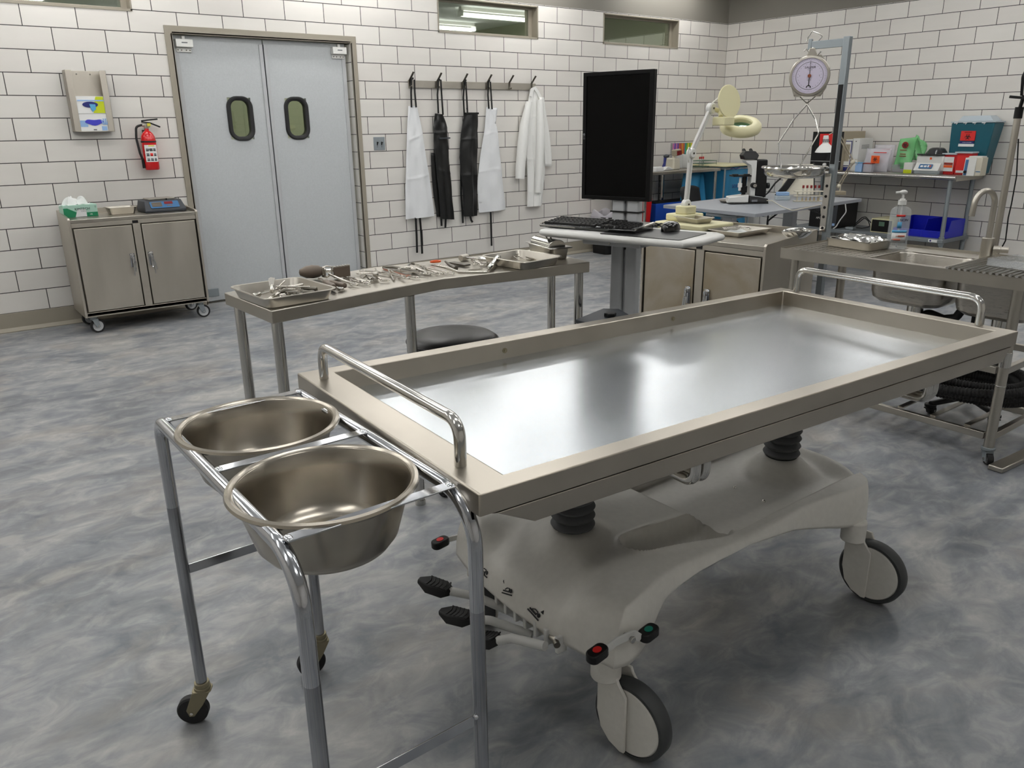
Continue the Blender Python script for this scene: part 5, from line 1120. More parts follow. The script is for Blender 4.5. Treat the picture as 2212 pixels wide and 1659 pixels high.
# specimen bags with orange labels
for i, (x0, x1, yt, X, lab) in enumerate(((1866, 1914, 321, -.455, 'clear specimen bag with an orange biohazard label, front of the pair'), (1884, 1922, 313, -.33, 'clear specimen bag with a red seal line, standing behind the labelled one'))):
    p, q = at(x0, yt, 0, X), at(x1, 362, 0, X); y0, y1, zt_ = q.y, p.y, p.z
    t = thing('specimen_bag', lab, 'bag', (X, (y0 + y1) / 2, gz), 0, 'specimen bags on the wall table')
    MB().grid(lambda u, v: (X + .02 + .03 * sin(pi * u) * sin(pi * min(1, v * 1.1)) * -1 + .004 * sin(14 * u + 9 * v) + .05 * v, y0 + (y1 - y0) * u, gz + .001 + (zt_ - gz) * v), 16, 14).build('film', 'bag_film', t, solid=.008)
    MB().box(X + .028, X + .032, y0 + .03, y1 - .1, gz + (zt_ - gz) * .82, gz + (zt_ - gz) * .82 + .008).build('seal_line', 'red_bright', t)
    if i == 0:
        a, b_ = at(1883, 336, 0, X - .03), at(1899, 353, 0, X - .03); MB().box(X - .034, X - .03, b_.y, a.y, b_.z, a.z).build('orange_label', 'orange', t, bevel=.001)
        biohazard(face_mtx((X - .0355, (a.y + b_.y) / 2, (a.z + b_.z) / 2), (-1, 0, 0)), .026, 'ink', t)
# green bags in a clear box
X = -.30; pts = {k: at(*v, 0, X) for k, v in dict(a=(1928, 362), b=(1964, 362), c=(1934, 300), d=(1978, 296), e=(1985, 322)).items()}
t = thing('biohazard_bag_roll', 'folded green biohazard bags standing in a clear holder on the wall table', 'bag', (X, (pts['a'].y + pts['b'].y) / 2, gz))
ya, yb, zc = pts['a'].y, pts['b'].y, pts['c'].z
MB().box(X - .01, X + .08, yb - .01, ya, gz, gz + .075).build('clear_holder', 'bag_film', t, bevel=.003)
MB().grid(lambda u, v: (X + .0 + .012 * sin(7 * u + 5 * v) + .02 * v, ya + (yb - ya) * u - .04 * v, gz + .035 + (zc - gz - .035) * v + .02 * u * v), 14, 16).build('bag_front', 'green_film', t, solid=.012)
MB().grid(lambda u, v: (X + .06 + .02 * sin(9 * u + 7 * v), pts['d'].y + .03 - .12 * u, gz + .12 + (pts['d'].z - gz - .10) * v * (1 - .35 * u)), 12, 14).build('bag_bunch', 'green_film', t, solid=.012)
cy2 = (ya + yb) / 2 - .02
MB().cyl((X - .008, cy2, zc - .06), (X - .014, cy2, zc - .06), .033, n=28).build('brown_disc', 'brown_red', t); biohazard(face_mtx((X - .0155, cy2, zc - .06), (-1, 0, 0)), .026, 'ink', t)
for q, w_ in ((.105, .034), (.145, .03), (.165, .034)): MB().box(X - .018, X - .012, cy2 - w_ + .01, cy2 + w_ + .01, zc - q - .007, zc - q).build('printed_band', 'brown_red', t)
for q in range(3): MB().box(X - .02, X - .014, cy2 - .01, cy2 + .045, gz + .06 + q * .014, gz + .065 + q * .014).build('printed_line', 'green_rack', t)
# lime and white carton, blue bottle
t, lo, hi, z0, z1 = pbox('small_carton', 'white and lime small carton left of the centrifuge', 'box', (1953, 351), (1970, 367), 0, -.46, .09, 'white_plastic', zb=gz)
MB().box(-.463, -.4603, lo + .004, hi - .004, z0 + .002, z0 + .035).build('lime_panel', 'lime', t)
p = at(1978, 348, 0, -.30); t = thing('blue_bottle', 'small blue capped bottle behind the lime carton', 'bottle', (-.3, p.y, gz)); MB().lathe([(0, 0), (.03, 0), (.03, .06), (.02, .08), (.012, .085), (.012, .1), (0, .1)], (-.3, p.y, gz), n=20).build('bottle', 'blue_bin2', t)
# papers
for i, (a, lab) in enumerate((((1945, 366), 'thin white sheet lying near the front edge of the wall table'), ((1985, 371), 'white flat packet lying in front of the centrifuge'))):
    p = at(*a, 2, gz); p.x = max(p.x, -.5); t = thing('paper_sheet' if i == 0 else 'flat_packet', lab, 'paper' if i == 0 else 'packet', (p.x, p.y, gz))
    MB(frame((p.x, p.y, gz + .0005), V((.1, -1, 0)))).box(-.09, .09, -.035, .035, 0, .003 if i == 0 else .016).build('sheet', 'paper', t, bevel=.001)
# centrifuge
t, lo, hi, z0, z1 = pbox('centrifuge', 'white centrifuge with dark dome lid and blue keypad on the wall table', 'centrifuge', (1980, 335), (2036, 366), 0, -.42, .30, 'white_plastic', zb=gz + .02, bevel=.02)
MB().rbox(-.47, -.125, lo + .003, hi - .003, gz, gz + .035, .03).build('grey_base', 'galvanised', t, bevel=.004)
MB().loops([[(-.475, y, z0 + .012), (-.4205, y, z0 + .012), (-.4205, y, z0 + .085)] for y in (lo + .02, hi - .01)]).build('sloped_front', 'white_plastic', t, bevel=.003)
km_ = frame((-.452, (lo + hi) / 2 + .01, z0 + .052), (0, -1, 0), z=(-.8, 0, .6)); MB(km_).rbox(-.07, .06, -.024, .024, 0, .003, .006).build('keypad', 'blue_panel', t)
for x in (-.055, -.02): MB(km_).box(x, x + .025, -.012, .008, .0032, .005).build('key', 'label_white', t)
for x in (.014, .034): MB(km_).box(x, x + .014, -.012, .014, .0032, .005).build('key', 'pen_red' if x > .03 else 'label_white', t)
MB().rbox(-.435, -.105, lo - .005, hi + .01, z1 + .0005, z1 + .014, .05).build('lid_rim', 'smoke_lid', t, bevel=.003)
MB().lathe([(.10, .0145), (.09, .03), (.07, .06), (.05, .07), (0, .072)], (-.27, (lo + hi) / 2 + .01, z1), n=32).build('dome_lid', 'smoke_lid', t)
MB().box(-.4225, -.4203, (lo + hi) / 2 - .02, (lo + hi) / 2, z1 - .04, z1 - .02).build('warning_label', 'orange', t)
# red sharps boxes
for i, (x0, x1, yt, lab) in enumerate(((2037, 2061, 334, 'small red sharps box next to the centrifuge, left of the two'), (2065, 2094, 331, 'red sharps box with wide frosted lid, right of the two'))):
    t, lo, hi, z0, z1 = pbox('sharps_box', lab, 'container', (x0, yt), (x1, 367), 0, -.40, .13, 'red_plastic', 'red sharps boxes on the wall table', zb=gz, taper=.006)
    MB().rbox(-.41, -.262, lo - .008, hi + .008, z1 + .0004, z1 + .014, .01).build('lid', 'frost_lid', t, bevel=.002)
    MB().box(-.4025, -.4003, lo + .015, hi - .02, z0 + .03, z1 - .02).build('label', 'label_white' if i == 0 else 'red_bright', t)
    for q, c_ in ((.10, 'brown_red'), (.075, 'orange')) if i == 0 else ((.03, 'label_white'),):
        MB().box(-.4045, -.4027, lo + .02, hi - .025, z0 + q - .01, z0 + q + .012).build('label_print', c_, t)
# vortex mixer
t, lo, hi, z0, z1 = pbox('vortex_mixer', 'beige and teal vortex mixer with black knob in front of the teal container', 'mixer', (2090, 340), (2119, 367), 0, -.46, .12, 'beige', zb=gz)
MB().loops([[(-.48, y, z0), (-.4605, y, z0), (-.4605, y, z1 - .003), (-.466, y, z1 - .003)] for y in (lo + .05, hi + .012)]).build('front_panel', 'white_plastic', t)
MB().loops([[(-.482, y, z0 + .004), (-.4805, y, z0 + .004), (-.468, y, z1 - .02), (-.4695, y, z1 - .02)] for y in (hi - .02, hi + .006)]).build('teal_strip', 'blue_panel', t)
MB().cyl((-.476, hi - .008, z0 + .035), (-.492, hi - .008, z0 + .035), .013).build('knob', 'black_plastic', t); MB().rbox(-.455, -.345, lo + .01, hi - .01, z1 + .0005, z1 + .012, .01).build('top_plate', 'white_plastic', t)
for q in (.035,): MB().box(-.4625, -.4605, lo + .004, lo + .045, z0 + q, z0 + q + .008).build('blue_stripe', 'blue_panel', t)
# teal container
X = -.24; pa, pb = at(2055, 268, 0, X), at(2150, 262, 0, X); y1, y0 = pa.y, pb.y; zt2 = (pa.z + pb.z) / 2
t = thing('large_sharps_container', 'large teal sharps container with frosted lid and red biohazard label on the wall table', 'container', (-.13, (y0 + y1) / 2, gz))
MB().frus((X + .02, -.05, y0 + .055, y1 - .015), (X, -.02, y0, y1), gz, zt2).build('body', 'teal', t, bevel=.012, seg=3)
MB().box(X - .006, -.016, y0 - .006, y1 + .006, zt2 + .0003, zt2 + .012).build('lid_rim', 'frost_lid', t, bevel=.003)
MB().frus((X + .01, -.03, y0 + .02, y1 - .05), (X + .04, -.05, y0 + .07, y1 - .08), zt2 + .0125, zt2 + .065).build('lid', 'frost_lid', t, bevel=.006)
for k in range(4):
    y = y1 - .03 - k * .085; MB().tube([(X - .008, y, zt2 - .001), (X - .008, y - .035, zt2 - .001), (X - .008, y - .02, zt2 - .014)], (.004, .001), flat=(1, 0, 0)).build('rim_tab', 'label_white', t)
a, b_ = at(2077, 283, 0, X - .002), at(2105, 304, 0, X - .002)
MB().box(X - .004, X + .01, b_.y, a.y, b_.z, a.z).build('red_label', 'red_bright', t); biohazard(face_mtx((X - .0055, (a.y + b_.y) / 2, (a.z + b_.z) / 2 - .01), (-1, 0, 0)), .03, 'ink', t)
text('BIOHAZARD', .012, 'ink', t, face_mtx((X - .005, (a.y + b_.y) / 2, a.z - .012), (-1, 0, 0)), 'lettering'); MB().box(X - .002, X + .012, b_.y, a.y + .01, b_.z - .055, b_.z - .03).build('white_label', 'label_white', t)
MB().box(X - .002, X + .012, b_.y + .005, a.y, b_.z - .026, b_.z - .006).build('dark_label', 'navy', t); text('SHARPS CONTAINER', .009, 'label_white', t, face_mtx((X - .0035, (a.y + b_.y) / 2, b_.z - .016), (-1, 0, 0)), 'lettering')
# undershelf of the wall table
gz = .3005
t, lo, hi, z0, z1 = pbox('battery_backup', 'black battery backup unit on the shelf under the wall table, behind the desk edge', 'battery backup', (1752, 432), (1786, 490), 0, -.52, .3, 'black_plastic', zb=gz)
text('APC', .03, 'label_white', t, face_mtx((-.5215, (lo + hi) / 2, z0 + .1), (-1, 0, 0)), 'lettering')
for q in range(5): MB().box(-.5225, -.5203, lo + .02, hi - .02, z0 + .17 + q * .014, z0 + .176 + q * .014).build('vent_line', 'charcoal', t)
t, lo, hi, z0, z1 = pbox('computer_tower', 'black computer tower with grey front right of the battery backup', 'computer', (1795, 432), (1806, 492), 0, -.52, .4, 'black_plastic', zb=gz)
MB().box(-.524, -.5203, lo + .006, hi - .006, z0 + .01, z1 - .01).build('front_cover', 'charcoal', t, bevel=.002); MB().box(-.5255, -.5243, lo + .02, lo + .05, z0 + .03, z0 + .055).build('badge', 'pale_blue', t)
t = thing('white_cable', 'white cable hanging in front of the computer tower', 'cable', (-.54, -2.2, .6)); MB().tube([at(x, y, 0, -.545) for x, y in ((1826, 440), (1828, 458), (1815, 475), (1806, 490), (1800, 494))], .006, bend=.05).build('cable', 'label_white', t)
t = thing('power_adapter', 'grey power adapter with black cables on the lower shelf', 'adapter', (-.5, -2.3, gz)); p = at(1831, 494, 0, -.52)
MB().box(-.52, -.46, p.y - .06, p.y + .03, gz, gz + .03).build('block', 'galvanised', t, bevel=.005)
MB().tube([at(x, y, 0, -.45) for x, y in ((1843, 490), (1856, 480), (1868, 470), (1876, 478), (1880, 490), (1862, 493), (1850, 492))], .005, bend=.03).tube([at(x, y, 0, -.42) for x, y in ((1845, 486), (1862, 470), (1870, 468), (1884, 484))], .005, bend=.03).build('cable', 'black_plastic', t)
t, lo, hi, z0, z1 = pbox('bench_meter', 'cream-framed bench meter with dark display on the lower shelf', 'meter', (1883, 471), (1927, 498), 0, -.50, .3, 'cream', zb=gz)
MB().box(-.503, -.5003, lo + .01, hi - .01, z0 + .012, z1 - .012).build('dark_face', 'black_plastic', t); MB().box(-.5045, -.5033, (lo + hi) / 2 - .03, (lo + hi) / 2 + .03, z0 + .07, z1 - .03).build('display', 'green_rack', t)
for i, (x0, x1, lab) in enumerate(((1930, 1989, 'bright blue stacking bin with open front, left of the two on the lower shelf'), (1991, 2040, 'bright blue stacking bin with open front, right of the two on the lower shelf'))):
    p, q = at(x0, 490, 0, -.50), at(x1, 512, 0, -.50); y1, y0 = p.y, q.y
    t = thing('stacking_bin', lab, 'bin', (-.3, (y0 + y1) / 2, gz), 0, 'blue stacking bins on the lower shelf')
    b = MB(); H_ = .17; f = -.50; bk = -.10
    for y in (y0, y1 - .004): b.loops([[(f, yy, gz), (bk, yy, gz), (bk, yy, gz + H_), (f + .1, yy, gz + H_), (f + .06, yy, gz + .07), (f, yy, gz + .07)] for yy in (y, y + .004)])
    b.box(f, bk, y0 + .004, y1 - .004, gz, gz + .004).box(bk - .004, bk, y0 + .004, y1 - .004, gz + .004, gz + H_).box(f, f + .004, y0 + .004, y1 - .004, gz + .004, gz + .07)
    b.build('bin_body', 'blue_bin', t, bevel=.002)
    MB().box(f - .005, f - .0005, (y0 + y1) / 2 - .04, (y0 + y1) / 2 + .04, gz + .052, gz + .066).build('label_lip', 'blue_bin', t, bevel=.002)
# ================================================================ SINK STATION
SX0, SX1, SY0, SY1, SZ = -5.13, -4.60, -5.68, -4.47, .81
t = thing('sink_station', 'steel double sink station on casters with pipework below, right of the stained cabinet', 'sink', (-4.87, -5.07, 0))
h1, h2 = (-5.06, -4.74, -5.235, -4.90), (-5.06, -4.74, -5.60, -5.285)
b = MB()
xs = [SX0, -5.06, -4.74, SX1]; ys = [SY0, -5.60, -5.285, -5.235, -4.90, SY1]
for i in range(3):
    for j in range(5):
        if i == 1 and j in (1, 3): continue
        b.box(xs[i], xs[i + 1], ys[j], ys[j + 1], SZ - .003, SZ)
b.box(SX0 - .003, SX0, SY0, SY1, SZ - .045, SZ + .006).box(SX1, SX1 + .003, SY0, SY1, SZ - .045, SZ + .012).box(SX0, SX1, SY1, SY1 + .003, SZ - .045, SZ + .008).box(SX0, SX1, SY0 - .003, SY0, SZ - .045, SZ + .008)
b.build('sink_top', 'steel_satin', t, smooth=False)
b = MB()
for i in range(14): b.box(SX0 + .04 + i * .033, SX0 + .0425 + i * .033, -4.88, -4.5, SZ + .0003, SZ + .0009)
for j in range(10): b.box(SX0 + .04, SX0 + .472, -4.88 + j * .042, -4.8775 + j * .042, SZ + .0003, SZ + .0009)
b.build('drainboard_pattern', 'dark_steel', t, smooth=False)
for hx0_, hx1_, hy0, hy1 in (h1, h2):
    def ring(z, e, r):
        o = []
        for cx, cy, a0 in ((hx1_ - r - e, hy1 - r - e, 0), (hx0_ + r + e, hy1 - r - e, 1), (hx0_ + r + e, hy0 + r + e, 2), (hx1_ - r - e, hy0 + r + e, 3)):
            for k in range(7): a = (a0 + k / 6) * pi / 2; o.append((cx + r * cos(a), cy + r * sin(a), z))
        return o
    bs = MB().loops([ring(SZ - .0005, -.004, .06), ring(SZ - .01, 0, .06), ring(.66, .002, .062), ring(.63, .008, .062), ring(.61, .03, .06), ring(.603, .07, .05)], False, True).build('basin', 'steel_brushed', t, solid=.0015)
    cx, cy = (hx0_ + hx1_) / 2, (hy0 + hy1) / 2
    MB().cyl((cx, cy, .602), (cx, cy, .55), .036).cyl((cx, cy, .603), (cx, cy, .597), .042).build('drain_cup', 'steel_polished', bs, bevel=.003); MB().cyl((cx, cy, .5495), (cx, cy, .52), .027).build('drain_nut', 'black_rubber', bs)
MB().tube([(-4.9, -5.07, .53), (-4.9, -5.07, .50), (-4.86, -5.11, .555), (-4.85, -5.18, .535), (-4.85, -5.235, .55), (-4.85, -5.26, .60), (-4.85, -5.262, .64)], .019, bend=.03, n=14).build('trap_pipe', 'black_rubber', t)
MB().cyl((-4.85, -5.31, .50), (-4.85, -5.31, .66), .008).cyl((-4.9, -5.44, .53), (-4.9, -5.44, .42), .018).build('drain_pipe', 'black_rubber', t)
lg = [(-5.09, -4.53), (-5.09, -5.555), (-4.64, -4.53), (-4.64, -5.555)]
for x, y in lg:
    l = MB().cyl((x, y, .075), (x, y, SZ - .0455), .021).build('leg', 'steel_satin', t)
    MB().cyl((x, y, .435), (x, y, .50), .0235).cyl((x, y, .35), (x, y, .355), .022).build('leg_collar', 'steel_polished', l, bevel=.001)
    caster(l, x, y, .075, .026, .024, .8, .016, 'black_rubber', 'grey_plastic', 'galvanised')
def rail(z, h):
    b = MB()
    for y in (-4.53, -5.555): b.box(-5.066, -4.664, y - .012, y + .012, z, z + h)
    for x in (-5.09, -4.64): b.box(x - .012, x + .012, -5.531, -4.554, z, z + h)
    return b.build('frame_rail', 'steel_satin', t, bevel=.002)
rail(.40, .03); rail(.105, .03)
for y in (-4.7, -4.85, -5.0, -5.15, -5.3, -5.45): MB().box(-5.075, -4.655, y - .012, y + .012, .136, .142).build('shelf_slat', 'steel_satin', t)
t = thing('floor_bar', 'flat steel bar lying on the floor beneath the right end of the sink station', 'bar', (-5.0, -5.63, 0))
MB().tube([(-5.16, -5.62, .012), (-4.6, -5.66, .012)], (.03, .011), flat=(0, 0, 1)).build('bar', 'steel_satin', t, bevel=.004)
# faucet
fx, fy = -4.70, -5.255; FH = at(2112, 412, 0, -4.78).z
t = thing('gooseneck_faucet', 'brushed steel gooseneck faucet standing behind the sink basins', 'faucet', (fx, fy, SZ))
MB().cyl((fx, fy, SZ + .0015), (fx, fy, SZ + .095), .026, n=28).build('base', 'steel_satin', t, bevel=.002)
R_ = .058; top = SZ + .30 - R_
pts = [(fx, fy, SZ + .0955), (fx, fy, top)] + [(fx - R_ * (1 - cos(a)) * .95, fy + R_ * (1 - cos(a)) * .35, top + R_ * 1.1 * sin(a)) for a in [pi * i / 16 for i in range(1, 17)]] + [(fx - 2 * R_ * .96, fy + R_ * .74, top - .045)]
MB().tube(pts, .0125, n=18).build('spout', 'steel_satin', t)
MB().cyl((fx + .0, fy - .027, SZ + .045), (fx + .02, fy - .085, SZ + .045), .014).cyl((fx + .0, fy - .027, SZ + .045), (fx + .01, fy - .055, SZ + .045), .017).build('handle', 'steel_satin', t, bevel=.001)
# lidded tray
a = at(1857, 535, 2, SZ); lm3 = frame((-4.80, -4.69, SZ + .0015), V((-.12, -1, 0)))
t = thing('lidded_tray', 'low steel tray with crumpled bright lid on the drainboard left of the soap bottle', 'tray', mtx=lm3)
MB(lm3).rbox(-.128, .128, -.09, .09, 0, .038, .02, taper=.004).build('tray_body', 'steel_satin', t, bevel=.002)
l = MB(lm3); l.rbox(-.132, .132, -.094, .094, .0385, .043, .02)
l.grid(lambda u, v: (-.115 + .23 * u, -.075 + .15 * v, .0432 + .016 * min(1, 6 * min(u, 1 - u)) * min(1, 5 * min(v, 1 - v)) + .003 * sin(13 * u + 4 * sin(9 * v))), 26, 18); l.build('lid', 'steel_polished', t)
# soap bottle
p = at(1935, 538, 2, SZ); sx2, sy2 = p.x + .0, p.y
t = thing('soap_bottle', 'tall clear pump bottle of hand gel with white pump beside the sink', 'bottle', (sx2, sy2, SZ))
sm3 = Matrix.Translation((sx2, sy2, SZ + .001)) @ R3('Z', -.9)
MB(sm3).lathe([(.0, .0), (.044, 0), (.048, .006), (.048, .175), (.044, .195), (.03, .205), (.018, .208), (.018, .215)], n=36, sy=.62).build('bottle_body', 'clear_plastic', t)
MB(sm3).lathe([(.0, .003), (.044, .003), (.0455, .01), (.0455, .165), (0, .166)], n=36, sy=.6).build('gel', 'soap_liquid', t)
MB(sm3).cyl((0, 0, .2155), (0, 0, .237), .019).cyl((0, 0, .237), (0, 0, .244), .012).cyl((0, 0, .244), (0, 0, .268), .006).ball((0, 0, .275), .014, 14, (1.3, 1, .8)).tube([(0, 0, .276), (-.035, 0, .272)], .006).build('pump', 'white_plastic', t)
MB(sm3).cyl((0, 0, .01), (0, 0, .215), .004).build('dip_tube', 'white_plastic', t)
fd = lambda u, v, z0, z1, e=.0008: (.0485 * cos(-pi / 2 - .62 + 1.24 * u) * (1 + e * 20), -.0305 - .0 if False else .62 * (.0485 + e * 3) * sin(-pi / 2 - .62 + 1.24 * u), z0 + (z1 - z0) * v)
def lab_(z0, z1, m, nm, a0=-.62, a1=.62, e=.0006):
    MB(sm3).grid(lambda u, v: ((.0482 + e) * sin(a0 + (a1 - a0) * u), -.62 * (.0482 + e) * cos(a0 + (a1 - a0) * u) - e, z0 + (z1 - z0) * v), 10, 1).build(nm, m, t, solid=.0004)
lab_(.035, .085, 'label_white', 'printed_label', -.75, .75); lab_(.083, .095, 'sky_blue', 'blue_band', -.75, .75, .001)
for z, a0 in ((.062, -.1), (.045, -.5)): lab_(z, z + .009, 'skin_print', 'printed_hand', a0, a0 + .65, .0014); lab_(z + .003, z + .006, 'skin_print', 'printed_finger', a0 - .18, a0, .0014)
lab_(.105, .135, 'sky_blue', 'printed_shape', -.3, .1, .001); lab_(.160, .170, 'red_bright', 'red_ribbon', -.5, .35, .001)
text('NON', .017, 'ink', t, sm3 @ face_mtx((.012, -.0335, .145), (.25, -1, 0)), 'lettering')
# rod rack over the right basin
t = thing('rod_rack', 'row of parallel steel rods laid across the right basin', 'rack', (-4.9, -5.45, SZ))
for i in range(16):
    y = -5.29 - i * .0245
    MB().tube([(-5.15, y, SZ + .013), (-4.70, y, SZ + .013)], .006, n=10).build('rod', 'steel_polished', t)
b = MB(); b.box(-5.12, -5.11, -5.67, -5.28, SZ + .0003, SZ + .0068).box(-4.73, -4.72, -5.67, -5.28, SZ + .0003, SZ + .0068).build('cross_bar', 'steel_satin', t)
cm_ = frame((-4.93, -5.53, SZ + .02), V((-.2, -1, 0)))
t = thing('clear_tray', 'transparent plastic tray resting on the steel rods at the right edge', 'tray', mtx=cm_)
b = MB(cm_); b.box(-.13, .13, -.1, .1, 0, .003)
for r1 in ((-.13, -.127, -.1, .1), (.127, .13, -.1, .1), (-.127, .127, -.1, -.097), (-.127, .127, .097, .1)): b.box(*r1, .003, .03)
b.build('tray_body', 'clear_plastic', t, bevel=.001)
# hose coil
t = thing('corrugated_hose', 'coiled black corrugated hose heaped on the bottom frame of the sink station', 'hose', (-4.74, -5.30, .142))
pts = []; N = 6 * 60
for i in range(N + 1):
    f = i / N; a = f * 6 * 2 * pi; r = 1 - .26 * abs(sin(f * 8)) ; k = f * 6
    pts.append(V((-4.76 + .235 * r * cos(a) + .02 * sin(a * .37), -5.28 + .31 * r * sin(a) + .02 * cos(a * .61), .175 + .032 * (k % 3) + .02 * sin(a * .5 + k) + (.03 if k > 3 else 0))))
fine = []
for a_, b_ in zip(pts, pts[1:]):
    for s in (0, .25, .5, .75): fine.append(a_.lerp(b_, s))
b = MB(); rads = [.0195 + (.003 if i % 2 else -.0015) for i in range(len(fine))]
b.tube(fine, rads, n=10).build('hose_coil', 'black_rubber', t)
MB().tube([pts[-1], pts[-1] + V((-.01, -.12, .03)), pts[-1] + V((-.08, -.2, .02))], .02, bend=.05).build('hose_end', 'black_plastic', t); MB().cyl((-4.86, -5.2, .26), (-4.86, -5.2, .52), .007).build('drain_stub', 'black_rubber', t)
# ================================================================ HANGING SCALE ON ITS POST
px_, py_ = -4.572, -4.372
t = thing('scale_post', 'tall square steel post with a short top arm rising behind the sink station', 'post', (px_, py_, 0))
MB().box(px_ - .017, px_ + .017, py_ - .017, py_ + .017, .012, 1.832).build('post', 'galvanised', t, bevel=.002)
MB().box(px_ - .16, px_ + .16, py_ - .05, py_ + .03, 0, .012).build('foot_plate', 'galvanised', t, bevel=.003)
MB().box(px_ - .006, px_ + .006, py_ + .0175, py_ + .22, 1.785, 1.825).box(px_ - .008, px_ + .008, py_ + .205, py_ + .225, 1.785, 1.838).build('arm', 'galvanised', t, bevel=.002)
sl = MB().box(px_ - .0255, px_ - .0175, py_ - .006, py_ + .030, .84, 1.15).build('slotted_plate', 'steel_polished', t, bevel=.002)
for z in (.86, .92, .97, 1.03, 1.085): MB().cyl((px_ - .0262, py_ + .012, z), (px_ - .0257, py_ + .012, z), .008, n=14).build('slot', 'black_plastic', sl)
MB().box(px_ - .021, px_ - .0175, py_ - .012, py_ + .012, 1.2, 1.60).build('dark_insert', 'black_plastic', t)
# dial scale
dn = (V((-.86, -.5, 0))).normalized(); D0 = V((px_ - .005, -4.175, 1.652)); dx_ = V((0, 0, 1)).cross(dn).normalized()
FM = Matrix(((dx_.x, 0, dn.x, D0.x), (dx_.y, 0, dn.y, D0.y), (0, 1, 0, D0.z), (0, 0, 0, 1)))    # x right, y up, z to the viewer
t = thing('hanging_scale', 'round dial hanging scale with lilac face hooked on the post arm', 'scale', mtx=Matrix.Translation(D0))
MB(FM).lathe([(0, -.025), (.085, -.025), (.1, -.018), (.104, 0), (.104, .018), (.1, .027), (.09, .028), (.09, .021), (.0, .021)], n=48).build('casing', 'steel_satin', t)
b = MB(FM); b.prism([(-.085, .05), (-.03, .105), (.05, .105), (.10, .04), (.09, -.06), (.065, -.105), (-.07, -.105), (-.095, -.04)], -.024, .004).build('rear_plate', 'steel_satin', t, bevel=.004)
df = MB(FM).lathe([(0, .0215), (.0895, .0215), (.0895, .023), (0, .023)], n=48).build('dial_face', 'lilac_dial', t)
tk = MB(FM)
for i in range(60):
    a = 2 * pi * i / 60; r0, r1 = (.076, .084) if i % 5 == 0 else (.080, .084)
    tk.tube([(r0 * cos(a), r0 * sin(a), .0234), (r1 * cos(a), r1 * sin(a), .0234)], (.0005, .0002), flat=(0, 0, 1))
for i in range(24):
    a = 2 * pi * i / 24 + .1; tk.tube([(.058 * cos(a), .058 * sin(a), .0234), (.0605 * cos(a), .0605 * sin(a), .0234)], (.0012, .0002), flat=(0, 0, 1))
tk.tube([(.069 * cos(2 * pi * i / 60), .069 * sin(2 * pi * i / 60), .0234) for i in range(60)], (.0012, .0002), flat=(0, 0, 1), closed=True)
tk.build('dial_marks', 'ink_grey', df, smooth=False)
text('SALTER', .015, 'ink', df, FM @ Matrix.Translation((.0, .042, .0236)), 'lettering', sx=1.15)
for q, s_ in ((.03, 'MODEL 235'), (-.022, 'MADE IN'), (-.031, 'U.K.')): text(s_, .005, 'ink_grey', df, FM @ Matrix.Translation((0, q, .0236)), 'lettering')
for i, n_ in enumerate(('0', '2', '5', '7')):
    a = pi / 2 - i * pi / 2; text(n_, .009, 'ink', df, FM @ Matrix.Translation((.05 * cos(a), .05 * sin(a) + (.012 if i == 0 else 0), .0236)), 'lettering')
b = MB(FM); b.prism([(-.0022, -.05), (.0022, -.05), (.0015, .02), (.0004, .08), (-.0004, .08), (-.0015, .02)], .0245, .026)
b.tube([(.011 * cos(a), -.06 + .011 * sin(a), .025) for a in [pi * i / 10 for i in range(11)]], (.0022, .0008), flat=(0, 0, 1)).build('pointer', 'ink', t)
MB(FM).cyl((0, 0, .0235), (0, 0, .032), .009).build('pointer_hub', 'copper', t, bevel=.001)
MB(FM).prism([(-.026, .100), (.03, .100), (.014, .14), (-.012, .14)], -.012, .012).build('hanger_block', 'steel_satin', t, bevel=.003)
MB(FM).tube([(.0, .139, 0), (.016, .16, 0), (.045, .195, .01), (.03, .205, .02), (-.01, .222, .01), (-.03, .19, -.02), (-.035, .17, -.02)], .003, bend=.008).build('hook', 'steel_polished', t)
MB(FM).tube([(-.04, .125, .01), (-.03, .135, .012), (-.015, .12, .012)], .004).tube([(.028, .103, .01), (.045, .12, .012)], .004).build('thumb_screw', 'steel_polished', t)
for x in (-.068, .06): MB(FM).cyl((x, -.098, .004), (x, -.098, .007), .004, n=10).build('screw', 'steel_polished', t)
MB(FM).tube([(-.04, -.104, 0), (0, -.14, 0), (.04, -.104, 0)], .0025, bend=.006).tube([(-.012, -.13, .004), (0, -.136, .0), (.012, -.128, -.004)], .0025).build('lower_link', 'dark_steel', t)
# pan with bail
PN = V((-4.665, -4.195, 1.128))
t = thing('scale_pan', 'shiny round steel weighing pan hanging from the dial scale on wire arms', 'pan', mtx=Matrix.Translation(PN))
MB().lathe([(0, 0), (.12, 0), (.145, .006), (.158, .02), (.162, .055), (.172, .058), (.176, .052), (.174, .047)], PN, n=56).build('pan', 'steel_polished', t, solid=.0012)
ap = D0 + V((0, 0, -.145)); hx_ = dx_ * .1
w1, w2 = PN - dx_ * .165 + V((0, 0, .056)), PN + dx_ * .165 + V((0, 0, .056))
k1, k2 = ap - dx_ * .06 + V((0, 0, -.075)), ap + dx_ * .05 + V((0, 0, -.075))
MB().tube([ap, k1, k1.lerp(w1, .5), PN - dx_ * .06 + dn * .155 + V((0, 0, .055))], .004, bend=.01).tube([ap, k2, k2.lerp(w2, .3), PN + dx_ * .02 - dn * .16 + V((0, 0, .055))], .004, bend=.01).build('bail', 'steel_polished', t)
for q in (PN - dx_ * .06 + dn * .158 + V((0, 0, .04)),): MB().cyl(q, q + dn * .006, .006, n=10).build('rivet', 'steel_polished', t)
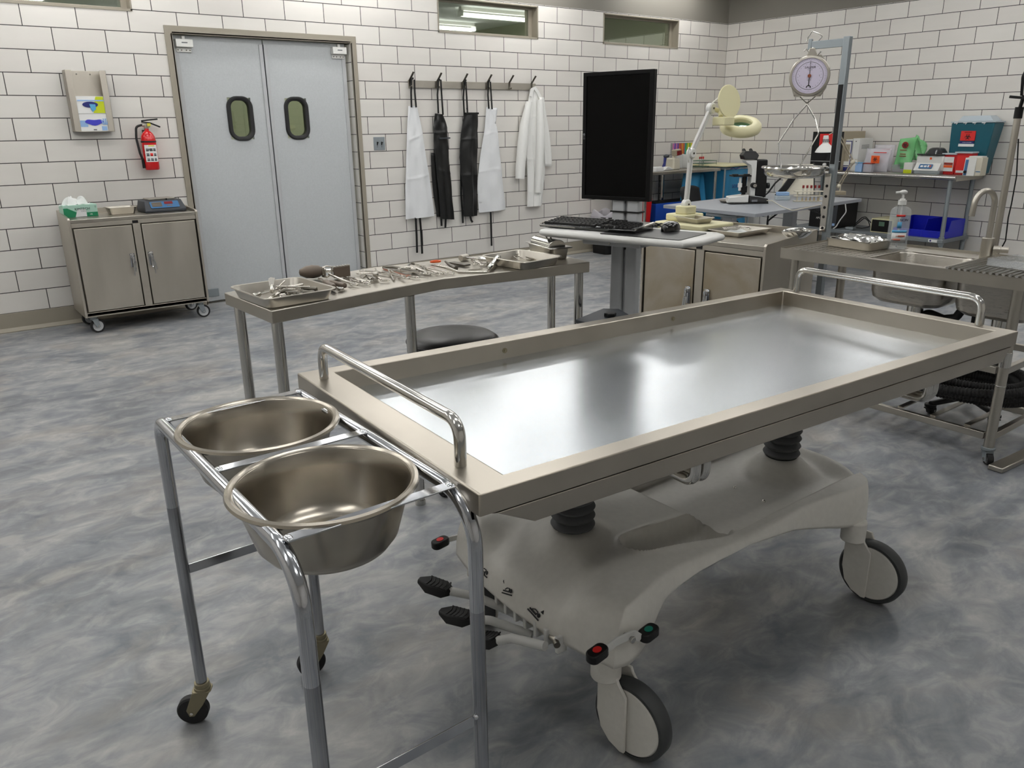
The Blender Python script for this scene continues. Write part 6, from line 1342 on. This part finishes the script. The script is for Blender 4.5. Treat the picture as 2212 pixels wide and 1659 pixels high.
# ================================================================ LAMP POLE AT THE RIGHT EDGE
lx, ly = -4.45, -5.19
t = thing('examination_lamp', 'tall pole lamp with black head, standing behind the sink at the right edge', 'lamp', (lx, ly, 0))
MB().cyl((lx, ly, .05), (lx, ly, 1.42), .015).build('pole', 'steel_satin', t)
MB().cyl((lx, ly, 1.42), (lx, ly, 1.47), .018).tube([(lx, ly, 1.45), (lx, ly - .01, 1.53)], .008).build('pole_collar', 'black_plastic', t)
for k in range(5):
    a = k * 2 * pi / 5 + .3; e = V((lx + .24 * cos(a), ly + .24 * sin(a), .055)); MB().tube([(lx, ly, .07), e], [.02, .014]).build('leg', 'black_plastic', t); caster(t, e.x, e.y, .055, .023, .025, a, .01, 'black_rubber', 'black_plastic', 'black_plastic')
MB().tube([(lx, ly - .005, 1.52), (lx - .01, ly - .0, 1.6), (lx, ly - .02, 1.67)], (.012, .008), bend=.03, flat=(0, 1, 0)).tube([(lx - .02, ly + .035, 1.515), (lx, ly - .09, 1.50)], (.04, .006), flat=(0, 0, 1)).build('head_bracket', 'black_plastic', t, bevel=.002)
MB().lathe([(.0, 0), (.05, .0), (.055, .05), (.04, .09), (0, .1)], (lx + .01, ly - .055, 1.52), n=28).build('lamp_head', 'white_plastic', t)
MB().tube([at(x, y, 0, -4.4) for x, y in ((2200, 300), (2196, 380), (2185, 440), (2178, 470), (2172, 520), (2150, 560))], .003, bend=.03).build('cable', 'black_plastic', t)
# ================================================================ BASIN STAND
TX0, TX1, TZ = -8.258, -7.945, .812
YF, YN = -5.035, -5.80
t = thing('basin_stand', 'chromed tube stand on black casters holding two steel basins, in the left foreground', 'stand', (-8.1, -5.42, 0))
for x in (TX0, TX1):
    MB().tube([(x, YF, .115), (x, YF, TZ), (x, YN, TZ), (x, YN, .115)], .0135, n=20, bend=.10, k=12).build('tube_hoop', 'chrome', t) if False else None
    MB().tube([(x, YF, .60), (x, YF, TZ - .04)] + [(x, YF - .04 * (1 - cos(a)), TZ - .04 + .04 * sin(a)) for a in [pi * i / 20 for i in range(1, 11)]] + [(x, YN + .09 - .0 + 0, TZ)] + [(x, YN + .09 * (1 - sin(a)), TZ - .09 * (1 - cos(a))) for a in [pi * i / 24 for i in range(1, 13)]] + [(x, YN, .60)], .0135, n=20, cap=False).build('tube_hoop', 'chrome', t)
    for y in (YF, YN): MB().cyl((x, y, .118), (x, y, .60), .0135, n=20).build('leg', 'chrome_worn', t)
def flatbar(x0, x1, y, z, m='chrome'):
    b = MB(); b.box(x0, x1, y - .0125, y + .0125, z - .0015, z + .0015)
    for x in (x0, x1): b.ball((x + (.004 if x == x0 else -.004), y, z), .008, 10, (1, 1.6, .6))
    b.build('cross_bar', m, t, bevel=.001)
for y in (YF - .05, (at(460, 1018, 2, TZ + .01).y + at(790, 935, 2, TZ + .01).y) / 2, (at(600, 1165, 2, TZ + .01).y + at(965, 1060, 2, TZ + .01).y) / 2):
    flatbar(TX0 + .005, TX1 - .005, y, TZ + .012)
for y, z in ((YF, at(400, 1238, 0, TX0).z), (YN, at(1008, 1520, 0, TX1).z)):
    b = MB(); b.box(TX0 + .012, TX1 - .012, y - .0015, y + .0015, z - .012, z + .012).ball((TX1 - .012, y - .004, z + .01), .006, 10).build('lower_bar', 'chrome', t, bevel=.0008)
def stem_caster(x, y, yaw, trail=.03, r=.038, w=.024):
    mt = Matrix.Translation((x, y, 0)) @ R3('Z', yaw)
    f = MB(mt); f.cyl((0, 0, .118), (0, 0, .106), .018).cyl((0, 0, .106), (0, 0, .098), .02, n=24)
    for s in (-1, 1):
        yy = s * (w / 2 + .004)
        f.loops([[(.02, y_, .096), (-.022, y_, .096), (-trail - .012, y_, r + .008), (-trail - .006, y_, r - .01), (-trail + .006, y_, r - .01), (.0, y_, .06)] for y_ in (yy - .0015, yy + .0015)])
    f.rbox(-.024, .022, -w / 2 - .0055, w / 2 + .0055, .0935, .0975, .01)
    fo = f.build('caster', 'brass_dull', t, bevel=.001)
    MB(mt).lathe([(0, -w / 2), (r * .9, -w / 2), (r, -w / 2 + .004), (r, w / 2 - .004), (r * .9, w / 2), (0, w / 2)], (-trail, 0, r), 'Y', n=36).build('wheel', 'black_rubber', fo)
    MB(mt).cyl((-trail, -w / 2 - .008, r), (-trail, w / 2 + .008, r), .004, n=10).build('axle', 'steel_polished', fo)
stem_caster(TX0, YF, -.55); stem_caster(TX1, YF, -.1); stem_caster(TX0, YN, .3); stem_caster(TX1, YN, .3)
for cx, cy, lab in ((-8.105, -5.235, 'steel basin with rolled rim in the far ring of the stand'), (-8.122, -5.592, 'steel basin with rolled rim in the near ring of the stand, drip marks outside')):
    t = thing('basin', lab, 'basin', (cx, cy, TZ - .11), 0, 'basins in the chromed stand')
    z = TZ + .0145
    o = MB().lathe([(0, z - .125), (.095, z - .125), (.112, z - .119), (.126, z - .10), (.146, z - .03), (.149, z - .012), (.153, z - .001), (.160, z + .004), (.166, z + .002), (.168, z - .003), (.165, z - .007), (.16, z - .006), (.154, z + .0005), (.1465, z - .013), (.1435, z - .031), (.1235, z - .1), (.11, z - .1165), (.095, z - .1225), (0, z - .1225)], (cx, cy, 0), n=96).build('bowl_shell', 'steel_basin', t)
    if cy < -5.5:
        for k, (x_, y0_, y1_) in enumerate(((842, 1128, 1158), (855, 1120, 1150), (832, 1150, 1166))):
            pass
# ================================================================ AUTOPSY TABLE
t = thing('autopsy_table', 'large steel autopsy tray table on a white wheeled pedestal base in the foreground', 'autopsy table', (-6.95, -5.43, 0))
ang = radians(-2.6)
AM = frame((-6.963, -5.434, .8215), V((cos(ang), sin(ang), -.0105)))
HL, HW = .963, .426
b = MB(AM)
def rr4(x0, x1, y0, y1, z): return [(x0, y0, z), (x1, y0, z), (x1, y1, z), (x0, y1, z)]
IL, IR, IW = -HL + .08, HL - .045, HW - .045
b.loops([rr4(-HL, HL, -HW, HW, -.042), rr4(-HL, HL, -HW, HW, 0), rr4(IL, IR, -IW, IW, 0), rr4(IL + .003, IR - .003, -IW + .003, IW - .003, -.052)], False, False)
b.build('tray_rim', 'steel_rim', t, bevel=.003)
def fl(u, v):
    x = IL + .003 + (IR - IL - .006) * u; y = (-IW + .003 + 2 * (IW - .003) * v)
    sx = min(1, 8 * min(u, 1 - u)); sy = min(1, 5 * min(v, 1 - v))
    return (x, y, -.052 - .004 * (sx * (2 - sx)) * (sy * (2 - sy)) + .0006 * sin(5.5 * u + 1.5) * sin(4 * v + u) * sx * sy)
MB(AM).grid(fl, 60, 30).build('tray_floor', 'steel_tray', t)
b = MB(AM); b.loops([rr4(-HL + .02, HL - .02, -HW + .008, HW - .008, -.0425), rr4(-HL + .02, HL - .02, -HW + .008, HW - .008, -.0455), rr4(-HL + .035, HL - .025, -HW + .001, HW - .001, -.0456), rr4(-HL + .12, HL - .06, -HW + .004, HW - .004, -.088)], False, True)
b.build('tray_underpan', 'steel_rim', t, bevel=.002)
for s, xx, y0, y1 in ((-1, -HL + .037, -.305, .34), (1, HL - .022, -.32, .34)):
    MB(AM).tube([(xx, y0, .0005), (xx, y0, .085), (xx, y1, .085), (xx, y1, .0005)], .0115, n=20, bend=.05, k=10).build('end_handle', 'steel_polished', t)
for x in (-.36, .33): MB(AM).cyl((x, IW - .0005, -.028), (x, IW - .003, -.028), .008, n=16).cyl((x, IW - .003, -.028), (x, IW - .005, -.028), .004, n=10).build('rivet', 'brass_dull', t)
for x in (-.385, .56):
    b = MB(AM)
    for dx in (0, .03): b.tube([(x + dx, -HW + .04, -.088), (x + dx, -HW + .04, -.15), (x + dx, HW - .04, -.15), (x + dx, HW - .04, -.088)], .012, n=16, bend=.06, k=10)
    b.build('under_rail', 'steel_polished', t)
MB(AM).box(-.55, .55, -.09, .09, -.115, -.0885).build('support_beam', 'dark_steel', t, bevel=.003)
# pillars
PL, PR = (-7.385, -5.43), (-6.495, -5.452)
for (x, y), zb_ in ((PL, .392), (PR, .385)):
    prof = [(.05, zb_)]; n_ = 13; z1 = .722; p_ = (z1 - zb_) / n_
    for i in range(n_):
        z = zb_ + i * p_; prof += [(.044, z + .0005), (.0555, z + p_ * .3), (.0585, z + p_ * .5), (.0555, z + p_ * .7), (.044, z + p_ - .0005)]
    MB().lathe(prof, (x, y, 0), n=40, cap0=True, cap1=True).build('bellows_column', 'bellows_grey', t)
# moulded base
XL, XR, YC = -7.60, -6.262, -5.448
def H(x, y):
    d = lambda cx, cy: math.hypot(x - cx, y - cy)
    sm = lambda e0, e1, v: (lambda q: q * q * (3 - 2 * q))(max(0, min(1, (v - e0) / (e1 - e0))))
    z = .372
    z += .022 * (1 - sm(-7.30, -7.0, x))                        # raised pedal end
    rec = sm(-7.04, -6.98, x) * (1 - sm(-6.42, -6.30, x)) * (1 - sm(.185, .215, abs(y - YC)))
    z -= .045 * rec
    z -= .02 * sm(-6.5, -6.28, x) * (1 - .4 * sm(.1, .25, abs(y - YC)))
    pk = math.hypot(max(0, abs(x + 7.165) - .115) / .045, (y + 5.585 + .12 * (x + 7.155)) / (.046 + .1 * (x + 7.3) * (x > -7.3)))
    z -= .07 * (1 - sm(.55, 1.1, pk))
    z += .008 * (1 - sm(1.0, 1.5, pk)) * sm(.9, 1.05, pk)
    dr = d(*PR); z += .058 * math.exp(-(max(0, dr - .045) / .055) ** 2.2)
    dl = d(*PL); z += .012 * (1 - sm(.06, .13, dl)) + .012 * math.exp(-(max(0, dl - .05) / .03) ** 2)
    for cx, cy in ((-7.5, -5.72), (-7.5, -5.17)): z += .012 * math.exp(-(d(cx, cy) / .085) ** 2)
    z -= .055 * (1 - sm(-7.585, -7.42, x)) * (1 - .75 * sm(.14, .24, abs(y - YC)))
    z -= .03 * math.exp(-((x + 7.27) / .09) ** 2 - ((y + 5.76) / .07) ** 2)
    return z
def ZB(x, y):
    pts = [(-7.6, .262), (-7.52, .262), (-7.44, .295), (-7.36, .335), (-7.2, .350), (-7.0, .352), (-6.8, .325), (-6.6, .27), (-6.5, .252), (-6.2, .25)]
    for (a, za), (b_, zb2) in zip(pts, pts[1:]):
        if x <= b_: return za + (zb2 - za) * (x - a) / (b_ - a)
    return .25
def wx(x): return .262 + .082 * math.exp(-((x + 7.52) / .14) ** 2) + .048 * math.exp(-((x + 6.44) / .17) ** 2)
def g1(a): a = 2 * a - 1; return math.copysign(1 - (1 - abs(a)) ** 1.7, a)
def basef(u, v):
    s, q = g1(u), g1(v); k = .42 if s > 0 else .12 + .3 * (1 + s)
    sx = s * math.sqrt(1 - k * q * q * abs(s) ** 3); 
    sy = q * math.sqrt(1 - k * s ** 6 * abs(q) ** 2)
    x = (XL + XR) / 2 + (XR - XL) / 2 * sx; y = YC + wx(x) * sy
    p_ = max(abs(s), abs(q)); h = H(x, y); zb2 = ZB(x, y)
    if p_ > .9:
        f = (p_ - .9) / .1; z = h - (h - zb2) * (1 - math.sqrt(max(0, 1 - f ** 2.2)))
    else: z = h
    return (x, y, z)
bc_ = MB().grid(basef, 240, 170).build('base_cover', 'base_plastic', t, solid=.004); bc_.modifiers['solidify'].offset = -1; bc_.data.shade_smooth()
MB().tube([(-7.45, YC, .25), (-6.45, YC, .25)], (.06, .03), flat=(0, 0, 1)).box(-7.53, -7.47, YC - .27, YC + .27, .235, .275).box(-6.53, -6.47, YC - .27, YC + .27, .235, .275).build('chassis', 'white_paint', t, bevel=.004)
for q in ((1588, 1048), (1650, 1078)):
    p = at(*q, 2, .335); MB().lathe([(0, .0), (.006, 0), (.004, .004), (0, .005)], (p.x, p.y, H(p.x, p.y)), n=12).build('deck_screw', 'steel_polished', t)
# casters
def big_caster(sx_, sy_, cx, cy, az):
    "stem position, wheel centre and axle azimuth"
    r, w = .1, .042
    mt = Matrix.Translation((cx, cy, r)) @ R3('Z', az)       # local y... x = axle direction (outer face), y = rolling direction
    trail = (mt.inverted() @ V((sx_, sy_, r))).y
    h = MB(); h.cyl((sx_, sy_, .200), (sx_, sy_, .264), .036, n=28)
    ho = h.build('caster', 'base_plastic', t, bevel=.003)
    sg = 1 if trail > 0 else -1
    for s in (-1, 1):
        x0, x1 = s * (w / 2 + .003), s * (w / 2 + .011)
        poly = [(sg * -.0, -.055), (sg * .0, .07), (sg * .022, .098), (sg * .028, .112), (sg * .078, .112), (sg * .082, .09), (sg * .082, .0), (sg * .07, -.045), (sg * .045, -.072), (sg * .012, -.085), (0, -.083)]
        MB(mt).loops([[(x, y, z) for y, z in poly] for x in (x0, x1)]).build('fork_cover', 'base_plastic', ho, bevel=.002)
    MB(mt).lathe([(.086, -w / 2), (.094, -w / 2), (.1, -w / 2 + .008), (.1, w / 2 - .008), (.094, w / 2), (.086, w / 2)], ax='X', n=64).build('tyre', 'tyre_grey', ho)
    MB(mt).lathe([(0, -w / 2 - .002), (.082, -w / 2 - .001), (.0855, -w / 2 + .002), (.0855, w / 2 - .002), (.082, w / 2 + .001), (0, w / 2 + .002)], ax='X', n=64).build('wheel_cover', 'base_plastic', ho)
big_caster(-7.53, -5.712, -7.497, -5.772, radians(188))
big_caster(-6.50, -5.728, -6.462, -5.785, radians(184))
big_caster(-7.51, -5.175, -7.455, -5.12, radians(150))
big_caster(-6.49, -5.175, -6.45, -5.12, radians(150))
# brake levers
def pad(c, d, dot, m):
    c = V(c); f = frame(c, d)
    pb = MB(f).rbox(-.027, .027, -.016, .016, -.011, .010, .014).build('brake_pad', 'black_plastic', t, bevel=.003)
    MB(f).lathe([(0, .0105), (.011, .0105), (.011, .0115), (0, .0118)], n=20, sy=.8).build('colour_dot', dot, pb)
YB = -5.785
r0, r1, r2 = at(1290, 1412, 1, YB), at(1401, 1367, 1, YB), at(1361, 1382, 1, YB)
pad(r0, (1, .1, .05), 'red_bright', 0); pad(r1, (1, .1, .05), 'teal_dot', 0)
MB().tube([r0 + V((.026, 0, -.003)), r0 + V((.055, 0, .004)), r2 + V((-.008, 0, .012)), r2 + V((.008, 0, .012)), r1 + V((-.026, 0, -.003))], (.010, .003), flat=(0, 1, 0), bend=.02).build('brake_lever', 'white_paint', t, bevel=.002)
MB().cyl(r2 + V((0, -.004, .004)), r2 + V((0, -.011, .004)), .008, n=6).cyl(r2 + V((0, .0, .004)), r2 + V((0, .06, .004)), .005, n=10).build('lever_bolt', 'steel_polished', t, bevel=.001)
q0, q1 = at(951, 1172, 1, -5.10), at(1020, 1160, 1, -5.10)
pad(q0, (1, .1, .05), 'red_bright', 0); MB().tube([q0 + V((.026, 0, .0)), q1 + V((.03, 0, .01))], (.008, .003), flat=(0, 1, 0)).build('brake_lever', 'white_paint', t, bevel=.002)
# three foot pedals
for (px2, py2, Yp), (ex2, ey2, Ye) in (((942, 1266, -5.22), (1135, 1335, -5.42)), ((988, 1330, -5.32), (1150, 1372, -5.50)), ((1052, 1381, -5.42), (1178, 1396, -5.60))):
    a, b_ = at(px2, py2, 1, Yp), at(ex2, ey2, 1, Ye)
    d = (b_ - a); d.normalize()
    f = frame(a, d)
    pb = MB(f).loops([[(-.052, -.008, -.006), (-.052, .008, -.006), (-.052, .008, .006), (-.052, -.008, .006)], [(-.02, -.027, -.014), (-.02, .027, -.014), (-.02, .024, .012), (-.02, -.024, .012)], [(.025, -.026, -.014), (.025, .026, -.014), (.025, .022, .013), (.025, -.022, .013)], [(.045, -.011, -.008), (.045, .011, -.008), (.045, .011, .008), (.045, -.011, .008)]]).build('foot_pedal', 'black_rubber', t, bevel=.004, seg=3)
    rb = MB(f)
    for k in range(6): rb.tube([(-.022 + k * .011, -.02, .0115), (-.017 + k * .011, 0, .0122), (-.022 + k * .011, .02, .0115)], .0022, n=6)
    rb.build('tread_ribs', 'black_rubber', pb)
    MB().tube([a + d * .04, a.lerp(b_, .45) + V((0, 0, .012)), b_], .0115, n=14, bend=.05).build('pedal_arm', 'white_paint', t)
g0, g1_ = at(1060, 1300, 1, -5.36), at(1190, 1400, 1, -5.62)
MB().tube([g0 + V((0.03, 0, .0)), g1_ + V((.03, 0, .0))], .009, n=10).build('pedal_shaft', 'steel_satin', t)
for k in range(7):
    c = g0.lerp(g1_, k / 6) + V((.03, 0, .0)); MB(frame(c, g1_ - g0)).box(-.006, .006, -.014, .014, -.022, .02).build('shaft_bracket', 'white_paint', t, bevel=.002)
c = g1_ + V((.015, 0, .01)); MB().cyl(c, c + V((-.006, -.012, 0)), .008, n=12).build('bracket_bolt', 'dark_steel', t)
# printed pictograms on the sloped end of the base, laid on the surface where it faces the pedals
def surf(px2, py2):
    "march along the viewing ray to the cover surface (used once, to lay the decals on the cover)"
    o = CAM; d = (at(px2, py2, 2, 0) - CAM).normalized(); s = 1.2; pm = 1
    while s < 3.2:
        p = o + d * s
        if XL - .02 < p.x < XR and abs(p.y - YC) < wx(p.x) + .02 and p.z < cover(p): return p
        s += .004
    return at(px2, py2, 0, -7.575)
import bisect
_tab = {}
for i in range(151):
    for j in range(91):
        x, y, z = basef(i / 150, j / 90); _tab.setdefault((round(x / .02), round(y / .02)), []).append((x, y, z))
def cover(p):
    c = []
    for dx in (-1, 0, 1):
        for dy in (-1, 0, 1): c += _tab.get((round(p.x / .02) + dx, round(p.y / .02) + dy), [])
    if not c: return -1
    c.sort(key=lambda q: (q[0] - p.x) ** 2 + (q[1] - p.y) ** 2); c = c[:3]
    return sum(q[2] for q in c) / len(c)
for (cx2, cy2, ax2, ay2, ty) in ((1049, 1232, 20, 19, (1047, 1240)), (1099, 1274, 26, 8, (1090, 1257)), (1158, 1320, 24, 28, (1173, 1322))):
    P0 = surf(cx2, cy2); PX = surf(cx2 + 10, cy2 + int(10 * ay2 / ax2)); PY = surf(cx2 + 4, cy2 - 12)
    xa = (PX - P0).normalized(); n_ = xa.cross(PY - P0).normalized()
    if n_.dot(CAM - P0) < 0: n_ = -n_
    F = frame(P0 + n_ * .003, xa, z=n_) @ Matrix.Diagonal((1.25, 1.25, 3, 1))
    b = MB(F); b.box(-.017, .017, -.010, -.0075, 0, .0006).box(-.014, .006, -.005, -.002, 0, .0006).ball((.0115, -.001, .0003), .0045, 10, (1, 1, .1)).tube([(-.008, -.001, .0003), (-.002, .003, .0003), (.006, .003, .0003), (.006, -.002, .0003)], (.001, .0003), flat=(0, 0, 1))
    tp = F.inverted() @ surf(*ty); tp.z = 0
    b.prism([(tp.x - .004, tp.y - .003), (tp.x + .004, tp.y - .003), (tp.x, tp.y + .004)], 0, .0006)
    b.build('pictogram', 'ink', t, smooth=False)
